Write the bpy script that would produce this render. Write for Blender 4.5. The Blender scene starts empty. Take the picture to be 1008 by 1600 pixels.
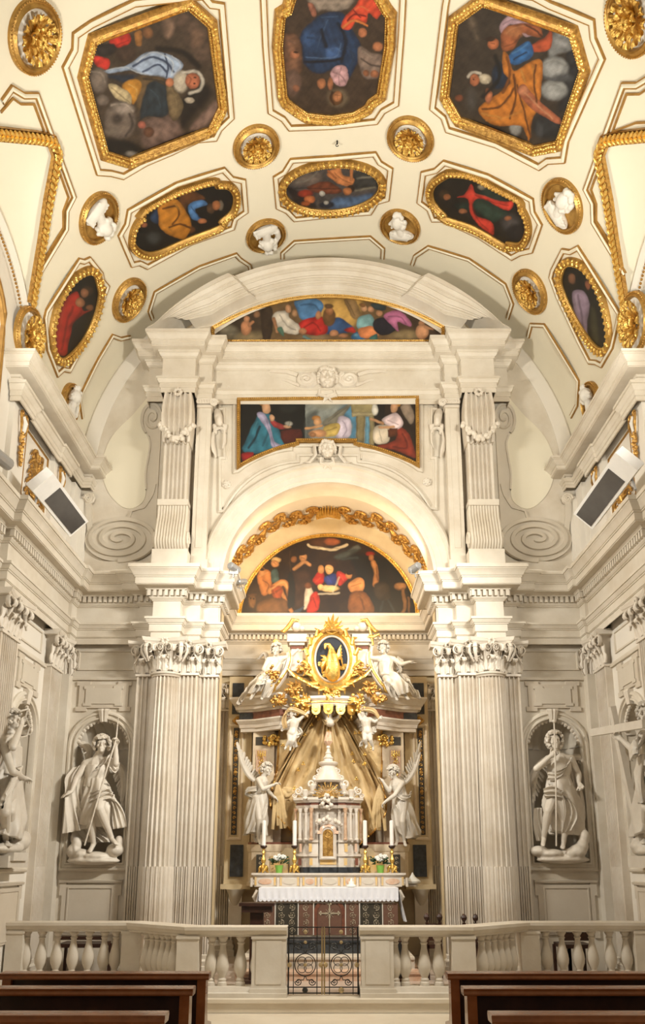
import bpy, math, random
import numpy as np
from mathutils import Vector, Matrix
from mathutils.geometry import tessellate_polygon
R = math.radians; pi = math.pi
SC = bpy.context.scene; COL = SC.collection
random.seed(4); rng = np.random.default_rng(4)

# ---------------------------------------------------------------- camera
FPX, CYP, CXP, HOR, H = 1230.0, 1050.0, 513.0, 1345.0, 1.7     # focal length, principal point, horizon (px of 1008x1600), eye height
PIT = math.atan((HOR - CYP) / FPX); CC, SS = math.cos(PIT), math.sin(PIT)
cam = bpy.data.cameras.new('camera'); camo = bpy.data.objects.new('camera', cam); COL.objects.link(camo)
camo.location = (0, 0, H); camo.rotation_euler = (pi / 2 + PIT, 0, 0)
cam.sensor_fit = 'VERTICAL'; cam.sensor_height = 36; cam.lens = FPX / 1600 * 36
cam.shift_y = (CYP - 800) / 1600; cam.shift_x = -(CXP - 504) / 1600
cam.clip_start = .05; cam.clip_end = 200
SC.camera = camo

# ---------------------------------------------------------------- world, lights, exposure
wd = bpy.data.worlds.new('world'); SC.world = wd; wd.use_nodes = True
wd.node_tree.nodes['Background'].inputs[0].default_value = (1.0, .84, .66, 1)
wd.node_tree.nodes['Background'].inputs[1].default_value = .20
SC.view_settings.view_transform = 'Standard'; SC.view_settings.look = 'None'
SC.view_settings.gamma = 1; SC.view_settings.use_curve_mapping = False
SC.view_settings.exposure = -0.56
def area(name, loc, target, sx, sy, power, col, spread=180):
    l = bpy.data.lights.new(name, 'AREA'); l.shape = 'RECTANGLE'; l.size = sx; l.size_y = sy; l.energy = power; l.color = col
    l.spread = R(spread)
    o = bpy.data.objects.new(name, l); COL.objects.link(o); o.location = loc
    o.rotation_euler = (Vector(target) - Vector(loc)).to_track_quat('-Z', 'Y').to_euler(); return o
def spot(name, loc, target, power, col, angle=60, blend=.6, rad=.05):
    l = bpy.data.lights.new(name, 'SPOT'); l.energy = power; l.color = col; l.spot_size = R(angle); l.spot_blend = blend; l.shadow_soft_size = rad
    o = bpy.data.objects.new(name, l); COL.objects.link(o); o.location = loc
    o.rotation_euler = (Vector(target) - Vector(loc)).to_track_quat('-Z', 'Y').to_euler(); return o
WARM = (1.0, .95, .83); NEUT = (1.0, .965, .885); AMB = (1.0, .74, .43); ALT = (1.0, .84, .60)
area('nave_fill', (0, -2.5, 5.5), (0, 12, 5.0), 6.5, 5.0, 84, NEUT)  # added soft fill behind the camera, standing in for unseen nave windows
area('right_flood', (3.3, 7.6, 6.45), (-2.8, 11.9, 2.6), .9, .3, 265, NEUT, 96)
area('left_flood', (-3.3, 7.8, 6.45), (2.8, 11.9, 2.8), .9, .3, 175, NEUT, 96)
area('right_uplight', (3.1, 6.3, 6.7), (-1.8, 10.4, 11.0), .9, .3, 300, WARM, 150)
area('left_uplight', (-3.1, 6.5, 6.7), (1.8, 10.4, 11.0), .9, .3, 280, WARM, 150)
spot('lunette_lamp_left', (-1.45, 11.75, 6.42), (.3, 14.0, 7.0), 300, AMB, 130, .8)
spot('lunette_lamp_right', (1.45, 11.75, 6.42), (-.3, 14.0, 7.3), 240, AMB, 130, .8)
spot('altar_lamp_left', (-1.45, 12.2, 5.6), (.9, 13.5, 2.0), 95, ALT, 95, .7)
spot('altar_lamp_right', (1.45, 12.2, 5.6), (-.9, 13.5, 2.0), 85, ALT, 95, .7)

# ---------------------------------------------------------------- photograph pixels -> points on real surfaces
W, D, RV, ZC = 4.12, 11.9, 4.15, 7.85           # half width of the room, end wall, vault radius and axis height
def ray(px, py):
    a = (px - CXP) / FPX; b = (CYP - py) / FPX
    return (a, CC - b * SS, SS + b * CC)
def at(px, py, Y):
    r = ray(px, py); k = Y / r[1]; return (r[0] * k, Y, r[2] * k + H)
def atX(px, py, X):
    r = ray(px, py); k = X / r[0]; return (X, r[1] * k, r[2] * k + H)
def atZ(px, py, Z):
    r = ray(px, py); k = (Z - H) / r[2]; return (r[0] * k, r[1] * k, Z)
def pv(px, py):                                  # -> (arc length across the vault, Y)
    r = ray(px, py); A = r[0] ** 2 + r[2] ** 2; B = 2 * r[2] * (H - ZC); C = (H - ZC) ** 2 - RV * RV
    t = (-B + math.sqrt(B * B - 4 * A * C)) / (2 * A)
    return (math.atan2(r[0] * t, r[2] * t + H - ZC) * RV, r[1] * t)
def MV(u, v, w):                                 # vault frame
    a = u / RV; r = RV - w; return (r * math.sin(a), v, ZC + r * math.cos(a))
def ME(Y0=D): return lambda u, v, w: (u, Y0 - w, v)               # a wall facing the nave
def MS(sx, A=W): return lambda u, v, w: (sx * (A - w), u, v)      # a side wall
def MP(sx): return lambda u, v, w: (sx * u, v, w)                 # plan path, w = height

# ---------------------------------------------------------------- materials
def mat(name, col, rough=.6, metal=0, var=.08, scale=6, bump=.0, col2=None, bscale=60, coat=0, emit=0):
    m = bpy.data.materials.new(name); m.use_nodes = True; nt = m.node_tree; b = nt.nodes['Principled BSDF']
    b.inputs['Roughness'].default_value = rough; b.inputs['Metallic'].default_value = metal
    tc = nt.nodes.new('ShaderNodeTexCoord'); n = nt.nodes.new('ShaderNodeTexNoise'); n.inputs['Scale'].default_value = scale
    n.inputs['Detail'].default_value = 6; n.inputs['Roughness'].default_value = .62
    nt.links.new(tc.outputs['Object'], n.inputs['Vector'])
    cr = nt.nodes.new('ShaderNodeValToRGB'); cr.color_ramp.elements[0].position = .32; cr.color_ramp.elements[1].position = .68
    c2 = col2 or tuple(max(0, c * (1 - var * 2)) for c in col)
    cr.color_ramp.elements[0].color = (*c2, 1); cr.color_ramp.elements[1].color = (*col, 1)
    nt.links.new(n.outputs['Fac'], cr.inputs['Fac']); nt.links.new(cr.outputs['Color'], b.inputs['Base Color'])
    if bump:
        n2 = nt.nodes.new('ShaderNodeTexNoise'); n2.inputs['Scale'].default_value = bscale; n2.inputs['Detail'].default_value = 4
        nt.links.new(tc.outputs['Object'], n2.inputs['Vector'])
        bp = nt.nodes.new('ShaderNodeBump'); bp.inputs['Strength'].default_value = bump; bp.inputs['Distance'].default_value = .02
        nt.links.new(n2.outputs['Fac'], bp.inputs['Height']); nt.links.new(bp.outputs['Normal'], b.inputs['Normal'])
    if coat: b.inputs['Coat Weight'].default_value = coat
    if emit:
        b.inputs['Emission Color'].default_value = (*col, 1); b.inputs['Emission Strength'].default_value = emit
    return m
M = dict(
    plaster=mat('cream_plaster', (.74, .69, .555), .85, 0, .03, .9, .05, (.71, .655, .52), 25),
    white=mat('white_plaster', (.72, .675, .60), .8, 0, .03, .9, .05, (.69, .64, .56), 25),
    stone=mat('pale_stone', (.67, .615, .525), .6, 0, .06, 1.7, .06, (.55, .48, .38), 40),
    stone2=mat('veined_stone', (.66, .60, .505), .6, 0, .06, 1.4, .06, (.58, .515, .42), 40),
    flute=mat('fluted_stone', (.67, .615, .535), .6, 0, .06, 1.6, .04, (.52, .44, .34), 50),
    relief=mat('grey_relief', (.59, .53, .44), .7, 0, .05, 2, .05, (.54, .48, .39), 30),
    panel=mat('panel_stone', (.58, .515, .42), .65, 0, .05, 1.6, .05, (.52, .45, .36), 30),
    marble=mat('statue_marble', (.60, .555, .485), .45, 0, .04, 4, .02, (.52, .465, .39), 60),
    statue=mat('statue_stone', (.68, .62, .53), .5, 0, .05, 4, .03, (.60, .53, .44), 60),
    stucco=mat('white_stucco', (.72, .69, .63), .7, 0, .03, 8, .05),
    gold=mat('gilding', (.86, .56, .15), .34, .85, .1, 14, .35, (.50, .28, .06), 45),
    goldb=mat('bright_gilding', (.95, .66, .20), .28, .8, .1, 18, .3, (.66, .40, .09), 60),
    golddk=mat('old_gilding', (.55, .33, .09), .42, .7, .1, 10, .2, (.34, .19, .05), 40),
    goldline=mat('gilt_line', (.46, .26, .07), .5, .55, .1, 12, 0, (.32, .17, .045)),
    goldr=mat('worn_gilding', (.70, .42, .12), .4, .75, .1, 20, .3, (.30, .15, .04), 60),
    wood=mat('pew_wood', (.36, .125, .042), .26, 0, .15, 7, .05, (.24, .075, .024), 30, .3),
    wooddk=mat('dark_wood', (.050, .018, .009), .38, 0, .2, 7, .05, (.02, .008, .005), 30),
    iron=mat('wrought_iron', (.035, .033, .03), .45, .6, .1, 20),
    brass=mat('brass', (.52, .40, .22), .35, .8, .1, 20),
    cloth=mat('white_linen', (.80, .80, .84), .9, 0, .03, 8, .1, None, 200),
    black=mat('black_marble', (.016, .018, .022), .35, 0, .3, 14, .02, (.05, .055, .06), 40, .2),
    red=mat('red_marble', (.22, .075, .04), .4, 0, .2, 16, .02, (.12, .04, .025), 40, .2),
    giallo=mat('yellow_marble', (.72, .44, .13), .4, 0, .1, 9, .02, (.62, .48, .28), 40, .2),
    pinkm=mat('pink_marble', (.56, .32, .20), .4, 0, .1, 10, .02, (.66, .50, .37), 40, .2),
    brownm=mat('brown_marble', (.42, .22, .12), .35, 0, .1, 14, .02, (.62, .46, .32), 40, .2),
    altar=mat('altar_marble', (.72, .61, .44), .4, 0, .1, 8, .02, (.60, .47, .33), 40, .2),
    altarw=mat('white_marble', (.68, .63, .56), .35, 0, .06, 9, .02, (.60, .52, .43), 40, .2),
    retable=mat('retable_stone', (.66, .54, .34), .5, 0, .08, 3, .04, (.56, .44, .27), 40),
    drape=mat('ochre_stone_drapery', (.60, .44, .22), .6, 0, .1, 5, .05, (.46, .32, .155), 40),
    inlaydk=mat('dark_inlay', (.06, .05, .035), .4, 0, .2, 10),
    inlaylt=mat('scroll_inlay', (.46, .38, .26), .45, 0, .1, 12),
    inlaypk=mat('rose_inlay', (.17, .085, .055), .45, 0, .1, 12),
    navy=mat('dark_blue_ground', (.012, .018, .032), .5, 0, .2, 12),
    floor=mat('floor_stone', (.74, .66, .53), .45, 0, .08, 2, .03, (.66, .57, .44), 30),
    floorp=mat('chancel_floor', (.55, .46, .38), .3, 0, .1, 3, .02, (.45, .35, .28), 30),
    metal=mat('lamp_metal', (.42, .42, .42), .4, .6, .05, 10),
    housing=mat('lamp_housing', (.90, .89, .87), .5, 0, .03, 10),
    lampglass=mat('lamp_glass', (.07, .065, .065), .2, 0, .1, 5),
    candle=mat('candle_wax', (.85, .82, .78), .5, 0, .02, 8),
    leaf=mat('plant_leaf', (.02, .06, .015), .5, 0, .2, 20),
    petal=mat('white_petal', (.85, .85, .80), .7, 0, .03, 20),
    pot=mat('green_pot', (.22, .48, .08), .4, 0, .05, 10),
    win=mat('window_daylight', (1.0, .98, .95), .5, 0, 0, 1, 0, None, 60, 0, 2.2),
    black2=mat('dark_niche_cloth', (.012, .011, .010), .8, 0, .1, 10),
)
mp = bpy.data.materials.new('oil_painting'); mp.use_nodes = True
_nt = mp.node_tree; _b = _nt.nodes['Principled BSDF']; _b.inputs['Roughness'].default_value = .5
_ca = _nt.nodes.new('ShaderNodeVertexColor'); _ca.layer_name = 'paint'
_n = _nt.nodes.new('ShaderNodeTexNoise'); _n.inputs['Scale'].default_value = 38; _n.inputs['Detail'].default_value = 5
_tc = _nt.nodes.new('ShaderNodeTexCoord'); _nt.links.new(_tc.outputs['Object'], _n.inputs['Vector'])
_mx = _nt.nodes.new('ShaderNodeMix'); _mx.data_type = 'RGBA'; _mx.blend_type = 'MULTIPLY'; _mx.inputs[0].default_value = .0
_nt.links.new(_ca.outputs['Color'], _mx.inputs[6]); _nt.links.new(_n.outputs['Fac'], _mx.inputs[7])
_nt.links.new(_mx.outputs[2], _b.inputs['Base Color'])
_bp = _nt.nodes.new('ShaderNodeBump'); _bp.inputs['Strength'].default_value = .12; _nt.links.new(_n.outputs['Fac'], _bp.inputs['Height']); _nt.links.new(_bp.outputs['Normal'], _b.inputs['Normal'])
M['paint'] = mp

# ---------------------------------------------------------------- mesh builder
ORG = {}
def org(o): return ORG.get(o.name, Vector((0, 0, 0)))
class MB:
    def __init__(s): s.v = []; s.f = []
    def add(s, vs, fs):
        n = len(s.v); s.v.extend(tuple(p) for p in vs); s.f.extend(tuple(i + n for i in f) for f in fs); return s
    def merge(s, o): return s.add(o.v, o.f)
    def box(s, x0, x1, y0, y1, z0, z1, T=None):
        vs = [(x, y, z) for x in (x0, x1) for y in (y0, y1) for z in (z0, z1)]
        if T: vs = [T(*p) for p in vs]
        return s.add(vs, [(0, 1, 3, 2), (4, 6, 7, 5), (0, 4, 5, 1), (2, 3, 7, 6), (0, 2, 6, 4), (1, 5, 7, 3)])
    def rings(s, rs, closed=True, cap=True, loop=False):        # list of equally long point rings
        n = len(rs[0]); m = len(rs); vs = [p for r_ in rs for p in r_]; fs = []
        for i in range(m if loop else m - 1):
            j2 = (i + 1) % m
            for j in range(n if closed else n - 1):
                k = (j + 1) % n; fs.append((i * n + j, i * n + k, j2 * n + k, j2 * n + j))
        if cap and closed and not loop: fs.append(tuple(range(n - 1, -1, -1))); fs.append(tuple((m - 1) * n + j for j in range(n)))
        return s.add(vs, fs)
    def lathe(s, prof, c=(0, 0, 0), n=16, cap=True):
        return s.rings([[(c[0] + r_ * math.cos(2 * pi * j / n), c[1] + r_ * math.sin(2 * pi * j / n), c[2] + z) for j in range(n)] for r_, z in prof], cap=cap)
    def tube(s, pts, rad, n=6, flat=1.0, cap=True):
        pts = [Vector(p) for p in pts]; m = len(pts); rs = []
        if not hasattr(rad, '__len__'): rad = [rad] * m
        t0 = (pts[1] - pts[0]).normalized(); a = t0.orthogonal().normalized()
        for i, p in enumerate(pts):
            t = (pts[min(i + 1, m - 1)] - pts[max(i - 1, 0)])
            if t.length < 1e-9: t = t0
            t = t.normalized(); a = (a - t * a.dot(t))
            a = a.normalized() if a.length > 1e-6 else t.orthogonal().normalized()
            b = t.cross(a); rs.append([tuple(p + (a * math.cos(2 * pi * j / n) + b * math.sin(2 * pi * j / n) * flat) * rad[i]) for j in range(n)])
        return s.rings(rs, cap=cap)
    def caps(s, p, q, r0, r1, n=10):                             # tapered capsule
        p, q = Vector(p), Vector(q); d = q - p
        if d.length < 1e-6: d = Vector((0, 0, 1e-4)); q = p + d
        d = d.normalized(); pts = []; rad = []
        for a in (-80, -50, -20): pts.append(p + d * r0 * math.sin(R(a))); rad.append(r0 * math.cos(R(a)))
        pts.append(p); rad.append(r0); pts.append(q); rad.append(r1)
        for a in (20, 50, 80): pts.append(q + d * r1 * math.sin(R(a))); rad.append(r1 * math.cos(R(a)))
        a = d.orthogonal().normalized(); b = d.cross(a)
        return s.rings([[tuple(c + (a * math.cos(2 * pi * j / n) + b * math.sin(2 * pi * j / n)) * rr) for j in range(n)] for c, rr in zip(pts, rad)])
    def chain(s, pts, rad, n=10):
        for i in range(len(pts) - 1): s.caps(pts[i], pts[i + 1], rad[i], rad[i + 1], n)
        return s
    def ell(s, c, r_, n=12, m=8, rot=None):
        rs = []; c = Vector(c)
        for i in range(m + 1):
            a = -pi / 2 + pi * i / m; a = max(min(a, pi / 2 - .12), -pi / 2 + .12); ring = []
            for j in range(n):
                p = Vector((r_[0] * math.cos(a) * math.cos(2 * pi * j / n), r_[1] * math.cos(a) * math.sin(2 * pi * j / n), r_[2] * math.sin(a)))
                if rot is not None: p = rot @ p
                ring.append(tuple(c + p))
            rs.append(ring)
        return s.rings(rs)
    def mould(s, path, prof, T, closed=False, pclosed=False):    # sweep profile (o = offset to the path's left, w) along a 2-D path with mitres
        P = [Vector(p[:2]) for p in path]; n = len(P); rs = []
        for i in range(n):
            a = P[(i - 1) % n] if (closed or i > 0) else None; c = P[(i + 1) % n] if (closed or i < n - 1) else None
            d1 = (P[i] - a).normalized() if a is not None else None; d2 = (c - P[i]).normalized() if c is not None else None
            if d1 is None: d1 = d2
            if d2 is None: d2 = d1
            n1 = Vector((-d1.y, d1.x)); n2 = Vector((-d2.y, d2.x)); k = max(.3, 1 + n1.dot(n2)); mm = (n1 + n2) / k
            rs.append([T(P[i].x + mm.x * o, P[i].y + mm.y * o, w) for o, w in prof])
        return s.rings(rs, closed=pclosed, cap=pclosed, loop=closed)
    def plate(s, loops, T, w0, w1, back=False):                  # extruded polygon with holes
        tri = tessellate_polygon([[Vector((p[0], p[1], 0)) for p in l] for l in loops]); fl = [p for l in loops for p in l]
        s.add([T(p[0], p[1], w1) for p in fl], tri)
        if back: s.add([T(p[0], p[1], w0) for p in fl], [t[::-1] for t in tri])
        for l in loops:
            n = len(l); s.add([T(p[0], p[1], w0) for p in l] + [T(p[0], p[1], w1) for p in l], [(i, (i + 1) % n, n + (i + 1) % n, n + i) for i in range(n)])
        return s
    def grid(s, fn, nu, nv, wu=False):
        s.rings([[fn(i / (nu - 1), j / (nv - 1)) for i in range(nu)] for j in range(nv)], closed=wu, cap=False); return s
    def mirror(s): s.v = [(-x, y, z) for x, y, z in s.v]; s.f = [f[::-1] for f in s.f]; return s
    def mesh(s, name, m, off=(0, 0, 0), sharp=24):
        me = bpy.data.meshes.new(name); ox, oy, oz = off
        me.from_pydata([(x - ox, y - oy, z - oz) for x, y, z in s.v], [], s.f); me.validate(); 
        if m: me.materials.append(M[m] if isinstance(m, str) else m)
        me.shade_smooth()
        if sharp: me.set_sharp_from_angle(angle=R(sharp))
        return me
    def obj(s, name, m, parent=None, label=None, cat=None, group=None, kind=None, o=None, sharp=24):
        off = Vector(o) if o is not None else (org(parent) if parent else Vector((0, 0, 0)))
        ob = bpy.data.objects.new(name, s.mesh(name, m, off, sharp)); return put(ob, parent, label, cat, group, kind, off)
def put(ob, parent=None, label=None, cat=None, group=None, kind=None, off=Vector((0, 0, 0))):
    COL.objects.link(ob); ORG[ob.name] = Vector(off)
    if parent: ob.parent = parent; ob.location = Vector(off) - org(parent)
    else: ob.location = off
    if label: ob['label'] = label
    if cat: ob['category'] = cat
    if group: ob['group'] = group
    if kind: ob['kind'] = kind
    return ob
def thing(name, label, cat, loc=(0, 0, 0), group=None):
    return put(bpy.data.objects.new(name, None), None, label, cat, group, None, Vector(loc))
def inst(me, name, parent, loc, rot=None, scale=None):           # a piece that shares mesh data; loc in world units
    ob = bpy.data.objects.new(name, me); COL.objects.link(ob); ob.parent = parent; ORG[ob.name] = Vector(loc)
    Mx = Matrix.Translation(Vector(loc) - org(parent))
    if rot is not None: Mx = Mx @ rot.to_4x4()
    if scale is not None: Mx = Mx @ Matrix.Diagonal((*scale, 1))
    ob.matrix_local = Mx; return ob
def copy_tree(o, dx, label=None, parent=None):
    c = o.copy(); COL.objects.link(c); ORG[c.name] = org(o) + Vector(dx)
    if parent is None: c.location = o.location + Vector(dx)
    else: c.parent = parent
    if label: c['label'] = label
    for ch in list(o.children): copy_tree(ch, dx, None, c)
    return c
def struct(mb, name, m, parent=None, **k): return mb.obj(name, m, parent, kind='structure', **k)
_tn = [0]
def trim(mb, m, **k):
    _tn[0] += 1; return struct(mb, 'trim_%d' % _tn[0], m, **k)
def arc(cx, cz, r_, a0, a1, n): return [(cx + r_ * math.cos(R(a0 + (a1 - a0) * i / n)), cz + r_ * math.sin(R(a0 + (a1 - a0) * i / n))) for i in range(n + 1)]
def crom(pts, closed=True, k=6):                                 # Catmull-Rom through the points
    n = len(pts); out = []; P = [np.array(p, float) for p in pts]
    rngi = range(n) if closed else range(n - 1)
    for i in rngi:
        if closed: a, b, c, d = P[i - 1], P[i], P[(i + 1) % n], P[(i + 2) % n]
        else: a, b, c, d = P[max(i - 1, 0)], P[i], P[i + 1], P[min(i + 2, n - 1)]
        for j in range(k):
            t = j / k; out.append(tuple(.5 * ((2 * b) + (c - a) * t + (2 * a - 5 * b + 4 * c - d) * t * t + (3 * b - 3 * c + d - a) * t ** 3)))
    if not closed: out.append(tuple(P[-1]))
    return out
_tmp = [0]
def remesh(mb, voxel, it=3, name='figure', dec=0):
    me = bpy.data.meshes.new('t'); me.from_pydata(mb.v, [], mb.f); ob = bpy.data.objects.new('t', me); COL.objects.link(ob)
    r_ = ob.modifiers.new('r', 'REMESH'); r_.mode = 'VOXEL'; r_.voxel_size = voxel
    if it: sm = ob.modifiers.new('s', 'SMOOTH'); sm.factor = .5; sm.iterations = it
    if dec: dm = ob.modifiers.new('d', 'DECIMATE'); dm.ratio = dec
    dg = bpy.context.evaluated_depsgraph_get(); out = bpy.data.meshes.new_from_object(ob.evaluated_get(dg))
    bpy.data.objects.remove(ob); bpy.data.meshes.remove(me); out.name = name
    res = MB(); n = len(out.vertices); co = np.empty(n * 3); out.vertices.foreach_get('co', co)
    res.v = [tuple(p) for p in co.reshape(-1, 3)]; res.f = [tuple(p.vertices) for p in out.polygons]
    bpy.data.meshes.remove(out); return res
# ================================================================ STRUCTURE
def side(sx): return 'left' if sx < 0 else 'right'
# floor of the nave, the step and the chancel floor
m = MB(); m.box(-4.3, 4.3, -3, 9.78, -.2, 0); floor = struct(m, 'floor', 'floor')
m = MB(); m.box(-4.2, 4.2, 9.72, 14.1, -.1, .15); struct(m, 'chancel_floor', 'floorp')
m = MB(); m.box(-4.15, 4.15, 9.68, 10.02, .005, .148); m.box(-4.15, 4.15, 9.655, 10.03, .112, .152); trim(m, 'floor')

# outlines shared by the walls
NH, NZ0, NZS = .41, 1.67, 3.40                    # niche half width, sill, springing
def nich_loop(uc, g=0): return [(uc - NH - g, NZ0 - g), (uc + NH + g, NZ0 - g)] + arc(uc, NZS, NH + g, 0, 180, 20)
ARCR, ARCZ, RECR, RECZ, RECY = 1.68, 6.03, 2.0, 6.08, 14.0
# end wall with the arch and two niches
outer = [(-W, 0), (-1.70, 0), (-1.70, 6.03)] + arc(0, ARCZ, ARCR, 180, 0, 40) + [(1.70, 6.03), (1.70, 0), (W, 0), (W, ZC)] + arc(0, ZC, RV, 0, 180, 60)[1:-1] + [(-W, ZC)]
m = MB(); m.plate([outer, nich_loop(-3.43), nich_loop(3.43)], ME(), -.06, 0); wall_end = struct(m, 'wall_end', 'stone')
# recess behind the arch: cheeks, back, barrel
m = MB()
for s in (-1, 1):
    m.box(min(s * 1.70, s * 2.3), max(s * 1.70, s * 2.3), 11.9, 12.27, 0, 6.03)
    m.box(min(s * RECR, s * 2.3), max(s * RECR, s * 2.3), 12.27, 14.1, 0, RECZ)
m.box(-2.2, 2.2, RECY, RECY + .1, 0, RECZ)
m.plate([[(-RECR - .1, RECZ)] + arc(0, RECZ, RECR + .1, 180, 0, 40)], ME(RECY), -.1, 0)
struct(m, 'wall_recess', 'retable')
m = MB(); m.rings([[(x, y, z) for x, z in arc(0, ARCZ, ARCR, 180, 0, 60)] for y in (11.78, 12.27)], closed=False, cap=False)
m.plate([arc(0, ARCZ, ARCR, 180, 0, 60) + arc(0, ARCZ, 2.35, 0, 180, 40)], lambda u, v, w: (u, 12.27 + w, v), 0, .001)
struct(m, 'trim_90', 'stone')
m = MB(); m.rings([[(x, y, z) for x, z in arc(0, RECZ, RECR, 180, 0, 60)] for y in (12.27, 14.0)], closed=False, cap=False)
ceiling2 = struct(m, 'ceiling_recess', 'white')

# side walls with niche, window and the lunette over the window
WY = 7.92; WARC = arc(WY, 7.80, 1.62, 43.0, 137.0, 20)
for sx in (-1, 1):
    T = MS(sx)
    lo = [(-3, 0), (D + .05, 0), (D + .05, 7.9), (WARC[0][0], 7.9)] + WARC + [(WARC[-1][0], 7.9), (-3, 7.9)]
    wl = [(WY - .68, 6.55), (WY + .68, 6.55), (WY + .68, 8.25)] + arc(WY, 8.0, .725, 20, 160, 12) + [(WY - .68, 8.25)]
    m = MB(); m.plate([lo, nich_loop(10.47), wl], T, -.25, 0)
    wl_o = struct(m, 'wall_' + side(sx), 'white')
    if sx < 0: wall_left = wl_o
    else: wall_right = wl_o
    m = MB(); m.plate([wl], T, -.24, -.22); w_ = struct(m, 'window_%d' % (1 if sx < 0 else 2), 'win')
    mb_ = MB()
    for yy in (7.7, 8.15): mb_.box(yy - .02, yy + .02, 6.55, 8.66, -.22, -.18, lambda a, b, c: T(a, b, c))
    for zz in (7.1, 7.7, 8.3): mb_.box(WY - .66, WY + .66, zz - .02, zz + .02, -.22, -.19, lambda a, b, c: T(a, b, c))
    mb_.obj('window_bars', 'metal', w_)

# barrel vault, cut for the two lunettes
_h = [(1.60, 9.11), (1.30, 9.10), (1.22, 8.93), (1.13, 8.68), (1.05, 8.38), (1.0, 8.20), (.955, 8.02)]
HOLE = _h + [(u, 2 * WY - y) for u, y in _h[::-1]]
def inpoly(x, y, P):
    c = False; n = len(P)
    for i in range(n):
        x1, y1 = P[i]; x2, y2 = P[i - 1]
        if (y1 > y) != (y2 > y) and x < (x2 - x1) * (y - y1) / (y2 - y1) + x1: c = not c
    return c
NU, NVV = 210, 230; us = np.linspace(-pi / 2, pi / 2, NU); ys = np.linspace(-3, D, NVV)
m = MB(); m.v = [MV(u * RV, y, 0) for y in ys for u in us]
for j in range(NVV - 1):
    for i in range(NU - 1):
        uc, yc = abs(us[i] + us[i + 1]) / 2, (ys[j] + ys[j + 1]) / 2
        if uc > .9 and 6.5 < yc < 9.3 and inpoly(uc, yc, HOLE): continue
        m.f.append((j * NU + i, j * NU + i + 1, (j + 1) * NU + i + 1, (j + 1) * NU + i))
ceiling = struct(m, 'ceiling', 'plaster')
for sx in (-1, 1):                                # penetrations
    a = [(u * RV, y) for u, y in HOLE[1:-1]]; n = len(WARC)
    def along(P, t):
        L = [0]
        for p, q in zip(P, P[1:]): L.append(L[-1] + math.hypot(q[0] - p[0], q[1] - p[1]))
        d = t * L[-1]
        for i in range(len(P) - 1):
            if d <= L[i + 1] + 1e-9:
                k = (d - L[i]) / (L[i + 1] - L[i]); return (P[i][0] + (P[i + 1][0] - P[i][0]) * k, P[i][1] + (P[i + 1][1] - P[i][1]) * k)
        return P[-1]
    m = MB()
    def fn(i, j):
        u, y = along(a, i); p = Vector(MV(u, y, -.01)); yy, zz = along(WARC, i); q = Vector((W, yy, zz)); r_ = p.lerp(q, j); r_.z += .10 * math.sin(pi * j) * math.sin(pi * i)
        return (sx * r_.x, r_.y, r_.z)
    m.grid(fn, 41, 9); m.obj('ceiling_lunette', 'plaster', ceiling)
    # gilded leaf border along the groin, and the plain gilt line inside it
    g = [(sx * u * RV, y) for u, y in HOLE[1:-1]]
    m = MB(); m.mould(g, [(-.075, 0), (-.07, .05), (-.05, .03), (0, .055), (.05, .03), (.07, .05), (.075, 0)], MV); gb = m.obj('groin_border', 'goldr', ceiling)
    m = MB()
    P_ = [along(g, i / 50) for i in range(51)]
    for (u, v), (u2, v2) in zip(P_, P_[1:]):
        d = Vector((u2 - u, v2 - v)).normalized(); c = Vector(MV(u, v, .06)); t = (Vector(MV(u2, v2, .06)) - c).normalized(); nn = (c - Vector((0, c.y, ZC))).normalized(); b = t.cross(nn)
        for s in (-1, 1): m.ell(c + b * .028 * s, (.05, .03, .03), 6, 4, Matrix((t + b * .5 * s, b, nn)).transposed())
    m.obj('gilded_leaves', 'goldb', gb, kind='stuff')

# ---------------------------------------------------------------- entablatures
ENT = [(0, 4.97), (.012, 4.97), (.012, 5.065), (.026, 5.07), (.026, 5.078), (.036, 5.08), (.036, 5.185), (.05, 5.19), (.05, 5.205), (.062, 5.21), (.085, 5.255), (.085, 5.262), (.10, 5.264), (.10, 5.298), (0, 5.302), (0, 5.565), (.018, 5.57), (.018, 5.582), (.03, 5.585), (.055, 5.612), (.055, 5.62), (.05, 5.625), (.05, 5.722), (.10, 5.724), (.10, 5.735), (.125, 5.752), (.135, 5.76), (.225, 5.762), (.225, 5.772), (.235, 5.775),
       (.235, 5.872), (.248, 5.875), (.248, 5.892), (.26, 5.896), (.275, 5.93), (.30, 5.975), (.315, 5.99), (.315, 6.002), (.33, 6.004), (.33, 6.06), (-.1, 6.085)]
PATH = [(4.10, -3), (4.10, 9.2), (4.00, 9.2), (4.00, 11.55), (3.95, 11.55), (3.95, 11.80), (2.95, 11.80), (2.95, 11.74), (2.68, 11.74), (2.68, 11.47), (2.26, 11.47), (2.26, 11.66), (1.99, 11.66), (1.99, 11.78), (1.72, 11.78), (1.72, 12.27), (1.98, 12.27), (1.98, 13.93), (0, 13.93)]
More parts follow.
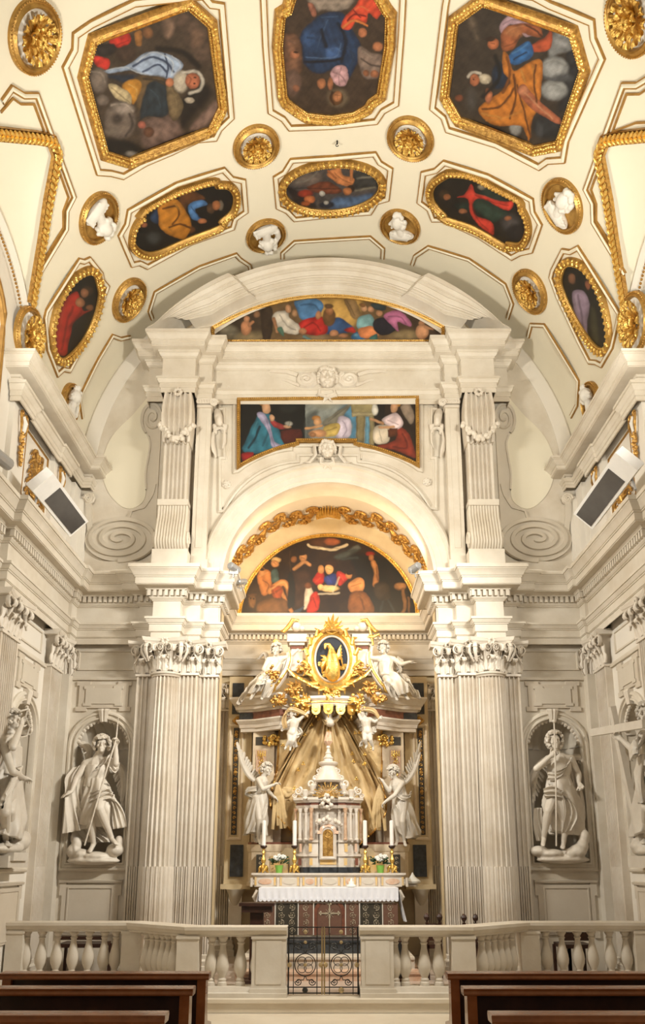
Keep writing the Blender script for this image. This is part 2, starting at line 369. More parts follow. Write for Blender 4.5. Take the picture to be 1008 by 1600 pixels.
def dentils(path, T, o0, o1, z0, z1, step=.078, w_=.046):
    mb = MB(); n = len(path)
    for i in range(n - 1):
        p, q = Vector(path[i]), Vector(path[i + 1]); L = (q - p).length
        if L < .1: continue
        d = (q - p) / L; nn = Vector((-d.y, d.x))
        def conv(k):
            if k <= 0 or k >= n - 1: return 0
            a, b, c = Vector(path[k - 1]), Vector(path[k]), Vector(path[k + 1]); x = (b - a).x * (c - b).y - (b - a).y * (c - b).x
            return 1 if x > 0 else -1
        s0 = -o1 if conv(i) < 0 else o1; s1 = L + o1 if conv(i + 1) < 0 else L - o1
        k = max(1, int((s1 - s0) / step)); st = (s1 - s0) / k
        for j in range(k):
            a = s0 + (j + .5) * st; P = [p + d * (a - w_ / 2), p + d * (a + w_ / 2)]
            vs = [T(x.x + nn.x * o, x.y + nn.y * o, z) for x in P for o in (o0, o1) for z in (z0, z1)]
            mb.add(vs, [(0, 1, 3, 2), (4, 6, 7, 5), (0, 4, 5, 1), (2, 3, 7, 6), (0, 2, 6, 4), (1, 5, 7, 3)])
    return mb
for sx in (-1, 1):
    m = MB(); m.mould(PATH, ENT, MP(sx)); t = trim(m, 'stone')
    pd = [(4.10, 6.5)] + PATH[1:]
    dentils(pd, MP(sx), .04, .095, 5.632, 5.722).obj('dentils', 'stone', t, kind='stuff')
# front layer of the centre piece above the columns: pier, spandrels, attic
m = MB(); A0 = [(-2.72, 4.97), (-1.70, 4.97), (-1.70, 6.03)] + arc(0, ARCZ, ARCR, 180, 0, 48) + [(1.70, 6.03), (1.70, 4.97), (2.72, 4.97), (2.72, 9.4), (2.72, 10.2), (-2.72, 10.2)]
m.plate([A0], ME(), -.02, .10); struct(m, 'trim_91', 'stone')
# side attic: upper cornice
UPC = [(0, 7.60), (.018, 7.60), (.018, 7.64), (.03, 7.645), (.03, 7.69), (.045, 7.695), (.07, 7.73), (.07, 7.745), (0, 7.75), (0, 7.80), (.02, 7.802), (.04, 7.825), (.19, 7.83), (.19, 7.84), (.205, 7.842), (.205, 7.895), (.22, 7.898), (.22, 7.91), (.24, 7.925), (.27, 7.96), (.29, 7.968), (.29, 7.978), (.31, 7.98), (.31, 8.015), (0, 8.04)]
UPL = [(o * .55, z) for o, z in UPC[:6]]
for sx in (-1, 1):
    m = MB(); m.mould([(4.12, 9.05), (4.02, 9.05), (4.02, 11.76), (3.88, 11.76), (3.88, 11.9)], UPC, MP(sx))
    m.mould([(4.10, 9.05), (3.98, 9.05), (3.98, 9.5), (4.01, 9.5), (4.01, 10.65), (3.98, 10.65), (3.98, 11.1), (4.01, 11.1)], [(0, 7.46), (.02, 7.46), (.02, 7.52), (.035, 7.525), (.035, 7.59), (.05, 7.60), (.08, 7.65), (.08, 7.665), (.10, 7.67), (.10, 7.71), (0, 7.72)], MP(sx))
    trim(m, 'stone')
    m = MB()
    for y0, y1 in ((9.08, 9.52), (10.62, 11.02), (11.55, 11.85)): m.box(y0, y1, 6.08, 7.6, 0, .07, MS(sx))
    m.box(9.05, 11.9, 6.08, 6.22, 0, .11, MS(sx)); m.obj('attic_pilaster_strip', 'white', wall_left if sx < 0 else wall_right)
    # window archivolt with beading
    A1 = arc(WY, 7.80, 1.60, 40, 140, 30)
    m = MB(); m.mould(A1, [(-.30, 0), (-.30, .05), (-.26, .09), (-.19, .09), (-.16, .05), (-.10, .05), (-.06, .10), (-.02, .12), (0, .12), (0, 0)], MS(sx)); t = trim(m, 'white')
    mb_ = MB()
    for y, z in arc(WY, 7.80, 1.47, 40, 140, 55): mb_.ell(MS(sx)(y, z, .06), (.018, .02, .018), 6, 4)
    mb_.obj('beading', 'goldline', t, kind='stuff')
    # gilt border round the window
    wl = [(WY - .68, 6.35), (WY + .68, 6.35), (WY + .68, 8.25)] + arc(WY, 8.0, .725, 20, 160, 12) + [(WY - .68, 8.25)]
    m = MB(); m.mould(wl, [(-.0, 0), (-.0, .05), (-.02, .05), (-.02, .03), (-.06, .06), (-.1, .03), (-.1, .05), (-.13, .05), (-.13, 0)], MS(sx), closed=True); m.obj('window_border', 'goldline', bpy.data.objects['window_%d' % (1 if sx < 0 else 2)])
# ================================================================ columns, pilasters, capitals
def leaf_mesh(lobes=3, wd=1.0):
    prof = [(0, 0), (.02, .12), (.04, .24), (.05, .36), (.07, .48), (.10, .60), (.15, .72), (.24, .84), (.36, .93), (.47, .95), (.55, .88), (.58, .76), (.53, .68)]; m = MB(); rows = []; n = len(prof)
    for k, (o, z) in enumerate(prof):
        t = k / (n - 1); sc = abs(math.sin(t * (lobes + .5) * pi)); w_ = wd * (.30 - .06 * t) * (.50 + .50 * sc ** .7) * (1 if t < .75 else 1 - (t - .75) * 1.6)
        rows.append([(s * w_, -(o + .13 * (1 - abs(s)) ** 1.5 - .035 * math.cos(s * pi * 3) + .06 * (1 - sc) * abs(s) - .03), z + .05 * abs(s) * sc) for s in (-1, -.75, -.5, -.25, 0, .25, .5, .75, 1)])
    m.rings(rows, closed=False, cap=False); back = [[(x, y + .05, z - .02) for x, y, z in r_] for r_ in rows]
    m.rings([r_[::-1] for r_ in back], closed=False, cap=False)
    for s in (0, -1): m.rings([[r_[s] for r_ in rows], [r_[s] for r_ in back]], closed=False, cap=False)
    m.rings([rows[-1], back[-1]], closed=False, cap=False)
    return m.mesh('acanthus_leaf', 'statue', sharp=40)
def volute_mesh():
    m = MB(); pts = []; rad = []
    for i in range(26):
        a = i / 25 * 2.6 * 2 * pi / 1.3; r_ = .42 * (1 - i / 25) ** .8 + .04; pts.append((r_ * math.cos(a) * 1.0, -.02 * i / 25, r_ * math.sin(a))); rad.append(.11 - .05 * i / 25)
    m.tube(pts, rad, 6); m.tube([(.42, 0, 0), (.40, 0, -.3), (.2, 0, -.65), (-.1, 0, -1.05)], [.10, .10, .08, .05], 6)
    return m.mesh('volute', 'statue', sharp=60)
LEAF, VOL = leaf_mesh(), volute_mesh()
ZB, ZA0, ZA1 = 4.48, 4.90, 4.98                    # capital: foot, abacus
def frame_rot(T):
    o = Vector(T(0, 0, 0)); ex = Vector(T(1, 0, 0)) - o; ew = Vector(T(0, 0, 1)) - o
    return Matrix((ex, -ew, Vector((0, 0, 1)))).transposed()        # local x = along, local -y = out
def pil_capital(parent, T, uc, hw, proj, zb=ZB, za=ZA0, zt=ZA1):
    h = za - zb; rot = frame_rot(T); m = MB()
    rs = []
    for t in (0, .3, .7, 1.0):
        g = -.03 + .07 * t * t; z = zb + h * t; a, b = hw * .94 + g, proj + g; rs.append([T(uc - a, z, 0), T(uc - a, z, b), T(uc + a, z, b), T(uc + a, z, 0)])
    m.rings(rs)
    m.box(uc - hw - .02, uc + hw + .02, zb - .035, zb, 0, proj + .02, T)
    n = 14; top = [(uc - hw - .13, 0)] + [(uc - hw - .13 + (2 * hw + .26) * i / n, proj + .13 - .08 * math.sin(pi * i / n)) for i in range(n + 1)] + [(uc + hw + .13, 0)]
    m.rings([[T(u, z, w + dw if w else 0) for u, w in top] for z, dw in ((za, -.03), (za + .03, -.01), (za + .035, 0), (zt, .02))])
    for i in range(7): a = i * 2 * pi / 7; m.ell(T(uc + .035 * math.cos(a), za + .03 + .035 * math.sin(a), proj + .09), (.022, .022, .022), 6, 4)
    cap = m.obj('capital', 'statue', parent)
    k = max(2, round(hw * 2 / .17)); st = 2 * hw / k
    for i in range(k): inst(LEAF, 'acanthus_leaf', cap, T(uc - hw + st * (i + .5), zb, proj), rot, (st * 1.6, .20, h * .56))
    for i in range(k + 1): inst(LEAF, 'acanthus_leaf', cap, T(uc - hw + st * i, zb + h * .05, proj - .01), rot, (st * 1.6, .27, h * .92))
    for s in (-1, 1):
        inst(VOL, 'volute', cap, T(uc + s * (hw + .02), za - .075, proj + .07), rot, (-s * .17, .3, .19))
        inst(VOL, 'volute', cap, T(uc + s * .055, za - .06, proj + .06), rot, (s * .11, .25, .13))
    return cap
def flute_line(u0, u1, n, proj, dep, convex):
    pts = [(u0, 0), (u0, proj)]; mg = (u1 - u0) * .07; st = (u1 - u0 - 2 * mg) / n
    for i in range(n):
        a = u0 + mg + st * i + st * .1; b = a + st * .8
        if convex: q = [(a, proj), (a + .002, proj - dep * .8)] + [(a + (b - a) * k / 6, proj - dep * .8 + dep * .9 * math.sin(pi * k / 6)) for k in range(1, 6)] + [(b - .002, proj - dep * .8), (b, proj)]
        else: q = [(a, proj), (a + .002, proj - dep * .35)] + [(a + (b - a) * k / 6, proj - dep * (.35 + .65 * math.sin(pi * k / 6))) for k in range(1, 6)] + [(b - .002, proj - dep * .35), (b, proj)]
        pts += q
    return pts + [(u1, proj), (u1, 0)]
def pilaster(T, u0, u1, proj, n, label, zb=.15, cable=1.62, cap=True, ztop=ZB, group=None, za=ZA0, zt=ZA1):
    p = thing('fluted_pilaster', label, 'pilaster', T((u0 + u1) / 2, zb, proj / 2), group)
    m = MB()
    for z0, z1, cv in ((zb + .25, cable, True), (cable, ztop - .035, False)):
        l = flute_line(u0, u1, n, proj, (u1 - u0) / n * .58, cv); m.rings([[T(u, z, w) for u, w in l] for z in (z0, z1)])
    m.obj('shaft', 'flute', p)
    m = MB(); m.mould([(u0, 0), (u0, proj), (u1, proj), (u1, 0)], [(.05, zb), (.05, zb + .1), (.03, zb + .11), (.04, zb + .17), (.015, zb + .2), (.02, zb + .25), (0, zb + .26)], lambda u, w, z: T(u, z, w)); m.obj('base', 'stone', p)
    if cap: pil_capital(p, T, (u0 + u1) / 2, (u1 - u0) / 2, proj, ztop, za, zt)
    return p
def column(sx, label):
    cx, cy = sx * 2.47, 11.74; c = thing('fluted_column', label, 'column', (cx, cy, .15))
    RB, RT = .275, .222; NF = 24; z0, zc, z1 = .48, 1.62, ZB - .05
    def prof(convex):
        o = []
        for i in range(NF):
            for k in range(7):
                a = (i + k / 7) / NF * 2 * pi; q = k / 7
                if q < .14: d = 0
                else:
                    s = math.sin(pi * (q - .14) / .86); d = (-.016 + .018 * s) if convex else -(.014 + .030 * s)
                    if convex: d = min(d, .004)
                o.append((a, d))
        return o
    def rr(z): t = (z - z0) / (z1 - z0); return RB - (RB - RT) * t ** 1.5
    m = MB()
    for zs, cv in ((np.linspace(z0, zc, 6), True), (np.linspace(zc, z1, 18), False)):
        pr = prof(cv); m.rings([[(cx + (rr(z) + d) * math.cos(a), cy + (rr(z) + d) * math.sin(a), z) for a, d in pr] for z in zs])
    m.lathe([(RT, z1 - .02), (RT + .01, z1), (RT + .03, z1 + .015), (RT + .03, z1 + .04), (RT, z1 + .05)], (cx, cy, 0), 32)
    m.obj('shaft', 'flute', c)
    m = MB(); m.box(cx - .36, cx + .36, cy - .36, cy + .36, .15, .25); m.lathe([(.35, .25), (.37, .28), (.35, .32), (.31, .34), (.30, .37), (.33, .40), (.32, .44), (.28, .48)], (cx, cy, 0), 32); m.obj('base', 'stone', c)
    h = ZA0 - ZB; m = MB()
    m.lathe([(RT - .02, ZB), (RT - .035, ZB + h * .4), (RT - .01, ZB + h * .8), (RT + .05, ZA0)], (cx, cy, 0), 24)
    rs = []
    for z, g in ((ZA0 - .01, -.03), (ZA0 + .03, 0), (ZA0 + .035, .01), (ZA1 + .01, .03)):
        o = []
        for q in range(4):
            for i in range(12):
                t = -1 + 2 * (i + .5) / 12; L = .335 + g; bow = L - .085 * (1 - t * t); p = Vector((t * L, -bow)); p.rotate(Matrix.Rotation(q * pi / 2, 2)) ; o.append((cx + p.x, cy + p.y, z))
        rs.append(o)
    m.rings(rs)
    for q in range(4):
        an = q * pi / 2 - pi / 2
        for i in range(7): a = i * 2 * pi / 7; b = .038; m.ell((cx + .27 * math.cos(an) - b * math.cos(a) * math.sin(an), cy + .27 * math.sin(an) + b * math.cos(a) * math.cos(an), ZA0 + .04 + b * math.sin(a)), (.024, .024, .024), 6, 4)
    cap = m.obj('capital', 'statue', c)
    for i in range(8):
        a = i * pi / 4; rot = Matrix.Rotation(a + pi / 2, 3, 'Z')
        inst(LEAF, 'acanthus_leaf', cap, (cx + RT * math.cos(a), cy + RT * math.sin(a), ZB), rot, (.27, .22, h * .56))
        a += pi / 8; rot = Matrix.Rotation(a + pi / 2, 3, 'Z')
        inst(LEAF, 'acanthus_leaf', cap, (cx + (RT - .005) * math.cos(a), cy + (RT - .005) * math.sin(a), ZB + .02), rot, (.28, .30, h * .92))
    for q in range(4):
        a = q * pi / 2 + pi / 4
        for s in (-1, 1): inst(VOL, 'volute', cap, (cx + .37 * math.cos(a) - s * .03 * math.sin(a), cy + .37 * math.sin(a) + s * .03 * math.cos(a), ZA0 - .08), Matrix.Rotation(a + s * .35, 3, 'Z'), (.17, .3, .19))
        a = q * pi / 2
        for s in (-1, 1): inst(VOL, 'volute', cap, (cx + .285 * math.cos(a) - s * .06 * math.sin(a), cy + .285 * math.sin(a) + s * .06 * math.cos(a), ZA0 - .06), Matrix.Rotation(a + pi / 2, 3, 'Z'), (-s * .11, .25, .13))
    return c
column(-1, 'fluted stone column with a leafy capital left of the altar recess')
column(1, 'fluted stone column with a leafy capital right of the altar recess')
for sx, nm in ((-1, 'left'), (1, 'right')):
    def TX(u, v, w, sx=sx): return (sx * u, D - w, v)
    pilaster(TX, 2.62, 2.93, .16, 4, 'narrow fluted pilaster half hidden by the %s column, on the niche side' % nm)
    pilaster(TX, 1.99, 2.28, .24, 4, 'fluted pilaster standing between the %s column and the recess jamb' % nm)
    pilaster(TX, 1.70, 1.985, .12, 4, 'fluted pilaster on the corner of the %s recess jamb' % nm)
    def TR(u, v, w, sx=sx): return (sx * u, RECY - w, v)
    pilaster(TR, 1.62, 1.97, .12, 4, 'fluted pilaster deep in the recess beside the altar, %s side' % nm, ztop=4.34, za=4.72, zt=4.80)
    TS = MS(sx)
    pilaster(TS, 11.09, 11.55, .10, 7, 'fluted pilaster of the %s side wall next to the corner' % nm)
    pilaster(TS, 9.30, 9.85, .10, 8, 'fluted pilaster of the %s side wall nearer the pews' % nm)
    # capital strip in the corner
    m = MB(); m.box(11.72, 11.9, .15, ZB, 0, .16, TS); m.obj('corner_strip', 'stone', wall_left if sx < 0 else wall_right)
    m = MB(); o = [(3.96, 0), (4.12, 0), (4.12, .1), (3.96, .1)]
    cs = MB(); cs.box(3.97, 4.1, ZB, ZA1, 0, .1, TX); cs = cs.obj('corner_capital', 'statue', wall_end)
    for k, (u, z) in enumerate(((3.97, ZB), (4.06, ZB), (3.93, ZB + .1), (4.02, ZB + .1))): inst(LEAF, 'acanthus_leaf', cs, TX(u, z, .1), frame_rot(TX), (.22, .3, .3))
    # string course at the foot of the capitals
    m = MB(); m.mould([(4.12, 9.85), (4.12, 11.09)], [(0, ZB - .06), (.035, ZB - .06), (.04, ZB - .03), (.025, ZB - .02), (.025, ZB), (0, ZB)], MP(sx))
    m.mould([(4.12, 11.55), (4.12, 11.9), (2.93, 11.9)], [(0, ZB - .06), (.035, ZB - .06), (.04, ZB - .03), (.025, ZB - .02), (.025, ZB), (0, ZB)], MP(sx)); trim(m, 'stone')
# ================================================================ painted canvases
def lin(c): return [((v / 255 + .055) / 1.055) ** 2.4 if v > 10 else v / 255 / 12.92 for v in c]
def area2(P): return sum(P[i - 1][0] * P[i][1] - P[i][0] * P[i - 1][1] for i in range(len(P)))
def ccw(P): return list(P) if area2(P) > 0 else list(P)[::-1]
def seg_d(X, Y, a, b):
    dx, dy = b[0] - a[0], b[1] - a[1]; L = dx * dx + dy * dy + 1e-9; t = np.clip(((X - a[0]) * dx + (Y - a[1]) * dy) / L, 0, 1)
    return np.hypot(X - a[0] - t * dx, Y - a[1] - t * dy)
def inside(X, Y, P):
    c = np.zeros(X.shape, bool); n = len(P)
    for i in range(n):
        (x1, y1), (x2, y2) = P[i], P[i - 1]
        if y1 != y2: c ^= ((y1 > Y) != (y2 > Y)) & (X < (x2 - x1) * (Y - y1) / (y2 - y1) + x1)
    return c
def paint_colors(X, Y, bg, shapes, Z):
    ox, oy, k = Z; U, V = (X - ox) * k, (Y - oy) * k; ph = [1.3 * s_ for s_ in range(12)]
    wob = lambda a, b, p: np.sin(a * .031 + 1.7 * np.sin(b * .043 + p)) + .6 * np.sin(a * .083 + 1.3 * np.sin(b * .097 + 2 * p)) + .35 * np.sin(a * .21 + b * .13 + p)
    fine = .55 * wob(U, V, 1.0) + .45 * wob(V * 1.7, U * 1.5, 2.2)
    C = np.array(lin(bg))[None, :] * (1 + .22 * fine)[:, None]; U, V = U + 1.5 * wob(V, U, .3), V + 1.5 * wob(U, V, 4.1)
    for si, s in enumerate(shapes):
        t, col, soft = s[0], np.array(lin(s[1])), max(s[2] * .75, 1.2)
        an = si * 1.9; fold = np.sin((U * math.cos(an) + V * math.sin(an)) * .075 + 1.8 * np.sin((V * math.cos(an) - U * math.sin(an)) * .05 + si)) * .6 + .4 * np.sin((U * math.sin(an) + V * math.cos(an)) * .16 + si * 2)
        col = col[None, :] * np.clip(.92 + (.22 if t == 'p' else .14) * fold + .14 * fine, .3, 1.5)[:, None]
        if t == 'e':
            cx, cy, rx, ry = s[3:7]; d = (np.hypot((U - cx) / rx, (V - cy) / ry) - 1) * min(rx, ry)
        elif t == 'l':
            w_ = s[3]; P = crom(s[4], False, 5) if len(s[4]) > 2 else s[4]; d = np.full(U.shape, 1e9)
            for a, b in zip(P, P[1:]): d = np.minimum(d, seg_d(U, V, a, b))
            d -= w_ / 2
        else:
            P = crom(s[3], True, 5) if t == 'p' else s[3]; d = np.full(U.shape, 1e9)
            for i in range(len(P)): d = np.minimum(d, seg_d(U, V, P[i - 1], P[i]))
            d = np.where(inside(U, V, P), -d, d)
        a = np.clip(.5 - d / (2 * soft), 0, 1); a = (a * a * (3 - 2 * a))[:, None] * (.55 if t == 'l' and s[3] < 9.5 else 1)
        rim = np.clip(-d / (soft * 3 + 6), 0, 1)[:, None]; C = C * (1 - a) + col * (.55 + .45 * rim) * a
    return C
def canvas(parent, outline, fmap, bg, shapes, Z, step=.9, gain=.82):
    P = outline; xs = np.arange(min(p[0] for p in P) - 1, max(p[0] for p in P) + 1 + step, step); yy = np.arange(min(p[1] for p in P) - 1, max(p[1] for p in P) + 1 + step, step)
    X, Y = np.meshgrid(xs, yy); nx, ny = len(xs), len(yy)
    keep = inside((X[:-1, :-1] + X[1:, 1:]) / 2, (Y[:-1, :-1] + Y[1:, 1:]) / 2, P); X, Y = X.ravel(), Y.ravel()
    used = np.zeros(ny * nx, bool); j, i = np.nonzero(keep); q = np.stack([j * nx + i, j * nx + i + 1, (j + 1) * nx + i + 1, (j + 1) * nx + i], 1); used[q.ravel()] = True
    idx = np.cumsum(used) - 1; q = idx[q]; X, Y = X[used], Y[used]
    C = np.clip(paint_colors(X, Y, bg, shapes, Z) * gain, .004, 1); C *= (1 + .045 * rng.standard_normal((len(C), 1)))
    co = np.array([fmap(x, y) for x, y in zip(X, Y)]) - np.array(org(parent))
    me = bpy.data.meshes.new('canvas'); me.from_pydata(co.tolist(), [], q.tolist()); me.materials.append(M['paint'])
    at_ = me.color_attributes.new('paint', 'FLOAT_COLOR', 'POINT'); at_.data.foreach_set('color', np.concatenate([np.clip(C, 0, 1), np.ones((len(C), 1))], 1).ravel().astype(np.float32))
    ob = bpy.data.objects.new('canvas', me); return put(ob, parent, off=org(parent))
def resample(P, step, closed=True):
    P = list(P) + ([P[0]] if closed else []); out = []; carry = 0
    for p, q in zip(P, P[1:]):
        L = math.hypot(q[0] - p[0], q[1] - p[1]); d = carry
        while d < L: out.append((p[0] + (q[0] - p[0]) * d / L, p[1] + (q[1] - p[1]) * d / L, (q[0] - p[0]) / L, (q[1] - p[1]) / L)); d += step
        carry = d - L
    return out
def beads(P, T, off, w_, step, r_, closed=True, jit=0, n=7, mm=5):
    mb = MB()
    for u, v, du, dv in resample(P, step, closed):
        a, b = u - dv * off, v + du * off; j = lambda: (random.random() - .5) * jit
        c = Vector(T(a + j(), b + j(), w_)); ex = (Vector(T(a + du * .01, b + dv * .01, w_)) - Vector(T(a, b, w_))).normalized(); ez = (Vector(T(a, b, w_ + .01)) - Vector(T(a, b, w_))).normalized()
        mb.ell(c, (r_[0] * (1 + j() * 8), r_[1] * (1 + j() * 8), r_[2]), n, mm, Matrix((ex, ez.cross(ex), ez)).transposed())
    return mb
LINE = [(0, 0), (0, .016), (.016, .016), (.016, .006)]
def double_line(P, T, name_parent, closed=True, wide=.07, name='moulding'):
    m = MB(); m.mould(P, [(.012, .0), (.016, .028), (wide * .5, .04), (wide - .016, .028), (wide - .012, 0)], T, closed); o = m.obj(name, 'plaster', name_parent)
    m = MB(); m.mould(P, [(0, -.002), (0, .026), (.017, .026), (.017, -.002)], T, closed); m.mould(P, [(wide - .015, -.002), (wide - .015, .026), (wide, .026), (wide, -.002)], T, closed)
    m.obj('gilt_edge', 'goldline', o); return o
def vpanel(label, group, cpx, opx, bg, shapes, Z, fw=.11, style='leaf', smooth=False, line=.085):
    cp = crom(cpx, True, 6) if smooth else cpx
    cs = ccw([pv(*p) for p in cp]); os_ = ccw([pv(*p) for p in opx])
    c0 = (sum(p[0] for p in cs) / len(cs), sum(p[1] for p in cs) / len(cs))
    t = thing('ceiling_painting', label, 'painting', MV(*c0, 0), group)
    canvas(t, [tuple(p) for p in cp], lambda x, y: MV(*pv(x, y), .012), bg, shapes, Z)
    m = MB(); m.mould(cs, [(.015, .0), (.012, .03), (-.01, .05), (-.02, .035), (-fw * .55, .075), (-fw * .85, .06), (-fw, .06), (-fw - .015, .02), (-fw - .015, 0)], MV, True); fr = m.obj('frame', 'goldr' if style == 'leaf' else 'golddk', t)
    if style == 'leaf':
        mb = beads(cs, MV, -fw * .35, .055, .045, (.030, .022, .022), jit=.015); mb.merge(beads(cs, MV, -fw * .75, .065, .05, (.032, .024, .022), jit=.018)); mb.merge(beads(cs, MV, -.004, .045, .03, (.012, .010, .012)))
    elif style == 'bead': mb = beads(cs, MV, -fw * .55, .07, .062, (.024, .028, .022)); mb.merge(beads(cs, MV, -fw, .06, .03, (.010, .012, .012)))
    else:
        mb = beads(cs, MV, -fw * .45, .06, .085, (.030, .040, .03)); mb.merge(beads(cs, MV, -fw * .95, .06, .085, (.020, .022, .026))); mb.merge(beads(cs, MV, -.002, .045, .03, (.010, .010, .010)))
    mb.obj('frame_ornament', 'goldb', fr, kind='stuff')
    double_line(os_, MV, t, True, line, 'outer_moulding'); return t
G_C = 'painted panels of the vault'
Z1 = (90, 0, 3.6)
vpanel('big octagonal painting of a white-bearded man in a blue-white cloak, sideways', G_C,
 [(134.4, 118), (148.3, 66.7), (292.8, 12.5), (324.7, 40.3), (341.4, 166.7), (326, 198.6), (201, 247), (166.4, 236)],
 [(95.6, 104), (149.7, 273.6), (170.6, 275), (191.4, 280), (228.9, 258), (267.8, 241.7), (309.4, 222), (338, 219.4), (346, 203), (366, 184), (351, 3), (331.7, 0), (320, -14), (209, -3), (140, 30.6), (112, 50), (111, 75)],
 (60, 48, 38), [
 ('p', (95, 75, 62), 40, [(600, 80), (720, 60), (840, 160), (860, 350), (760, 330), (700, 180)]), ('p', (122, 97, 80), 30, [(590, 80), (650, 90), (640, 190), (600, 200)]), ('p', (130, 100, 80), 25, [(760, 160), (820, 190), (800, 260), (760, 250)]),
 ('p', (120, 96, 86), 30, [(480, 680), (640, 650), (700, 760), (500, 830)]), ('p', (140, 112, 100), 20, [(740, 720), (890, 560), (900, 620), (840, 700)]), ('p', (34, 27, 24), 30, [(690, 560), (830, 470), (860, 540), (760, 650), (700, 720)]),
 ('p', (190, 48, 36), 6, [(290, 215), (385, 175), (405, 240), (320, 265)]), ('p', (195, 50, 40), 5, [(195, 310), (285, 330), (275, 385), (215, 370)]), ('p', (42, 35, 34), 10, [(215, 260), (310, 240), (325, 290), (240, 315)]),
 ('e', (140, 95, 60), 10, 505, 180, 28, 30), ('p', (155, 105, 55), 6, [(430, 180), (470, 170), (470, 250), (440, 250)]), ('e', (70, 52, 42), 15, 380, 300, 60, 45), ('p', (40, 50, 66), 15, [(250, 420), (450, 420), (420, 470), (300, 440)]),
 ('p', (150, 165, 188), 5, [(255, 395), (370, 370), (420, 345), (480, 300), (560, 285), (640, 310), (700, 350), (690, 390), (640, 440), (570, 430), (510, 440), (440, 400), (380, 395), (280, 410)]),
 ('l', (66, 80, 112), 6, 12, [(420, 370), (520, 320), (600, 340), (650, 400)]), ('l', (66, 80, 112), 6, 12, [(480, 400), (560, 360), (610, 400)]), ('l', (60, 74, 105), 5, 10, [(600, 300), (620, 380), (610, 430)]),
 ('l', (222, 228, 235), 4, 8, [(270, 392), (370, 375), (450, 405), (560, 430)]), ('l', (222, 228, 235), 4, 9, [(440, 345), (540, 290), (640, 340), (640, 420)]), ('l', (215, 222, 232), 4, 8, [(640, 310), (690, 360), (650, 420)]),
 ('p', (95, 75, 50), 12, [(430, 430), (600, 430), (560, 500), (470, 620), (430, 560)]), ('p', (188, 130, 48), 8, [(360, 480), (420, 440), (470, 470), (430, 575), (400, 560)]), ('p', (196, 176, 136), 6, [(285, 470), (340, 480), (410, 530), (400, 590), (340, 560), (300, 520)]), ('l', (120, 98, 66), 5, 8, [(300, 490), (360, 540), (400, 570)]),
 ('p', (38, 48, 56), 10, [(500, 480), (600, 460), (620, 640), (500, 650), (460, 660)]), ('p', (110, 92, 66), 6, [(610, 460), (690, 540), (700, 620), (650, 680), (620, 600)]),
 ('e', (200, 186, 165), 12, 690, 455, 42, 60), ('l', (205, 195, 180), 8, 18, [(700, 405), (780, 400), (815, 450), (800, 500), (740, 520)]), ('e', (178, 105, 75), 6, 758, 450, 42, 45), ('e', (192, 122, 86), 5, 630, 460, 24, 26), ('e', (195, 180, 160), 5, 740, 560, 28, 18),
 ('e', (120, 106, 96), 14, 230, 450, 50, 70), ('e', (118, 104, 94), 10, 250, 560, 35, 30), ('e', (112, 98, 88), 14, 350, 670, 90, 110), ('e', (168, 152, 140), 20, 370, 610, 50, 28), ('e', (66, 56, 52), 25, 330, 665, 32, 28), ('e', (140, 125, 112), 20, 300, 740, 40, 20),
 ('e', (165, 95, 78), 6, 470, 700, 22, 22), ('e', (105, 70, 52), 8, 510, 740, 32, 30), ('p', (24, 20, 19), 20, [(280, 780), (420, 800), (480, 850), (300, 860)]), ('e', (132, 124, 116), 8, 410, 860, 30, 14),
 ('l', (120, 66, 48), 4, 7, [(735, 425), (750, 440), (738, 470)]), ('e', (70, 36, 26), 4, 772, 432, 8, 5), ('e', (70, 36, 26), 4, 768, 466, 7, 5), ('l', (225, 212, 192), 5, 8, [(660, 430), (690, 470), (685, 500)]), ('l', (225, 212, 192), 5, 8, [(690, 415), (715, 450), (705, 490)]), ('l', (236, 190, 110), 6, 9, [(400, 470), (440, 500), (435, 550)]), ('l', (74, 62, 46), 6, 12, [(480, 440), (560, 450), (600, 470)]), ('l', (70, 86, 98), 6, 9, [(520, 500), (560, 540), (575, 600)]), ('l', (150, 128, 94), 5, 8, [(640, 500), (665, 570), (660, 640)]), ('l', (215, 84, 66), 5, 8, [(310, 215), (370, 200)]), ('l', (120, 20, 18), 5, 9, [(330, 250), (395, 225)]), ('l', (182, 166, 152), 10, 12, [(300, 590), (370, 580), (420, 620)]), ('l', (80, 68, 62), 10, 14, [(400, 640), (420, 700), (380, 760)]), ('l', (160, 145, 132), 8, 10, [(190, 400), (240, 410), (265, 460)]), ('l', (150, 120, 100), 20, 26, [(600, 100), (640, 140), (620, 200)]), ('l', (30, 24, 22), 16, 30, [(560, 270), (700, 290), (790, 370)])], Z1, .11)
Z2 = (400, 0, 4.2)
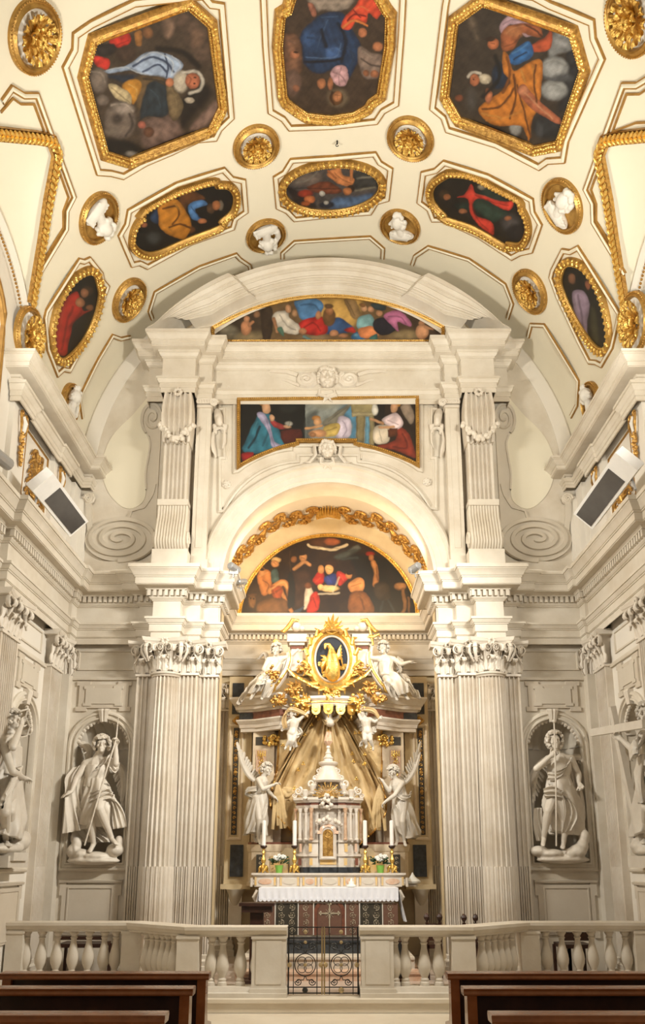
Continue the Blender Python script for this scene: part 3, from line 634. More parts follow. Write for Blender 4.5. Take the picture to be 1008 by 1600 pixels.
vpanel('tall painting of a woman in dark blue robes, upside down at the top', G_C,
 [(445, 24), (440.5, 71), (447.6, 148), (451, 155), (467, 167), (481, 176), (517, 180), (552, 175), (571, 164), (576, 155), (590, 145), (602, 71), (603.6, 24), (598, 17), (585, -5), (565, -25), (480, -25), (462, -5), (455, 18)],
 [(404.8, -30), (409.5, 71), (418, 176), (439, 188), (451, 203.5), (519, 201), (590.5, 193), (602, 176), (624, 164), (633, 48), (637, -30)],
 (58, 44, 34), [
 ('p', (140, 125, 112), 12, [(330, -60), (640, -60), (620, 40), (520, 70), (440, 60), (400, 70)]), ('p', (30, 50, 80), 12, [(300, 210), (430, 90), (570, 80), (640, 200), (690, 300), (660, 420), (600, 520), (560, 430), (420, 480), (320, 420), (300, 300)]),
 ('e', (56, 86, 132), 25, 350, 250, 45, 65), ('e', (66, 98, 150), 20, 505, 340, 55, 45), ('l', (110, 140, 182), 6, 8, [(330, 370), (440, 378), (530, 360), (560, 280)]), ('l', (85, 112, 150), 8, 8, [(395, 330), (430, 230), (470, 130)]), ('l', (85, 112, 150), 6, 6, [(430, 110), (540, 100)]), ('l', (18, 30, 50), 12, 22, [(540, 150), (590, 260), (560, 400)]), ('l', (18, 30, 50), 12, 22, [(430, 190), (460, 300)]),
 ('e', (122, 104, 82), 22, 538, 638, 70, 62), ('p', (190, 148, 152), 5, [(490, 470), (530, 425), (590, 430), (608, 490), (590, 550), (545, 560), (500, 520)]), ('l', (130, 90, 100), 5, 8, [(510, 470), (560, 490), (590, 540)]), ('l', (130, 90, 100), 5, 8, [(560, 440), (545, 500), (550, 550)]),
 ('e', (95, 62, 34), 8, 528, 640, 46, 45), ('e', (178, 118, 78), 5, 535, 628, 28, 34), ('e', (168, 108, 72), 6, 430, 545, 28, 34), ('e', (172, 110, 74), 6, 488, 545, 18, 42),
 ('p', (205, 72, 45), 5, [(580, 110), (650, 40), (700, -40), (790, -40), (800, 40), (830, 70), (790, 120), (740, 80), (720, 150), (660, 130), (620, 190), (560, 175)]), ('l', (222, 130, 66), 5, 14, [(570, 175), (640, 130), (730, 165)]), ('l', (150, 40, 28), 6, 10, [(640, 60), (690, 110)]),
 ('e', (180, 112, 76), 6, 700, 210, 30, 30), ('e', (180, 115, 78), 8, 800, 300, 36, 30), ('p', (128, 108, 97), 10, [(680, 300), (760, 340), (850, 370), (830, 490), (720, 510), (670, 400)]), ('e', (158, 100, 68), 6, 780, 480, 30, 25), ('e', (150, 95, 65), 6, 725, 475, 20, 20),
 ('p', (112, 78, 58), 15, [(190, 220), (280, 240), (300, 400), (290, 480), (200, 500), (180, 350)]), ('e', (172, 110, 78), 6, 250, 355, 32, 26), ('e', (105, 80, 68), 15, 240, 540, 60, 90), ('e', (150, 98, 72), 8, 262, 575, 22, 22), ('p', (155, 98, 78), 6, [(340, 20), (375, 20), (400, 90), (370, 100)]),
 ('l', (60, 36, 24), 4, 5, [(520, 618), (550, 622)]), ('l', (140, 84, 56), 4, 6, [(535, 625), (532, 648)]), ('l', (70, 42, 24), 5, 12, [(500, 600), (495, 640), (515, 680)]), ('l', (215, 180, 180), 5, 8, [(510, 450), (540, 470), (560, 530)]), ('l', (40, 66, 104), 8, 14, [(340, 240), (400, 260), (390, 340)]), ('l', (96, 130, 176), 8, 9, [(470, 330), (520, 310), (555, 330)]), ('l', (14, 24, 40), 10, 18, [(320, 400), (440, 400), (560, 380)]), ('l', (44, 62, 92), 8, 14, [(600, 300), (640, 380), (610, 470)]), ('l', (240, 150, 90), 5, 8, [(650, 60), (690, 40), (740, 60)]), ('l', (140, 36, 26), 6, 12, [(600, 130), (650, 90), (720, 100)]), ('l', (90, 74, 66), 8, 12, [(690, 380), (760, 420), (820, 430)]), ('l', (165, 145, 130), 8, 10, [(700, 330), (760, 370)]), ('e', (60, 38, 26), 5, 262, 340, 16, 8), ('l', (130, 95, 76), 8, 12, [(210, 260), (260, 280)])], Z2, .12)
Z3 = (660, 0, 3.476)
vpanel('big octagonal painting of a grey-bearded man wrapped in an orange robe', G_C,
 [(756.4, 7.2), (716, 36), (701.7, 149.6), (720.4, 182.7), (835.5, 227.3), (871.4, 220), (908.8, 108), (893, 55)],
 [(695, -12), (691.6, 6), (671.5, 170), (690, 185), (697, 205.7), (775, 230), (844, 266), (858.5, 256), (884.4, 254.6), (890, 221.5), (947.7, 92), (933, 57.5), (930.4, 28.8), (861, 0), (835, -14), (720, -24)],
 (50, 41, 34), [
 ('p', (112, 96, 80), 25, [(240, 80), (275, 85), (310, 200), (290, 200)]), ('e', (86, 80, 75), 30, 270, 540, 25, 55), ('p', (40, 40, 44), 20, [(790, 230), (870, 370), (810, 560), (740, 600), (780, 400)]),
 ('p', (132, 132, 132), 12, [(710, 180), (790, 170), (820, 260), (740, 290), (690, 320)]), ('e', (148, 148, 147), 14, 722, 370, 75, 66), ('e', (152, 152, 150), 14, 720, 485, 72, 56), ('e', (90, 92, 95), 20, 760, 420, 50, 20), ('e', (36, 38, 42), 20, 690, 680, 90, 70), ('e', (152, 150, 147), 12, 510, 690, 34, 44), ('e', (70, 72, 76), 16, 640, 700, 22, 40),
 ('p', (175, 144, 154), 5, [(420, 140), (470, 80), (540, 80), (600, 130), (560, 150), (480, 130), (440, 180)]), ('p', (180, 150, 158), 4, [(545, 170), (600, 170), (600, 190), (560, 195)]), ('l', (110, 85, 98), 5, 8, [(440, 130), (500, 100), (560, 120)]),
 ('p', (150, 84, 50), 6, [(430, 180), (470, 140), (560, 120), (640, 140), (650, 200), (590, 190), (540, 180), (500, 260), (440, 270)]), ('e', (195, 124, 78), 18, 500, 170, 50, 28), ('p', (170, 76, 46), 5, [(590, 250), (680, 190), (690, 150), (705, 150), (700, 260), (620, 280)]), ('e', (180, 104, 66), 6, 388, 235, 30, 30), ('e', (62, 40, 28), 6, 372, 208, 26, 14),
 ('p', (45, 96, 152), 6, [(470, 300), (580, 220), (600, 300), (500, 350)]), ('p', (30, 44, 64), 12, [(380, 390), (430, 330), (470, 440), (400, 480)]), ('l', (30, 60, 100), 6, 10, [(500, 320), (570, 280)]),
 ('p', (182, 110, 40), 5, [(440, 280), (470, 300), (500, 380), (600, 325), (655, 340), (640, 560), (600, 650), (580, 760), (540, 680), (400, 680), (310, 610), (330, 560), (380, 530), (480, 450), (440, 380)]),
 ('l', (112, 62, 20), 7, 12, [(500, 400), (510, 520), (480, 640)]), ('l', (112, 62, 20), 7, 12, [(330, 590), (430, 570), (500, 480)]), ('l', (112, 62, 20), 6, 10, [(520, 460), (560, 620), (590, 740)]), ('l', (212, 146, 68), 7, 12, [(540, 380), (560, 440)]), ('l', (212, 146, 68), 7, 10, [(330, 615), (430, 635)]), ('l', (205, 138, 62), 6, 10, [(600, 350), (620, 450)]),
 ('p', (168, 96, 66), 5, [(520, 480), (560, 455), (610, 520), (700, 600), (755, 640), (740, 670), (600, 590), (530, 510)]), ('e', (205, 134, 98), 10, 552, 488, 28, 26),
 ('l', (195, 184, 168), 6, 16, [(250, 415), (275, 388), (320, 395)]), ('e', (205, 190, 164), 8, 342, 425, 34, 28), ('e', (185, 112, 76), 5, 287, 430, 27, 34), ('e', (186, 114, 78), 5, 362, 515, 22, 40), ('e', (142, 82, 56), 8, 200, 530, 22, 18),
 ('l', (84, 44, 28), 4, 6, [(272, 420), (292, 416)]), ('e', (60, 32, 22), 3, 280, 428, 6, 4), ('l', (150, 88, 58), 4, 6, [(268, 432), (262, 446)]), ('l', (226, 214, 192), 5, 8, [(320, 410), (350, 425), (360, 445)]), ('l', (90, 46, 26), 6, 10, [(560, 130), (620, 160), (650, 195)]), ('l', (215, 146, 100), 6, 8, [(460, 180), (500, 150), (560, 135)]), ('l', (95, 50, 30), 5, 8, [(450, 250), (500, 230), (530, 190)]), ('l', (86, 42, 26), 4, 6, [(375, 232), (395, 236)]), ('l', (100, 150, 200), 6, 9, [(490, 290), (540, 260), (575, 235)]), ('l', (130, 74, 26), 7, 14, [(460, 310), (480, 400), (440, 500)]), ('l', (220, 156, 78), 7, 9, [(350, 650), (450, 640), (540, 600)]), ('l', (110, 60, 20), 6, 10, [(620, 350), (610, 450), (625, 560)]), ('l', (222, 152, 112), 6, 10, [(560, 500), (640, 580), (710, 640)]), ('l', (170, 170, 168), 12, 14, [(670, 340), (720, 320), (770, 340)]), ('l', (95, 96, 100), 12, 16, [(670, 420), (730, 430), (790, 410)]), ('l', (178, 178, 175), 10, 12, [(670, 470), (720, 450), (770, 470)]), ('l', (150, 150, 150), 10, 12, [(720, 200), (770, 200)]), ('l', (20, 18, 18), 14, 22, [(400, 300), (420, 420), (330, 520)])], Z3, .11)
Z4 = (180, 230, 3.36)
vpanel('elongated painting of a man in orange and blue stooping over a dark ground', G_C,
 [(209.8, 370), (214, 355), (226, 337), (228, 331), (276, 305), (329, 288), (338, 292.5), (355.6, 294), (364.5, 307), (360, 328), (342, 344.6), (341, 352), (290, 372), (246, 391), (224.6, 392), (211, 382)],
 [(183, 368), (194, 349), (198, 327), (275, 283.6), (351, 260), (364.5, 274.6), (384, 279), (388, 331), (370.5, 343), (366, 358), (299, 382), (229, 420.5), (216, 414.5), (204, 417.5), (192, 390)],
 (18, 16, 15), [('e', (62, 64, 64), 20, 200, 475, 38, 33), ('p', (92, 56, 30), 6, [(330, 250), (410, 230), (470, 270), (380, 300), (370, 380), (420, 430), (360, 440)]),
 ('p', (188, 122, 40), 5, [(225, 310), (290, 270), (340, 290), (395, 390), (370, 470), (320, 475), (240, 430), (220, 370)]), ('l', (112, 64, 18), 5, 10, [(250, 320), (320, 310), (330, 360), (300, 400)]), ('l', (112, 64, 18), 5, 10, [(280, 420), (340, 400), (390, 420)]), ('l', (220, 160, 74), 5, 9, [(300, 290), (345, 335)]), ('l', (215, 152, 68), 5, 9, [(240, 400), (300, 440)]),
 ('p', (82, 128, 184), 4, [(385, 300), (450, 275), (480, 300), (420, 320), (435, 360), (460, 380), (400, 375)]), ('l', (40, 66, 110), 3, 6, [(400, 310), (420, 340), (440, 370)]), ('p', (42, 62, 92), 6, [(180, 370), (215, 320), (222, 400)]), ('e', (92, 66, 46), 5, 500, 320, 22, 26), ('e', (130, 116, 100), 5, 553, 302, 15, 26), ('e', (170, 108, 68), 5, 530, 303, 22, 26), ('e', (180, 114, 74), 4, 455, 385, 25, 14), ('e', (160, 98, 66), 4, 150, 405, 18, 12)], Z4, .10, 'bead', True)
Z5 = (420, 230, 4.2)
vpanel('small oval painting of two struggling figures over a blue ground', G_C,
 [(519.3 + 73.5 * math.cos(a) + 0, 293 + 34 * math.sin(a) - 4 * math.cos(a)) for a in np.linspace(0, 2 * pi, 40, False)],
 [(426, 275), (441, 266), (453, 246.7), (520, 242), (588, 236), (597, 251), (615, 262), (609, 313), (591, 318), (580.7, 334.8), (515, 339.5), (459, 345.5), (446, 332), (430.7, 325)],
 (68, 63, 62), [('p', (122, 107, 98), 25, [(140, 220), (250, 170), (340, 170), (330, 230), (200, 250)]), ('p', (42, 35, 35), 18, [(110, 250), (220, 300), (320, 390), (200, 390)]), ('p', (56, 56, 55), 18, [(560, 160), (700, 180), (720, 260), (560, 260)]), ('l', (152, 147, 132), 10, 12, [(580, 200), (690, 190)]), ('l', (140, 134, 118), 10, 12, [(570, 280), (700, 260)]), ('l', (150, 142, 132), 10, 10, [(180, 230), (260, 210), (320, 160)]),
 ('p', (86, 112, 148), 20, [(430, 330), (560, 320), (690, 300), (600, 390), (400, 400)]), ('p', (112, 60, 40), 6, [(250, 260), (380, 220), (480, 290), (330, 300)]), ('p', (200, 128, 78), 6, [(380, 170), (460, 125), (490, 180), (560, 200), (540, 250), (470, 240), (430, 220)]), ('l', (200, 128, 78), 4, 20, [(540, 210), (545, 130)]), ('l', (170, 100, 58), 4, 14, [(390, 150), (440, 200)]), ('l', (135, 80, 46), 4, 8, [(430, 160), (470, 200), (540, 230)]), ('e', (52, 36, 27), 5, 540, 268, 26, 24), ('e', (185, 118, 72), 5, 516, 286, 30, 26),
 ('e', (155, 56, 36), 8, 240, 300, 50, 24), ('e', (194, 112, 66), 5, 268, 338, 36, 24), ('e', (172, 92, 52), 5, 240, 366, 30, 16), ('l', (28, 24, 20), 3, 8, [(170, 265), (470, 270)]), ('e', (40, 45, 60), 8, 380, 375, 48, 22), ('e', (195, 190, 180), 4, 350, 300, 20, 18), ('e', (190, 186, 178), 4, 376, 360, 18, 14)], Z5, .11, 'egg')
Z6 = (640, 240, 3.877)
vpanel('elongated painting of a dark-haired man in a bright red mantle', G_C,
 [(677, 299), (682.6, 288), (699, 277), (708, 275), (738, 279), (774, 297), (808, 315), (811.5, 325), (820.5, 343), (822, 361), (813, 378), (793.5, 377), (789, 380), (743, 353.5), (700.6, 339), (698, 335), (686, 322.5), (679, 312)],
 [(651.6, 316), (658, 267), (678.7, 262), (693, 249), (764, 271), (834.7, 309.6), (837, 330), (849, 351), (833.5, 395), (815, 399), (801, 406.4), (748, 371.5), (693, 346), (675, 346), (668, 328)],
 (26, 22, 18), [('e', (62, 46, 30), 8, 212, 245, 32, 30), ('e', (156, 98, 62), 5, 230, 260, 22, 18), ('p', (32, 46, 40), 8, [(280, 300), (380, 280), (470, 200), (560, 240), (600, 300), (500, 300), (380, 340), (300, 340)]), ('p', (38, 58, 48), 8, [(400, 290), (470, 280), (560, 330), (600, 360), (520, 410), (470, 390), (400, 340)]),
 ('p', (200, 60, 46), 4, [(290, 262), (340, 240), (375, 180), (400, 235), (440, 250), (560, 285), (630, 285), (610, 340), (540, 320), (440, 270), (390, 290), (400, 370), (500, 410), (510, 490), (420, 430), (370, 360), (355, 270)]), ('l', (122, 26, 22), 5, 8, [(400, 250), (500, 290), (600, 310)]), ('l', (122, 26, 22), 5, 8, [(385, 300), (410, 390), (480, 460)]), ('l', (226, 100, 80), 4, 7, [(340, 250), (420, 245), (540, 285)]),
 ('e', (80, 75, 75), 25, 612, 415, 55, 50), ('e', (36, 33, 35), 22, 645, 475, 55, 48), ('e', (170, 108, 72), 5, 600, 390, 22, 14), ('e', (168, 108, 72), 5, 325, 345, 25, 14), ('e', (150, 140, 120), 8, 440, 200, 26, 18)], Z6, .10, 'bead', True)
Z7 = (0, 380, 2)
vpanel('upright oval painting of a man in a red robe with hands joined', G_C,
 [(150, 445), (152.5, 462.5), (145, 495), (127.5, 530), (105, 555), (92.5, 559), (83.5, 545), (82.5, 515), (92.5, 475), (112.5, 442.5), (132.5, 428.5), (145, 430)],
 [(67, 497), (70, 484), (122.5, 402), (131, 404), (140, 400), (160, 425), (162, 436), (170.5, 446), (145, 515), (108, 583), (98, 581), (88.5, 590), (72, 548)],
 (14, 12, 11), [('p', (168, 42, 32), 3, [(205, 170), (240, 150), (255, 210), (285, 205), (235, 240), (215, 300), (200, 350), (175, 340), (170, 280), (185, 220)]), ('l', (98, 18, 16), 4, 7, [(225, 200), (205, 260), (190, 330)]), ('l', (98, 18, 16), 4, 6, [(250, 215), (220, 260)]), ('l', (206, 80, 60), 4, 6, [(200, 190), (188, 260)]), ('e', (62, 44, 32), 4, 270, 150, 18, 16), ('e', (150, 100, 70), 4, 262, 156, 12, 14), ('e', (158, 106, 74), 3, 247, 185, 14, 16), ('e', (146, 98, 68), 3, 277, 200, 12, 8)], Z7, .10, 'egg', True, .075)
Z8 = (504, 380, 2)
vpanel('upright oval painting of a dark figure draped in lilac cloth', G_C,
 [(881.5, 425), (891.5, 414), (914, 422.5), (934, 452.5), (946.5, 490), (951.5, 525), (946.5, 542.5), (934, 540), (914, 515), (891.5, 475), (880, 445)],
 [(859, 432.5), (862, 420), (879, 387), (891, 389), (904, 382), (919, 405), (971.5, 490), (965, 520), (959, 545), (941.5, 575), (932, 570), (921.5, 569), (904, 535), (871, 465)],
 (14, 12, 11), [('p', (152, 132, 154), 3, [(785, 150), (815, 145), (835, 180), (830, 240), (828, 300), (800, 240), (785, 190)]), ('l', (74, 60, 80), 3, 6, [(800, 160), (810, 220), (822, 280)]), ('l', (200, 184, 200), 3, 4, [(792, 160), (798, 215)]), ('e', (140, 96, 70), 4, 780, 110, 11, 15), ('e', (155, 94, 68), 3, 832, 130, 8, 13), ('p', (62, 60, 40), 6, [(840, 200), (860, 230), (865, 310), (845, 290)])], Z8, .10, 'egg', True, .075)

# gilt-edged borders that end on the end wall, and those round the lunettes
for P in ([(127, 655), (122.5, 625), (127, 610), (150, 563), (175, 521), (189, 526), (203, 523)], [(235, 500), (230, 487), (240, 455), (310, 415), (370, 394), (377, 402), (392, 412), (395, 424)],
          [(438, 404), (438, 394), (459, 375), (520, 371), (579.5, 367.6), (602, 387), (601, 404)], [(641.5, 412), (646.5, 397.5), (669, 382.5), (734, 402.5), (791.5, 442.5), (804, 475), (796.5, 499)], [(824, 524), (829, 504), (851.5, 505), (906.5, 595), (904, 635), (894, 654)]):
    double_line([(u, min(v, 11.88)) for u, v in (pv(*p) for p in P)], MV, ceiling, False, .07, 'vault_moulding')
for sx in (-1, 1):
    dy = 0 if sx < 0 else -.12
    def mr(P): return [(-sx * u, v + dy) for u, v in (pv(*p) for p in P)][::-sx]
    double_line(mr([(0, 155), (17, 131), (37, 143), (59, 143), (118, 307), (106, 330), (105, 359), (54.6, 442)]), MV, ceiling, False, .07, 'vault_moulding')
    for P in ([(0, 175), (19, 153), (31.6, 162), (52, 162), (73, 219), (37, 206), (0, 205)], [(90.6, 265), (106, 308), (98, 330), (98, 356), (64.7, 410.5)]):
        m = MB(); m.mould(mr(P), [(-.012, 0), (-.012, .02), (.012, .02), (.012, 0)], MV); m.obj('gilt_line', 'goldline', ceiling)
# ================================================================ medallions of the vault
PET = leaf_mesh(2, 1.25); PET.name = 'petal'; PET.materials.clear(); PET.materials.append(M['goldb'])
def medallion(px, py, kind, label, group, r_=.35, ri=.72, seed=0, vv=None):
    u0, v0 = vv if vv else pv(px, py); T = lambda a, b, w: MV(u0 + a, v0 + b, w)
    t = thing('ceiling_rosette' if kind == 'gold' else 'portrait_medallion', label, 'rosette' if kind == 'gold' else 'medallion', T(0, 0, 0), group)
    n = 48; c = [(r_ * math.cos(2 * pi * k / n), r_ * math.sin(2 * pi * k / n)) for k in range(n)]
    wd = r_ * (1 - ri)
    m = MB(); m.mould(c, [(0, 0), (0, .035), (wd * .15, .055), (wd * .3, .04), (wd * .4, .045), (wd * .65, .075), (wd * .85, .06), (wd, .03), (wd, .008)], T, True); m.obj('frame', 'golddk', t)
    beads(c, T, wd * .1, .05, .034, (.011, .010, .012)).obj('beading', 'goldr', t, kind='stuff')
    m = MB(); m.rings([[T(x * ri * k, y * ri * k, .012) for x, y in c] for k in (1.02, .5, .02)]); m.obj('ground', 'stucco' if kind == 'gold' else 'golddk', t)
    o = Vector(T(0, 0, 0)); ex = (Vector(T(.01, 0, 0)) - o).normalized(); ey = Vector((0, 1, 0)); nn = (Vector(T(0, 0, .01)) - o).normalized(); rr = r_ * ri
    if kind == 'gold':
        for ring, (cnt, r0, L, wd_, tilt, cz) in enumerate(((12, .18, .84, .52, .30, .015), (9, .14, .62, .50, .62, .04), (7, .08, .42, .42, 1.0, .07))):
            for k in range(cnt):
                a = 2 * pi * (k + .5 * ring + .13 * seed) / cnt; rad = ex * math.cos(a) + ey * math.sin(a); z = rad * math.cos(tilt) + nn * math.sin(tilt); x = rad.cross(nn).normalized(); y = z.cross(x)
                inst(PET, 'petal', t, o + rad * r0 * rr + nn * cz * r_ * 2, Matrix((x, y, z)).transposed(), (wd_ * rr, .35 * rr, L * rr))
        m = MB(); m.ell(o + nn * .10, (.05, .05, .04), 10, 6, Matrix((ex, ey, nn)).transposed())
        for k in range(6): a = k * pi / 3; m.ell(o + (ex * math.cos(a) + ey * math.sin(a)) * .045 + nn * .09, (.025, .025, .03), 7, 5)
        m.obj('bud', 'goldb', t)
    else:
        rg = random.Random(seed); m = MB(); an = rg.uniform(-.5, .5) + (pi if seed % 2 else 0); up = ex * math.sin(an) * .6 - ey * math.cos(an) if seed < 10 else Vector((0, 0, 1)) - nn * nn.z; up.normalize(); sd = up.cross(nn); sd = sd if seed % 2 else -sd
        rr *= 1.45; P = lambda a, b, w: o + sd * a * rr + up * (b + .14) * rr + nn * (w * rr + .01)
        B = Matrix((sd, up, nn)).transposed()
        m.ell(P(.05, .22, .16), (.26 * rr, .32 * rr, .26 * rr), 12, 8, B); m.ell(P(.24, .10, .14), (.12 * rr, .14 * rr, .16 * rr), 10, 6, B); m.caps(P(.28, .28, .2), P(.40, .10, .18), .05 * rr, .06 * rr); m.ell(P(.30, -.04, .16), (.08 * rr, .05 * rr, .12 * rr), 8, 6, B)
        m.caps(P(0, .0, .12), P(-.05, -.35, .1), .17 * rr, .20 * rr); m.ell(P(-.05, -.48, .1), (.56 * rr, .24 * rr, .18 * rr), 14, 8, B)
        for k in range(16): a = rg.uniform(.9, 4.3); m.ell(P(.02 + .30 * math.cos(a), .28 + .33 * math.sin(a), .14 + rg.random() * .12), (.10 * rr, .12 * rr, .09 * rr), 8, 5, B)
        for k in range(9): x = -.5 + k * .11; m.caps(P(x, -.35 + .05 * math.sin(k), .2), P(x * .8 + .12, -.68, .16), .045 * rr, .05 * rr)
        if seed % 3 == 0: m.chain([P(-.3, .3, .1), P(-.5, .0, .12), P(-.5, -.3, .14)], [.1 * rr, .12 * rr, .13 * rr])
        remesh(m, .011, 2).obj('relief_bust', 'stucco', t, sharp=0)
    return t
GR, GM = 'gilded rosettes of the vault', 'white portrait medallions of the vault'
medallion(52, 57, 'gold', 'big gilded rosette left of the white-bearded man painting', GR, .36, .74, 0)
medallion(990, 28, 'gold', 'gilded rosette right of the orange-robed man painting, by the picture edge', GR, .36, .74, 1)
medallion(400, 228, 'gold', 'gilded rosette between the white-bearded man panel and the small oval', GR, .35, .68, 2)
medallion(642, 216, 'gold', 'gilded rosette between the orange-robed man panel and the small oval', GR, .35, .68, 3)
medallion(200, 468, 'gold', 'gilded rosette beside the red-robed upright oval painting', GR, .37, .70, 4)
medallion(830, 455, 'gold', 'gilded rosette beside the lilac-draped upright oval painting', GR, .37, .70, 5)
medallion(42, 527, 'gold', 'gilded rosette above the end of the left upper cornice', GR, .40, .80, 6)
medallion(995, 505, 'gold', 'gilded rosette above the end of the right upper cornice', GR, .40, .80, 7)
medallion(152, 340, 'bust', 'white portrait medallion beside the left lunette, long-haired profile', GM, .36, .78, 1)
medallion(881, 321, 'bust', 'white portrait medallion beside the right lunette', GM, .37, .78, 2)
medallion(415, 367, 'bust', 'white portrait medallion above the pediment, left of its crown', GM, .34, .80, 3)
medallion(626, 353, 'bust', 'white portrait medallion above the pediment, right of its crown', GM, .34, .80, 4)
medallion(107, 632, 'bust', 'white portrait medallion half sunk behind the left upper cornice', GM, .33, .80, 12)
medallion(926, 630, 'bust', 'white portrait medallion half sunk behind the right upper cornice', GM, .33, .80, 13)
c = pv(527, 220); m = MB(); m.tube([MV(*c, 0), MV(*c, .06)], .012, 6); m.tube([MV(c[0] + .02 * math.cos(a), c[1], .08 + .02 * math.sin(a)) for a in np.linspace(0, 5, 10)], .006, 5)
m.obj('ceiling_hook', 'iron', None, 'tiny dark iron hook in the vault above the small oval painting', 'hook', o=MV(*c, 0))
# ================================================================ facade of the end wall: attic, pediment, arch, reliefs
FA = D - .10                                      # face of the attic centre piece
# plinth and upper order
def BX(m, sx, a0, a1, y0, y1, z0, z1): m.box(min(sx * a0, sx * a1), max(sx * a0, sx * a1), y0, y1, z0, z1)
for sx, nm in ((-1, 'left'), (1, 'right')):
    t = thing('scroll_pilaster', 'fluted upper pilaster with a garland, standing on a scroll, %s of the annunciation painting' % nm, 'pilaster', (sx * 2.44, 11.6, 6.08), 'scroll pilasters of the upper storey')
    m = MB(); BX(m, sx, 2.17, 2.72, 11.36, 11.80, 6.08, 6.38); m.obj('plinth', 'stone', t)
    # scroll: reeded console bulging forward at its foot
    m = MB(); nr = 11; a0, a1 = 2.21, 2.69; rows = []
    zs = np.linspace(6.38, 7.16, 22)
    for z in zs:
        k = (z - 6.38) / .78; y = 11.46 - .13 * math.sin(pi * min(1, k * 1.25)) ** 1 * (1 - k) - .06 * math.exp(-((k - .12) / .12) ** 2) - .05 * (1 - k); row = [(a0, 11.8), ]
        for i in range(nr * 5 + 1): q = i / (nr * 5); f_ = i % 5 / 5; row.append((a0 + (a1 - a0) * q, y - .020 * math.sin(pi * f_) - (0)))
        row.append((a1, 11.8)); rows.append([(sx * a, b, z) for a, b in row])
    m.rings(rows, closed=False, cap=False); BX(m, sx, 2.21, 2.69, 11.42, 11.8, 7.14, 7.24)
    for s in (0, 1):
        ax = a0 - .012 if s == 0 else a1 + .012
        m.tube([(sx * ax, 11.50 + (.11 * (1 - i / 20)) * math.cos(i * .75) - .02, 6.56 + (.15 * (1 - i / 20)) * math.sin(i * .75)) for i in range(21)], [.03 - .001 * i for i in range(21)], 6)
    m.obj('scroll', 'stone', t)
    m = MB(); l = flute_line(2.24, 2.63, 5, .38, .05, False); m.rings([[(sx * u, 11.82 - w, z) for u, w in l] for z in (7.24, 8.36)]); m.obj('shaft', 'flute', t)
    m = MB(); rows = []
    for z in np.linspace(8.22, 9.10, 14):
        k = (z - 8.22) / .88; g = .02 + .03 * math.sin(pi * k) ; l = flute_line(2.24 - g, 2.63 + g, 5, .40 + g * 1.6 + .03 * k, .055, False); rows.append([(sx * u, 11.82 - w, z) for u, w in l])
    m.rings(rows); m.obj('capital', 'flute', t)
    m = MB(); gl = [(2.18 + .51 * i / 12, 11.36 - .07 * math.sin(pi * i / 12), 8.50 - .28 * math.sin(pi * i / 12)) for i in range(13)]
    for i, p in enumerate(gl):
        for k in range(3): m.ell((sx * p[0] + (random.random() - .5) * .05, p[1] + (random.random() - .5) * .05, p[2] + (random.random() - .5) * .06), (.042, .042, .042), 7, 5)
    m.obj('garland', 'statue', t, kind='stuff'); m = MB()
    for k in range(8): a = k * pi / 4; m.ell((sx * 2.435 + .05 * math.cos(a), 11.33, 9.08 + .05 * math.sin(a)), (.03, .03, .03), 7, 5)
    m.obj('flower', 'statue', t)
    # flat inner pilaster with an ionic capital and a mask with a cloth
    t2 = thing('flat_pilaster', 'smooth flat pilaster with a small scrolled capital, %s side of the annunciation painting' % nm, 'pilaster', (sx * 2.05, 11.7, 6.08), 'flat pilasters of the upper storey')
    m = MB(); BX(m, sx, 1.93, 2.165, 11.62, 11.80, 6.08, 8.96); BX(m, sx, 1.90, 2.165, 11.60, 11.8, 6.08, 6.3); BX(m, sx, 2.0, 2.1, 11.61, 11.70, 6.5, 8.8); m.obj('shaft', 'stone', t2)
    m = MB(); BX(m, sx, 1.91, 2.165, 11.58, 11.8, 8.96, 9.0); BX(m, sx, 1.90, 2.165, 11.56, 11.8, 9.02, 9.11)
    for k in range(5): m.ell((sx * (1.98 + .045 * k), 11.57, 9.06), (.02, .03, .03), 7, 5)
    m.tube([(sx * 1.88 + .07 * (1 - i / 18) * math.cos(i * .8), 11.56, 9.03 + .07 * (1 - i / 18) * math.sin(i * .8)) for i in range(19)], .022, 6); m.obj('capital', 'statue', t2)
    # swag hanging inside the frame corner
    t3 = thing('scroll_bracket', 'carved bracket with a face and hanging cloth, %s edge of the annunciation frame' % nm, 'ornament', (sx * 1.80, FA, 8.6), 'carved brackets of the annunciation frame')
    m = MB(); m.chain([(sx * 1.85, FA - .04, 8.98), (sx * 1.82, FA - .09, 8.86), (sx * 1.80, FA - .10, 8.74)], [.06, .075, .06]); m.ell((sx * 1.80, FA - .13, 8.8), (.05, .05, .07))
    for s in (-1, 1): m.caps((sx * 1.80 + s * .09, FA - .04, 8.72), (sx * 1.80 + s * .07, FA - .03, 8.60), .045, .035)
    remesh(m, .012, 2).obj('mask', 'statue', t3, sharp=0)
    m = MB(); m.tube([(sx * (1.80 + .09 * math.cos(a)), FA - .05, 8.58 + .10 * math.sin(a)) for a in np.linspace(0, pi, 10)], .03, 6); m.tube([(sx * 1.90, FA - .06, 8.58), (sx * 1.91, FA - .09, 8.42), (sx * 1.88, FA - .08, 8.26), (sx * 1.84, FA - .05, 8.14)], [.035, .05, .05, .012], 7, .6); m.tube([(sx * 1.71, FA - .05, 8.58), (sx * 1.71, FA - .06, 8.42), (sx * 1.74, FA - .05, 8.30)], [.03, .035, .01], 7, .6); m.obj('cloth', 'statue', t3)
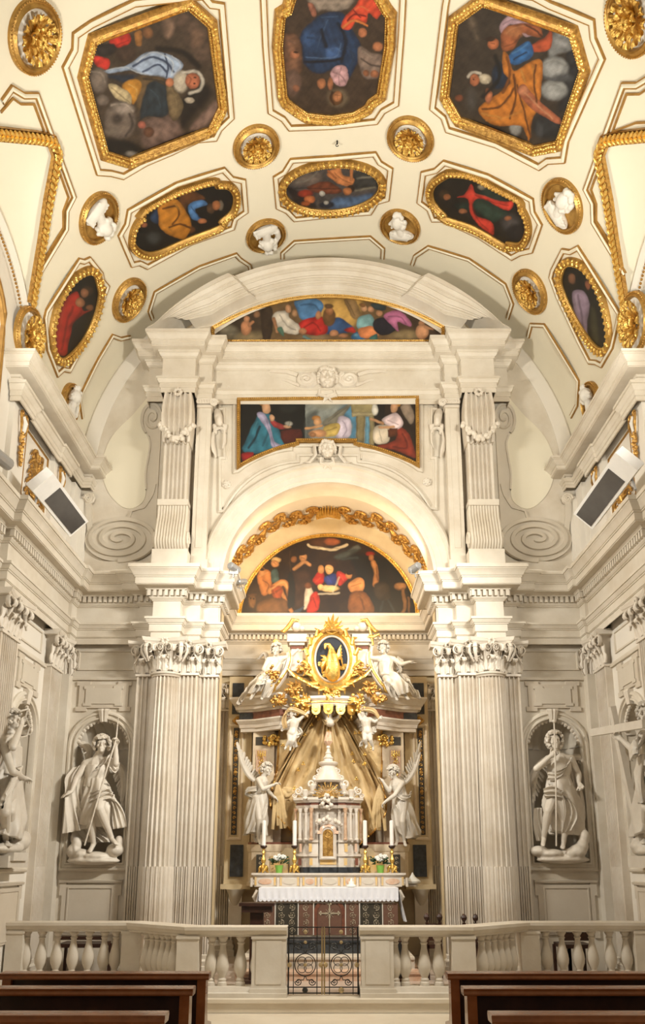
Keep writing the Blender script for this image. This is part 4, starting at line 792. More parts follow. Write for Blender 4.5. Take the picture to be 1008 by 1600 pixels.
# upper entablature and segmental pediment
UPATH = [(3.00, 11.9), (3.00, 11.66), (2.72, 11.66), (2.72, 11.40), (2.18, 11.40), (2.18, 11.56), (1.93, 11.56), (1.93, 11.74), (0, 11.74)]
UENT = [(0, 9.11), (.012, 9.11), (.012, 9.19), (.026, 9.195), (.026, 9.27), (.04, 9.275), (.065, 9.32), (.065, 9.335), (.08, 9.34), (.08, 9.37), (0, 9.375), (0, 9.74), (.018, 9.745), (.018, 9.765), (.03, 9.77), (.055, 9.81), (.055, 9.825), (.07, 9.83), (.07, 9.865), (.155, 9.87), (.155, 9.885), (.165, 9.888), (.165, 9.95), (.18, 9.955), (.18, 9.975), (.195, 9.98), (.225, 10.04), (.24, 10.05), (.24, 10.07), (.255, 10.072), (.255, 10.12), (-.1, 10.15)]
for sx in (-1, 1): m = MB(); m.mould(UPATH, UENT, MP(sx)); trim(m, 'stone')
def circ3(p, q, r_):
    (ax, ay), (bx, by), (cx, cy) = p, q, r_; d = 2 * (ax * (by - cy) + bx * (cy - ay) + cx * (ay - by))
    ux = ((ax * ax + ay * ay) * (by - cy) + (bx * bx + by * by) * (cy - ay) + (cx * cx + cy * cy) * (ay - by)) / d; uy = ((ax * ax + ay * ay) * (cx - bx) + (bx * bx + by * by) * (ax - cx) + (cx * cx + cy * cy) * (bx - ax)) / d
    return ux, uy, math.hypot(ax - ux, ay - uy)
def xz(x, y, Y): p = at(x, y, Y); return (p[0], p[2])
PYI, PYO, PYS = D - .29, D - .62, D - .74         # depth of the inner lip, of the crown and of the shoulders of the pediment
zi = xz(513, 464, PYI)[1]; ei = xz(333, 524, PYI); _, CZI, RI = circ3((-abs(ei[0]), ei[1]), (0, zi), (abs(ei[0]), ei[1]))
zo = xz(513, 404, PYO)[1]; eo = xz(229, 521, PYS); _, CZO, RO = circ3((-abs(eo[0]), eo[1]), (0, zo), (abs(eo[0]), eo[1]))
PRF = [(0, -.02), (0, .29), (.03, .31), (.06, .31), (.06, .295), (.10, .295), (.24, .30), (.24, .32), (.27, .325), (.29, .35), (.34, .38), (.34, .395), (.36, .40), (.36, .385), (.44, .385), (.44, .40), (.46, .41), (.46, .425), (.54, .43), (.54, .46), (.57, .47), (.57, .49), (.60, .50), (.66, .53), (.68, .535), (.68, .55), (.76, .56), (.76, .575), (.80, .58), (.86, .61), (.88, .615), (.88, .64), (1, .645), (1, -.02)]
m = MB(); NA = 64; rows = []
for i in range(NA + 1):
    q = -1 + 2 * i / NA; row = []
    for f_, w in PRF:
        ax_ = abs(ei[0]) * 1.02 + (abs(eo[0]) - abs(ei[0]) * 1.02) * f_; x = q * ax_; sh = 1 if abs(q) > .54 else 0
        zi_ = CZI + math.sqrt(RI * RI - min(abs(x), abs(ei[0])) ** 2); z1 = CZO + math.sqrt(RO * RO - min(abs(x), abs(eo[0])) ** 2)
        z = zi_ + (z1 - zi_) * f_
        row.append((x, D - w - (.12 if sh and .3 < f_ else 0) - (.0), max(z, 10.13)))
    rows.append(row)
m.rings(rows, closed=False, cap=False); ped = trim(m, 'stone')
m = MB(); m.plate([[(-2.6, 10.05), (2.6, 10.05), (2.4, 10.6), (1.5, 11.0), (0, 11.2), (-1.5, 11.0), (-2.4, 10.6)]], ME(D - .06), -.05, .03); m.obj('tympanum', 'stone', ped)
# archivolt
m = MB(); m.mould(arc(0, ARCZ, ARCR, 0, 180, 64), [(-.36, -.01), (-.36, .05), (-.32, .09), (-.27, .10), (-.25, .06), (-.16, .06), (-.15, .045), (-.06, .045), (-.05, .03), (0, .03), (0, -.05)], lambda u, v, w: (u, FA - w, v)); trim(m, 'stone')

# framed paintings of the facade -------------------------------------------------
def fpanel(name, label, outline, Y, bg, shapes, Z, fw=.05, frame='golddk', bead=.035, step=.8):
    loop = ccw([(at(x, y, Y)[0], at(x, y, Y)[2]) for x, y in outline]); c0 = (sum(p[0] for p in loop) / len(loop), sum(p[1] for p in loop) / len(loop))
    t = thing(name, label, 'painting', (c0[0], Y, min(p[1] for p in loop))); T = lambda u, v, w: (u, Y - w, v)
    canvas(t, outline, lambda x, y: at(x, y, Y - .012), bg, shapes, Z, step)
    m = MB(); m.mould(loop, [(.012, 0), (.010, .03), (-.01, .05), (-fw * .5, .035), (-fw * .8, .05), (-fw, .03), (-fw, -.03)], T, True); fr = m.obj('frame', frame, t)
    beads(loop, T, -fw * .45, .045, bead, (.012, .011, .011)).obj('beading', 'goldb', fr, kind='stuff'); return t
ZL = (320, 440, 2.653)
lun = [(335, 534.5), (335, 515)] + [(513.0 + 1 + 178 * math.cos(a) * 1.0, 0) for a in []]
def parab(x0, y0, xm, ym, x1, y1, n=24):          # circular arc through three pixels
    ax, ay, bx, by, cx, cy = x0, y0, xm, ym, x1, y1; d = 2 * (ax * (by - cy) + bx * (cy - ay) + cx * (ay - by))
    ux = ((ax * ax + ay * ay) * (by - cy) + (bx * bx + by * by) * (cy - ay) + (cx * cx + cy * cy) * (ay - by)) / d; uy = ((ax * ax + ay * ay) * (cx - bx) + (bx * bx + by * by) * (ax - cx) + (cx * cx + cy * cy) * (bx - ax)) / d
    r_ = math.hypot(ax - ux, ay - uy); a0 = math.atan2(ay - uy, ax - ux); a1 = math.atan2(cy - uy, cx - ux); am = math.atan2(by - uy, bx - ux)
    f_ = lambda a, b: (b - a + pi) % (2 * pi) - pi
    t0 = f_(am, a0); t1 = f_(am, a1); return [(ux + r_ * math.cos(am + t0 + (t1 - t0) * i / n), uy + r_ * math.sin(am + t0 + (t1 - t0) * i / n)) for i in range(n + 1)]
fpanel('lunette_painting', 'segment-shaped painting of a bearded man in red and blue among angels, in the pediment', [(335, 533)] + parab(335, 515, 514, 466, 690, 514) + [(690, 533)], D - .275,
 (98, 76, 50), [('p', (66, 52, 40), 12, [(20, 260), (30, 190), (150, 140), (240, 110), (260, 250)]), ('p', (70, 52, 38), 12, [(800, 110), (1000, 190), (990, 260), (800, 260)]), ('p', (212, 168, 92), 18, [(470, 75), (640, 72), (650, 110), (610, 190), (520, 190), (470, 130)]),
 ('e', (150, 140, 118), 12, 90, 200, 40, 20), ('e', (128, 118, 98), 12, 120, 225, 60, 20), ('e', (156, 136, 100), 12, 190, 228, 60, 22), ('e', (164, 140, 100), 12, 830, 222, 60, 20), ('e', (160, 134, 100), 10, 450, 230, 60, 14),
 ('p', (78, 124, 170), 4, [(375, 80), (440, 66), (490, 90), (480, 130), (440, 160), (400, 155), (380, 110)]), ('l', (40, 72, 112), 4, 8, [(400, 100), (450, 95), (470, 120)]), ('l', (130, 168, 200), 4, 6, [(385, 90), (430, 75)]), ('p', (52, 84, 130), 5, [(470, 180), (500, 165), (560, 150), (625, 200), (560, 215), (480, 212)]),
 ('p', (182, 42, 38), 4, [(388, 175), (430, 150), (490, 150), (510, 200), (480, 222), (400, 215)]), ('l', (110, 20, 20), 4, 7, [(410, 190), (450, 170), (480, 205)]), ('p', (190, 50, 44), 4, [(575, 200), (615, 188), (625, 215)]),
 ('e', (120, 86, 52), 5, 515, 146, 28, 40), ('e', (190, 130, 86), 4, 517, 122, 17, 18), ('e', (112, 82, 52), 4, 515, 100, 20, 10), ('e', (200, 140, 98), 4, 470, 140, 11, 17), ('e', (54, 110, 152), 3, 638, 230, 30, 19), ('e', (120, 170, 200), 4, 628, 224, 10, 6),
 ('p', (58, 44, 34), 5, [(235, 120), (278, 108), (275, 230), (240, 240)]), ('p', (218, 208, 192), 4, [(290, 130), (340, 120), (350, 150), (390, 180), (385, 218), (320, 205), (280, 160)]), ('l', (150, 140, 128), 3, 6, [(310, 140), (340, 180), (375, 200)]), ('e', (204, 152, 112), 3, 345, 112, 14, 16), ('l', (198, 142, 102), 3, 14, [(285, 155), (302, 205)]), ('p', (94, 132, 112), 4, [(300, 198), (322, 190), (330, 228)]), ('e', (196, 150, 110), 5, 372, 130, 12, 14),
 ('e', (204, 142, 102), 4, 172, 192, 22, 32), ('e', (205, 146, 106), 3, 174, 155, 13, 13), ('l', (200, 140, 100), 3, 10, [(185, 180), (200, 165)]), ('e', (150, 110, 78), 5, 215, 135, 14, 12), ('e', (204, 144, 104), 3, 404, 206, 17, 14), ('l', (120, 160, 160), 3, 10, [(410, 230), (440, 240)]), ('e', (200, 142, 102), 3, 534, 212, 18, 13), ('e', (190, 132, 95), 3, 575, 225, 22, 8), ('e', (206, 150, 110), 4, 902, 208, 28, 30), ('e', (204, 148, 108), 3, 900, 172, 13, 12), ('l', (204, 148, 108), 3, 10, [(915, 190), (945, 195)]),
 ('p', (156, 124, 82), 5, [(578, 75), (622, 78), (645, 140), (612, 150)]), ('l', (110, 84, 56), 3, 5, [(590, 80), (620, 140)]), ('p', (130, 174, 178), 4, [(635, 150), (690, 140), (700, 190), (640, 200)]), ('e', (208, 158, 118), 3, 660, 110, 14, 16), ('e', (150, 104, 60), 3, 655, 98, 14, 8), ('e', (204, 150, 112), 3, 690, 115, 13, 14), ('p', (218, 134, 84), 4, [(640, 195), (700, 188), (722, 225), (650, 232)]), ('p', (60, 104, 100), 4, [(680, 232), (715, 215), (712, 250)]),
 ('p', (28, 28, 42), 4, [(705, 160), (760, 150), (792, 200), (742, 222), (700, 200)]), ('p', (190, 112, 152), 3, [(740, 140), (800, 118), (850, 160), (850, 188), (800, 165), (802, 206), (775, 180)]), ('l', (120, 60, 95), 3, 6, [(760, 145), (810, 145), (835, 175)]), ('e', (208, 152, 112), 3, 722, 130, 13, 14), ('p', (50, 66, 72), 4, [(690, 90), (740, 85), (750, 115), (710, 115)])], ZL, .055, 'golddk')
def ann(): 
    L = parab(375, 726, 418, 705, 463, 692, 10); Rr = parab(557, 692, 606, 705, 651, 724, 10)
    return [(375, 627)] + L + [(463, 687), (557, 687)] + Rr + [(650, 624)]
fpanel('annunciation_painting', 'wide painting of a kneeling woman in blue and an angel, above the arch', ann(), FA - .05,
 (128, 132, 126), [('q', (12, 11, 11), 2, [(140, 480), (417, 480), (417, 680), (140, 780)]), ('q', (40, 27, 19), 2, [(700, 480), (890, 480), (890, 780), (690, 690)]), ('e', (40, 42, 40), 14, 350, 525, 40, 20),
 ('p', (88, 140, 170), 12, [(550, 545), (625, 500), (628, 650), (600, 650), (610, 590)]), ('p', (100, 104, 100), 15, [(420, 560), (470, 540), (440, 650), (418, 650)]), ('e', (170, 168, 150), 14, 490, 510, 50, 16),
 ('p', (46, 108, 128), 4, [(212, 565), (240, 545), (280, 560), (320, 640), (325, 690), (250, 712), (158, 702), (180, 640)]), ('l', (22, 60, 76), 4, 10, [(225, 600), (210, 650), (180, 690)]), ('l', (22, 60, 76), 4, 8, [(265, 620), (240, 680)]), ('l', (90, 160, 175), 4, 6, [(215, 580), (200, 630)]), ('p', (174, 165, 194), 3, [(215, 552), (245, 545), (272, 600), (290, 660), (330, 682), (285, 690), (260, 620)]), ('l', (120, 110, 145), 3, 5, [(255, 580), (275, 640), (290, 680)]),
 ('e', (164, 112, 54), 3, 245, 506, 19, 13), ('e', (220, 170, 130), 3, 256, 526, 18, 23), ('p', (168, 62, 62), 3, [(268, 570), (300, 585), (345, 605), (320, 614), (280, 598)]), ('e', (220, 170, 130), 3, 278, 566, 11, 14), ('e', (220, 170, 130), 3, 342, 602, 14, 7), ('p', (78, 29, 22), 3, [(320, 622), (395, 612), (395, 660), (330, 672)]), ('l', (110, 46, 34), 2, 4, [(320, 624), (395, 613)]), ('e', (205, 200, 186), 5, 348, 588, 14, 10), ('l', (70, 100, 70), 3, 3, [(348, 600), (352, 570)]), ('p', (144, 26, 26), 3, [(152, 712), (200, 707), (188, 738), (155, 742)]),
 ('p', (136, 130, 114), 5, [(490, 580), (560, 530), (612, 503), (545, 590), (500, 602)]), ('l', (96, 92, 80), 3, 4, [(510, 580), (590, 520)]), ('p', (210, 196, 210), 4, [(555, 562), (600, 568), (610, 620), (590, 648), (540, 642)]), ('l', (160, 142, 170), 3, 5, [(570, 575), (590, 610), (575, 640)]), ('p', (206, 176, 96), 3, [(495, 602), (555, 588), (550, 632), (500, 642)]), ('l', (150, 118, 60), 3, 5, [(505, 620), (545, 605)]), ('e', (176, 120, 62), 3, 462, 568, 18, 12), ('e', (220, 166, 116), 3, 468, 582, 17, 14), ('l', (218, 164, 114), 3, 11, [(485, 600), (418, 608)]), ('e', (206, 150, 104), 4, 470, 630, 38, 16), ('e', (170, 118, 78), 4, 450, 636, 12, 12),
 ('q', (152, 138, 98), 2, [(600, 500), (700, 498), (700, 545), (610, 548)]), ('q', (130, 116, 80), 2, [(628, 548), (664, 548), (660, 668), (630, 662)]), ('l', (170, 156, 116), 2, 5, [(638, 555), (638, 660)]), ('q', (104, 152, 174), 2, [(665, 560), (682, 560), (682, 672), (664, 668)]), ('q', (150, 136, 98), 2, [(682, 552), (702, 550), (702, 680), (682, 674)]), ('q', (170, 156, 118), 2, [(608, 545), (705, 540), (705, 556), (612, 562)]), ('q', (20, 15, 12), 2, [(706, 498), (745, 498), (745, 565), (706, 565)]), ('e', (226, 220, 206), 4, 706, 530, 13, 24),
 ('p', (160, 140, 120), 4, [(812, 520), (850, 508), (868, 560), (852, 592), (830, 560)]), ('p', (138, 52, 34), 4, [(795, 600), (835, 618), (866, 680), (872, 732), (800, 702), (715, 682), (790, 658)]), ('l', (84, 26, 18), 4, 8, [(820, 630), (840, 690), (780, 685)]), ('l', (180, 84, 60), 3, 5, [(820, 620), (855, 690)]), ('p', (220, 204, 180), 3, [(702, 605), (762, 598), (762, 662), (705, 668)]), ('l', (170, 152, 128), 3, 5, [(725, 620), (735, 660)]), ('p', (230, 206, 206), 3, [(733, 572), (790, 545), (822, 580), (800, 612), (765, 602)]), ('l', (180, 150, 155), 3, 5, [(760, 575), (800, 590)]), ('q', (96, 50, 28), 3, [(760, 612), (800, 606), (800, 640), (762, 645)]), ('e', (196, 136, 56), 3, 796, 508, 18, 14), ('e', (224, 170, 126), 3, 784, 524, 16, 21), ('l', (222, 168, 122), 3, 12, [(690, 572), (738, 588)]), ('l', (222, 168, 122), 3, 10, [(725, 606), (785, 602)])], ZL, .05, 'golddk')
ZN = (340, 740, 2.88)
fpanel('nativity_painting', 'half-round painting of a night nativity with shepherds and a dog, inside the arch', [(376, 961)] + parab(378, 948, 513, 839, 649, 948, 40) + [(650, 961)], RECY - .04,
 (38, 23, 13), [('e', (66, 42, 22), 30, 230, 560, 110, 80), ('p', (20, 13, 9), 20, [(610, 360), (860, 430), (900, 640), (700, 640), (620, 440)]), ('p', (74, 78, 72), 10, [(525, 372), (600, 340), (640, 345), (560, 385)]), ('p', (96, 98, 92), 8, [(585, 345), (630, 320), (640, 340)]), ('l', (60, 66, 64), 8, 10, [(560, 385), (630, 380)]), ('e', (90, 52, 26), 14, 470, 310, 60, 22),
 ('p', (190, 118, 64), 5, [(178, 455), (220, 430), (248, 470), (232, 535), (198, 545)]), ('e', (205, 140, 84), 4, 200, 440, 17, 18), ('e', (218, 176, 116), 4, 263, 388, 22, 13), ('e', (205, 140, 86), 4, 258, 406, 18, 17), ('p', (72, 92, 88), 4, [(240, 440), (270, 435), (278, 482), (248, 492)]), ('l', (210, 138, 76), 4, 26, [(235, 530), (300, 490), (332, 570)]), ('l', (210, 138, 76), 4, 18, [(285, 530), (335, 622)]), ('p', (160, 72, 36), 5, [(240, 510), (290, 510), (280, 570), (258, 570)]), ('e', (132, 88, 48), 6, 155, 572, 18, 30), ('l', (120, 78, 42), 5, 8, [(140, 545), (172, 545)]), ('p', (112, 72, 36), 6, [(190, 575), (305, 565), (310, 640), (190, 642)]),
 ('e', (196, 136, 84), 4, 384, 378, 18, 20), ('e', (46, 28, 18), 4, 382, 360, 20, 10), ('l', (196, 136, 84), 4, 15, [(345, 430), (385, 400), (415, 412)]), ('e', (150, 96, 56), 4, 344, 385, 12, 14), ('p', (58, 36, 24), 6, [(338, 450), (410, 440), (432, 520), (350, 610)]), ('l', (90, 62, 36), 3, 5, [(325, 350), (330, 470)]),
 ('p', (220, 200, 176), 4, [(398, 520), (420, 510), (428, 560), (388, 612)]), ('e', (120, 70, 40), 4, 408, 505, 16, 14), ('p', (184, 46, 30), 4, [(425, 540), (455, 540), (455, 612), (400, 622)]), ('e', (192, 40, 30), 3, 435, 629, 30, 7), ('p', (70, 80, 96), 4, [(375, 600), (390, 600), (350, 640), (320, 640)]),
 ('p', (178, 40, 26), 4, [(430, 475), (468, 432), (482, 480), (450, 505)]), ('e', (210, 144, 84), 3, 466, 432, 14, 19), ('e', (54, 28, 18), 4, 508, 412, 32, 22), ('e', (236, 176, 110), 3, 503, 432, 18, 22), ('p', (48, 58, 118), 4, [(488, 462), (530, 452), (546, 490), (500, 502), (478, 482)]), ('p', (190, 52, 42), 4, [(538, 440), (588, 462), (570, 492), (545, 502)]), ('e', (248, 206, 140), 4, 502, 516, 44, 15), ('e', (240, 190, 124), 3, 462, 512, 14, 13), ('l', (240, 222, 190), 3, 9, [(455, 542), (548, 537)]), ('l', (238, 218, 184), 3, 9, [(548, 468), (520, 530)]),
 ('p', (210, 140, 80), 4, [(588, 492), (640, 466), (662, 490), (650, 532), (598, 532)]), ('l', (120, 72, 38), 3, 5, [(600, 510), (645, 495)]), ('e', (200, 132, 78), 3, 592, 456, 14, 16), ('e', (40, 24, 16), 3, 596, 445, 16, 10), ('p', (124, 74, 36), 5, [(598, 540), (660, 530), (694, 580), (700, 632), (620, 642), (588, 602)]), ('l', (80, 44, 22), 4, 8, [(640, 550), (660, 610)]),
 ('e', (178, 94, 50), 5, 515, 308, 36, 16), ('l', (228, 204, 164), 3, 12, [(410, 318), (425, 330), (500, 342), (548, 334), (582, 318)]), ('l', (60, 40, 30), 2, 3, [(450, 334), (545, 336)]),
 ('e', (156, 38, 22), 4, 685, 360, 19, 10), ('e', (170, 106, 60), 4, 690, 378, 12, 14), ('l', (184, 120, 68), 5, 24, [(700, 400), (715, 450), (712, 500)]), ('e', (195, 52, 30), 4, 748, 537, 15, 16), ('l', (44, 48, 52), 4, 13, [(748, 560), (732, 632)]), ('l', (44, 48, 52), 4, 11, [(762, 558), (802, 628)]), ('e', (166, 114, 68), 4, 822, 508, 28, 18), ('l', (140, 96, 56), 4, 16, [(835, 525), (842, 600), (828, 630)]), ('l', (130, 88, 50), 4, 10, [(858, 560), (862, 628)]),
 ('l', (246, 186, 118), 4, 8, [(240, 522), (298, 486), (312, 520)]), ('l', (120, 70, 36), 4, 8, [(250, 545), (300, 512), (320, 580)]), ('l', (235, 170, 104), 3, 8, [(190, 460), (225, 445)]), ('l', (110, 66, 36), 3, 6, [(205, 480), (232, 500), (222, 530)]), ('l', (80, 44, 26), 3, 4, [(252, 402), (262, 410)]), ('e', (60, 38, 22), 3, 200, 430, 12, 6), ('l', (214, 96, 50), 3, 6, [(255, 520), (268, 560)]), ('l', (170, 120, 66), 5, 8, [(140, 560), (150, 590), (160, 600)]), ('e', (20, 12, 8), 3, 148, 560, 4, 4), ('e', (20, 12, 8), 3, 164, 562, 4, 4), ('l', (226, 168, 108), 3, 6, [(350, 425), (384, 402)]), ('l', (100, 60, 34), 3, 5, [(376, 380), (390, 384)]), ('l', (70, 92, 196), 3, 6, [(495, 465), (515, 490)]), ('l', (240, 100, 80), 3, 5, [(552, 455), (568, 480)]), ('l', (255, 226, 170), 3, 6, [(470, 512), (530, 508)]), ('l', (150, 96, 54), 3, 4, [(495, 430), (512, 434)]), ('l', (232, 92, 60), 3, 6, [(440, 490), (462, 470)]), ('l', (110, 24, 16), 3, 6, [(430, 560), (445, 600)]), ('l', (235, 170, 104), 4, 7, [(600, 500), (640, 478)]), ('l', (160, 104, 56), 5, 8, [(610, 560), (640, 552), (670, 590)]), ('l', (228, 164, 98), 4, 7, [(698, 400), (712, 450)]), ('l', (90, 54, 28), 4, 6, [(714, 420), (722, 480)]), ('p', (52, 40, 30), 6, [(705, 500), (760, 490), (775, 560), (720, 565)]), ('l', (206, 150, 96), 4, 7, [(808, 500), (835, 498)]), ('l', (90, 58, 30), 3, 6, [(800, 520), (826, 524)]), ('p', (24, 15, 10), 8, [(320, 450), (345, 470), (345, 590), (315, 600)]), ('l', (70, 42, 24), 8, 12, [(150, 625), (320, 632), (560, 630), (860, 632)])], ZN, .06, 'gold', .05)
# stone frames round the annunciation, rosettes, cherub heads ------------------------
T = ME(FA)
def loopm(P, prof, mt='stone', parent=None, name='frame_moulding'):
    L = ccw([(at(x, y, FA)[0], at(x, y, FA)[2]) for x, y in P]); m = MB(); m.mould(L, prof, T, True); return m.obj(name, mt, parent or bpy.data.objects['trim_91'])
al = [(367, 618)] + [(367, 738)] + parab(372, 737, 416, 712, 455, 703, 8) + [(455, 697), (565, 697)] + parab(565, 703, 610, 712, 654, 735, 8) + [(658, 736), (658, 616)]
loopm(al, [(-.03, 0), (-.025, .035), (0, .05), (.03, .035), (.04, .012), (.04, 0)])
ol = [(343, 592), (343, 640), (350, 640), (350, 716), (343, 716), (343, 800), (350, 800)] + parab(352, 797, 412, 736, 466, 722, 10) + [(466, 712), (560, 712), (560, 722)] + parab(560, 722, 614, 736, 672, 795, 10) + [(682, 796), (682, 716), (675, 716), (675, 640), (682, 640), (682, 590), (625, 590), (625, 580), (400, 580), (400, 592)]
loopm(ol, [(-.025, 0), (-.02, .03), (0, .045), (.03, .03), (.035, .01), (.06, .01), (.07, 0)])
for k, (x, y) in enumerate(((358, 607), (663, 603), (354, 758), (667, 754))):
    c = at(x, y, FA); m = MB(); m.lathe([(.075, 0), (.07, .02), (.05, .03), (.02, .03)], (0, 0, 0), 14)
    for r_, n_, h_ in ((.05, 7, .03), (.025, 5, .045)):
        for i in range(n_): a = 2 * pi * i / n_; m.ell((r_ * math.cos(a), r_ * math.sin(a), h_), (.024, .024, .016), 7, 5)
    m.ell((0, 0, .055), (.018, .018, .016), 7, 5); m.v = [(c[0] + p[0], FA - p[2], c[2] + p[1]) for p in m.v]
    m.obj('stone_rosette', 'statue', None, 'small carved stone rosette at the %s corner of the annunciation frame' % ('upper left', 'upper right', 'lower left', 'lower right')[k], 'rosette', 'stone rosettes of the annunciation frame', o=c)
def cherub(px, py, label, wide, s=1.0):
    c = Vector(at(px, py, FA)); t = thing('cherub_carving', label, 'carving', c, 'carved cherub heads of the facade'); P = lambda a, b, w: (c.x + a * s, FA - w * s, c.z + b * s); m = MB()
    m.ell(P(0, .02, .08), (.13 * s, .10 * s, .16 * s)); m.ell(P(0, -.06, .10), (.10 * s, .09 * s, .10 * s)); m.caps(P(0, .05, .18), P(0, -.03, .20), .016 * s, .026 * s)
    for q in (-1, 1):
        m.ell(P(q * .065, -.04, .15), (.045 * s, .04 * s, .045 * s)); m.ell(P(q * .05, .055, .165), (.028 * s, .02 * s, .016 * s)); m.caps(P(q * .02, .085, .175), P(q * .085, .075, .16), .014 * s, .012 * s)
    m.caps(P(-.035, -.085, .185), P(.035, -.085, .185), .013 * s, .013 * s); m.caps(P(-.025, -.105, .18), P(.025, -.105, .18), .013 * s, .013 * s); m.ell(P(0, -.145, .15), (.03 * s, .03 * s, .025 * s))
    remesh(m, .009, 1).obj('head', 'statue', t, sharp=0); m = MB()
    for i in range(15): a = R(-20 + 220 * i / 14); m.ell(P(.135 * math.cos(a), .03 + .155 * math.sin(a), .08), (.04 * s, .05 * s, .04 * s), 8, 6)
    for i in range(7): m.ell(P(-.09 + .03 * i, .16 + .02 * math.sin(i), .13), (.03 * s, .03 * s, .035 * s), 8, 6)
    m.obj('hair', 'statue', t); m = MB()
    for q in (-1, 1):
        if wide: m.tube([P(q * (.24 + .15 * (1 - i / 26) * math.cos(i * .62 + 2.2)) + q * .08, .02 + .13 * (1 - i / 26) * math.sin(i * .62 + 2.2), .05 + .03 * i / 26) for i in range(27)], [.052 * s * (1 - .02 * i) for i in range(27)], 6); m.tube([P(q * .45, .12, .03), P(q * .62, .17, .04), P(q * .85, .18, .03), P(q * 1.02, .12, .015)], [.075 * s, .075 * s, .055 * s, .01], 6, .6); m.tube([P(q * .42, -.06, .03), P(q * .60, .02, .03), P(q * .9, .08, .02)], [.06 * s, .05 * s, .01], 6, .6)
        else: m.tube([P(q * .10, .14, .05), P(q * .24, .10, .07), P(q * .22, -.08, .07), P(q * .33, -.22, .05), P(q * .42, -.20, .03)], [.03, .04, .04, .05, .02], 7, .6)
        m.tube([P(q * .10, -.15, .08), P(q * .12, -.26, .10), P(-q * .02, -.30, .09), P(-q * .07, -.36, .06)], [.05 * s, .05 * s, .04 * s, .015], 7, .6)
    m.obj('scrollwork', 'statue', t); return t
cherub(512, 599, 'carved cherub head between wide scrolls above the annunciation painting', True, 1.12)
cherub(512, 708, 'carved cherub head on the keystone of the arch, below the annunciation painting', False, .9)
# flat volutes and low reliefs of the outer wall ------------------------------------
def ribbon(mb, pts, w_, h, T, closed=False): mb.mould(pts, [(-w_, 0), (-w_, h), (w_, h), (w_, 0)], T, closed)
for sx, nm in ((-1, 'left'), (1, 'right')):
    TX = lambda u, v, w, sx=sx: (sx * u, D - w, v)
    t = thing('wall_volute', 'large flat stone scroll against the end wall, %s of the upper storey' % nm, 'ornament', (sx * 3.36, D, 6.3), 'flat wall scrolls')
    C0 = (3.36, 6.75); e = [(C0[0] + .57 * math.cos(a), C0[1] + .385 * math.sin(a)) for a in np.linspace(0, 2 * pi, 48, False)]
    m = MB(); m.plate([e], TX, -.02, .05)
    body = [(2.80, 6.9), (2.80, 8.6)] + [(2.78, 9.25), (2.98, 9.27), (3.10, 9.12), (3.14, 8.92), (3.10, 8.72), (2.99, 8.60), (2.95, 8.45), (2.97, 8.2), (3.0, 7.9), (2.98, 7.6), (2.95, 7.45), (3.0, 7.3), (3.2, 7.22), (3.22, 7.12), (3.4, 7.08)]
    m.plate([ccw(body)], TX, -.02, .035); m.obj('scroll_body', 'relief', t)
    m = MB(); sp = []
    for i in range(120): k = i / 119; a = -pi * .5 - k * 2 * pi * 3.1; sp.append((C0[0] + (.555 * (1 - k) ** .9 + .05) * math.cos(a), C0[1] + (.375 * (1 - k) ** .9 + .02) * math.sin(a)))
    m.mould(sp, [(-.045, .045), (-.04, .10), (.02, .085), (.03, .045)], TX)
    sp = [(2.95 + (.165 * (1 - k) + .02) * math.cos(-pi * .35 + k * 13), 8.93 + (.29 * (1 - k) + .02) * math.sin(-pi * .35 + k * 13)) for k in np.linspace(0, 1, 60)]
    m.mould(sp, [(-.03, .03), (-.025, .075), (.015, .06), (.02, .03)], TX)
    for P in (crom([(3.02, 8.62), (2.965, 8.45), (2.98, 8.2), (3.01, 7.9), (2.985, 7.62)], False), crom([(3.0, 7.30), (2.93, 7.42), (2.87, 7.55), (2.84, 7.72)], False), [(3.0, 7.3), (3.2, 7.24), (3.23, 7.12)] + crom([(3.3, 7.12), (3.55, 7.08), (3.75, 6.98), (3.87, 6.84)], False)): ribbon(m, P, .014, .06, TX)
    m.obj('scroll_rib', 'relief', t)
    # arch band along the vault
    m = MB(); m.mould(arc(0, ZC, 3.98, 90, 180, 40), [(.10, -.01), (.10, .012), (.06, .02), (-.14, .02), (-.16, -.01)], lambda u, v, w, sx=sx: (-sx * u if sx > 0 else u, D - w, v)); m.obj('wall_arch', 'white', wall_end)
    m = MB(); m.plate([ccw([(2.8, 9.3), (3.05, 9.35)] + [(x, z) for x, z in crom([(3.3, 9.0), (3.62, 8.6), (3.75, 8.1), (3.62, 7.6), (3.3, 7.3), (3.02, 7.45), (3.02, 7.9)], False)])], TX, -.01, .012); m.obj('wall_field', 'plaster', wall_end)
    # corner console under the cornice end
    t = thing('corner_console', 'small scrolled console under the end of the %s upper cornice' % nm, 'ornament', (sx * 3.93, D, 7.2), 'corner consoles')
    m = MB(); m.tube([TX(3.90 + .09 * (1 - i / 22) * math.cos(i * .75), 7.44 + .10 * (1 - i / 22) * math.sin(i * .75), .07) for i in range(23)], .03, 6); m.obj('volute', 'stone', t)
    m = MB(); m.rings([[TX(u, z, w) for u, w in ((3.86 + g, 0), (3.86 + g, .09 * k), (3.95 + g, .09 * k), (3.95 + g, 0))] for z, g, k in ((7.36, 0, 1), (7.1, -.02, .8), (6.95, -.04, .5), (6.85, -.06, .4))]); m.obj('tail', 'relief', t)
    m = MB(); m.box(3.93, 4.12, 6.1, 7.5, 0, .05, TX); m.box(3.98, 4.05, 6.25, 7.45, .05, .065, TX); m.obj('corner_strip', 'white', wall_end)
    m = MB(); m.box(2.7, 4.1, 6.08, 6.36, 0, .06, TX); m.obj('attic_plinth', 'stone', wall_end)
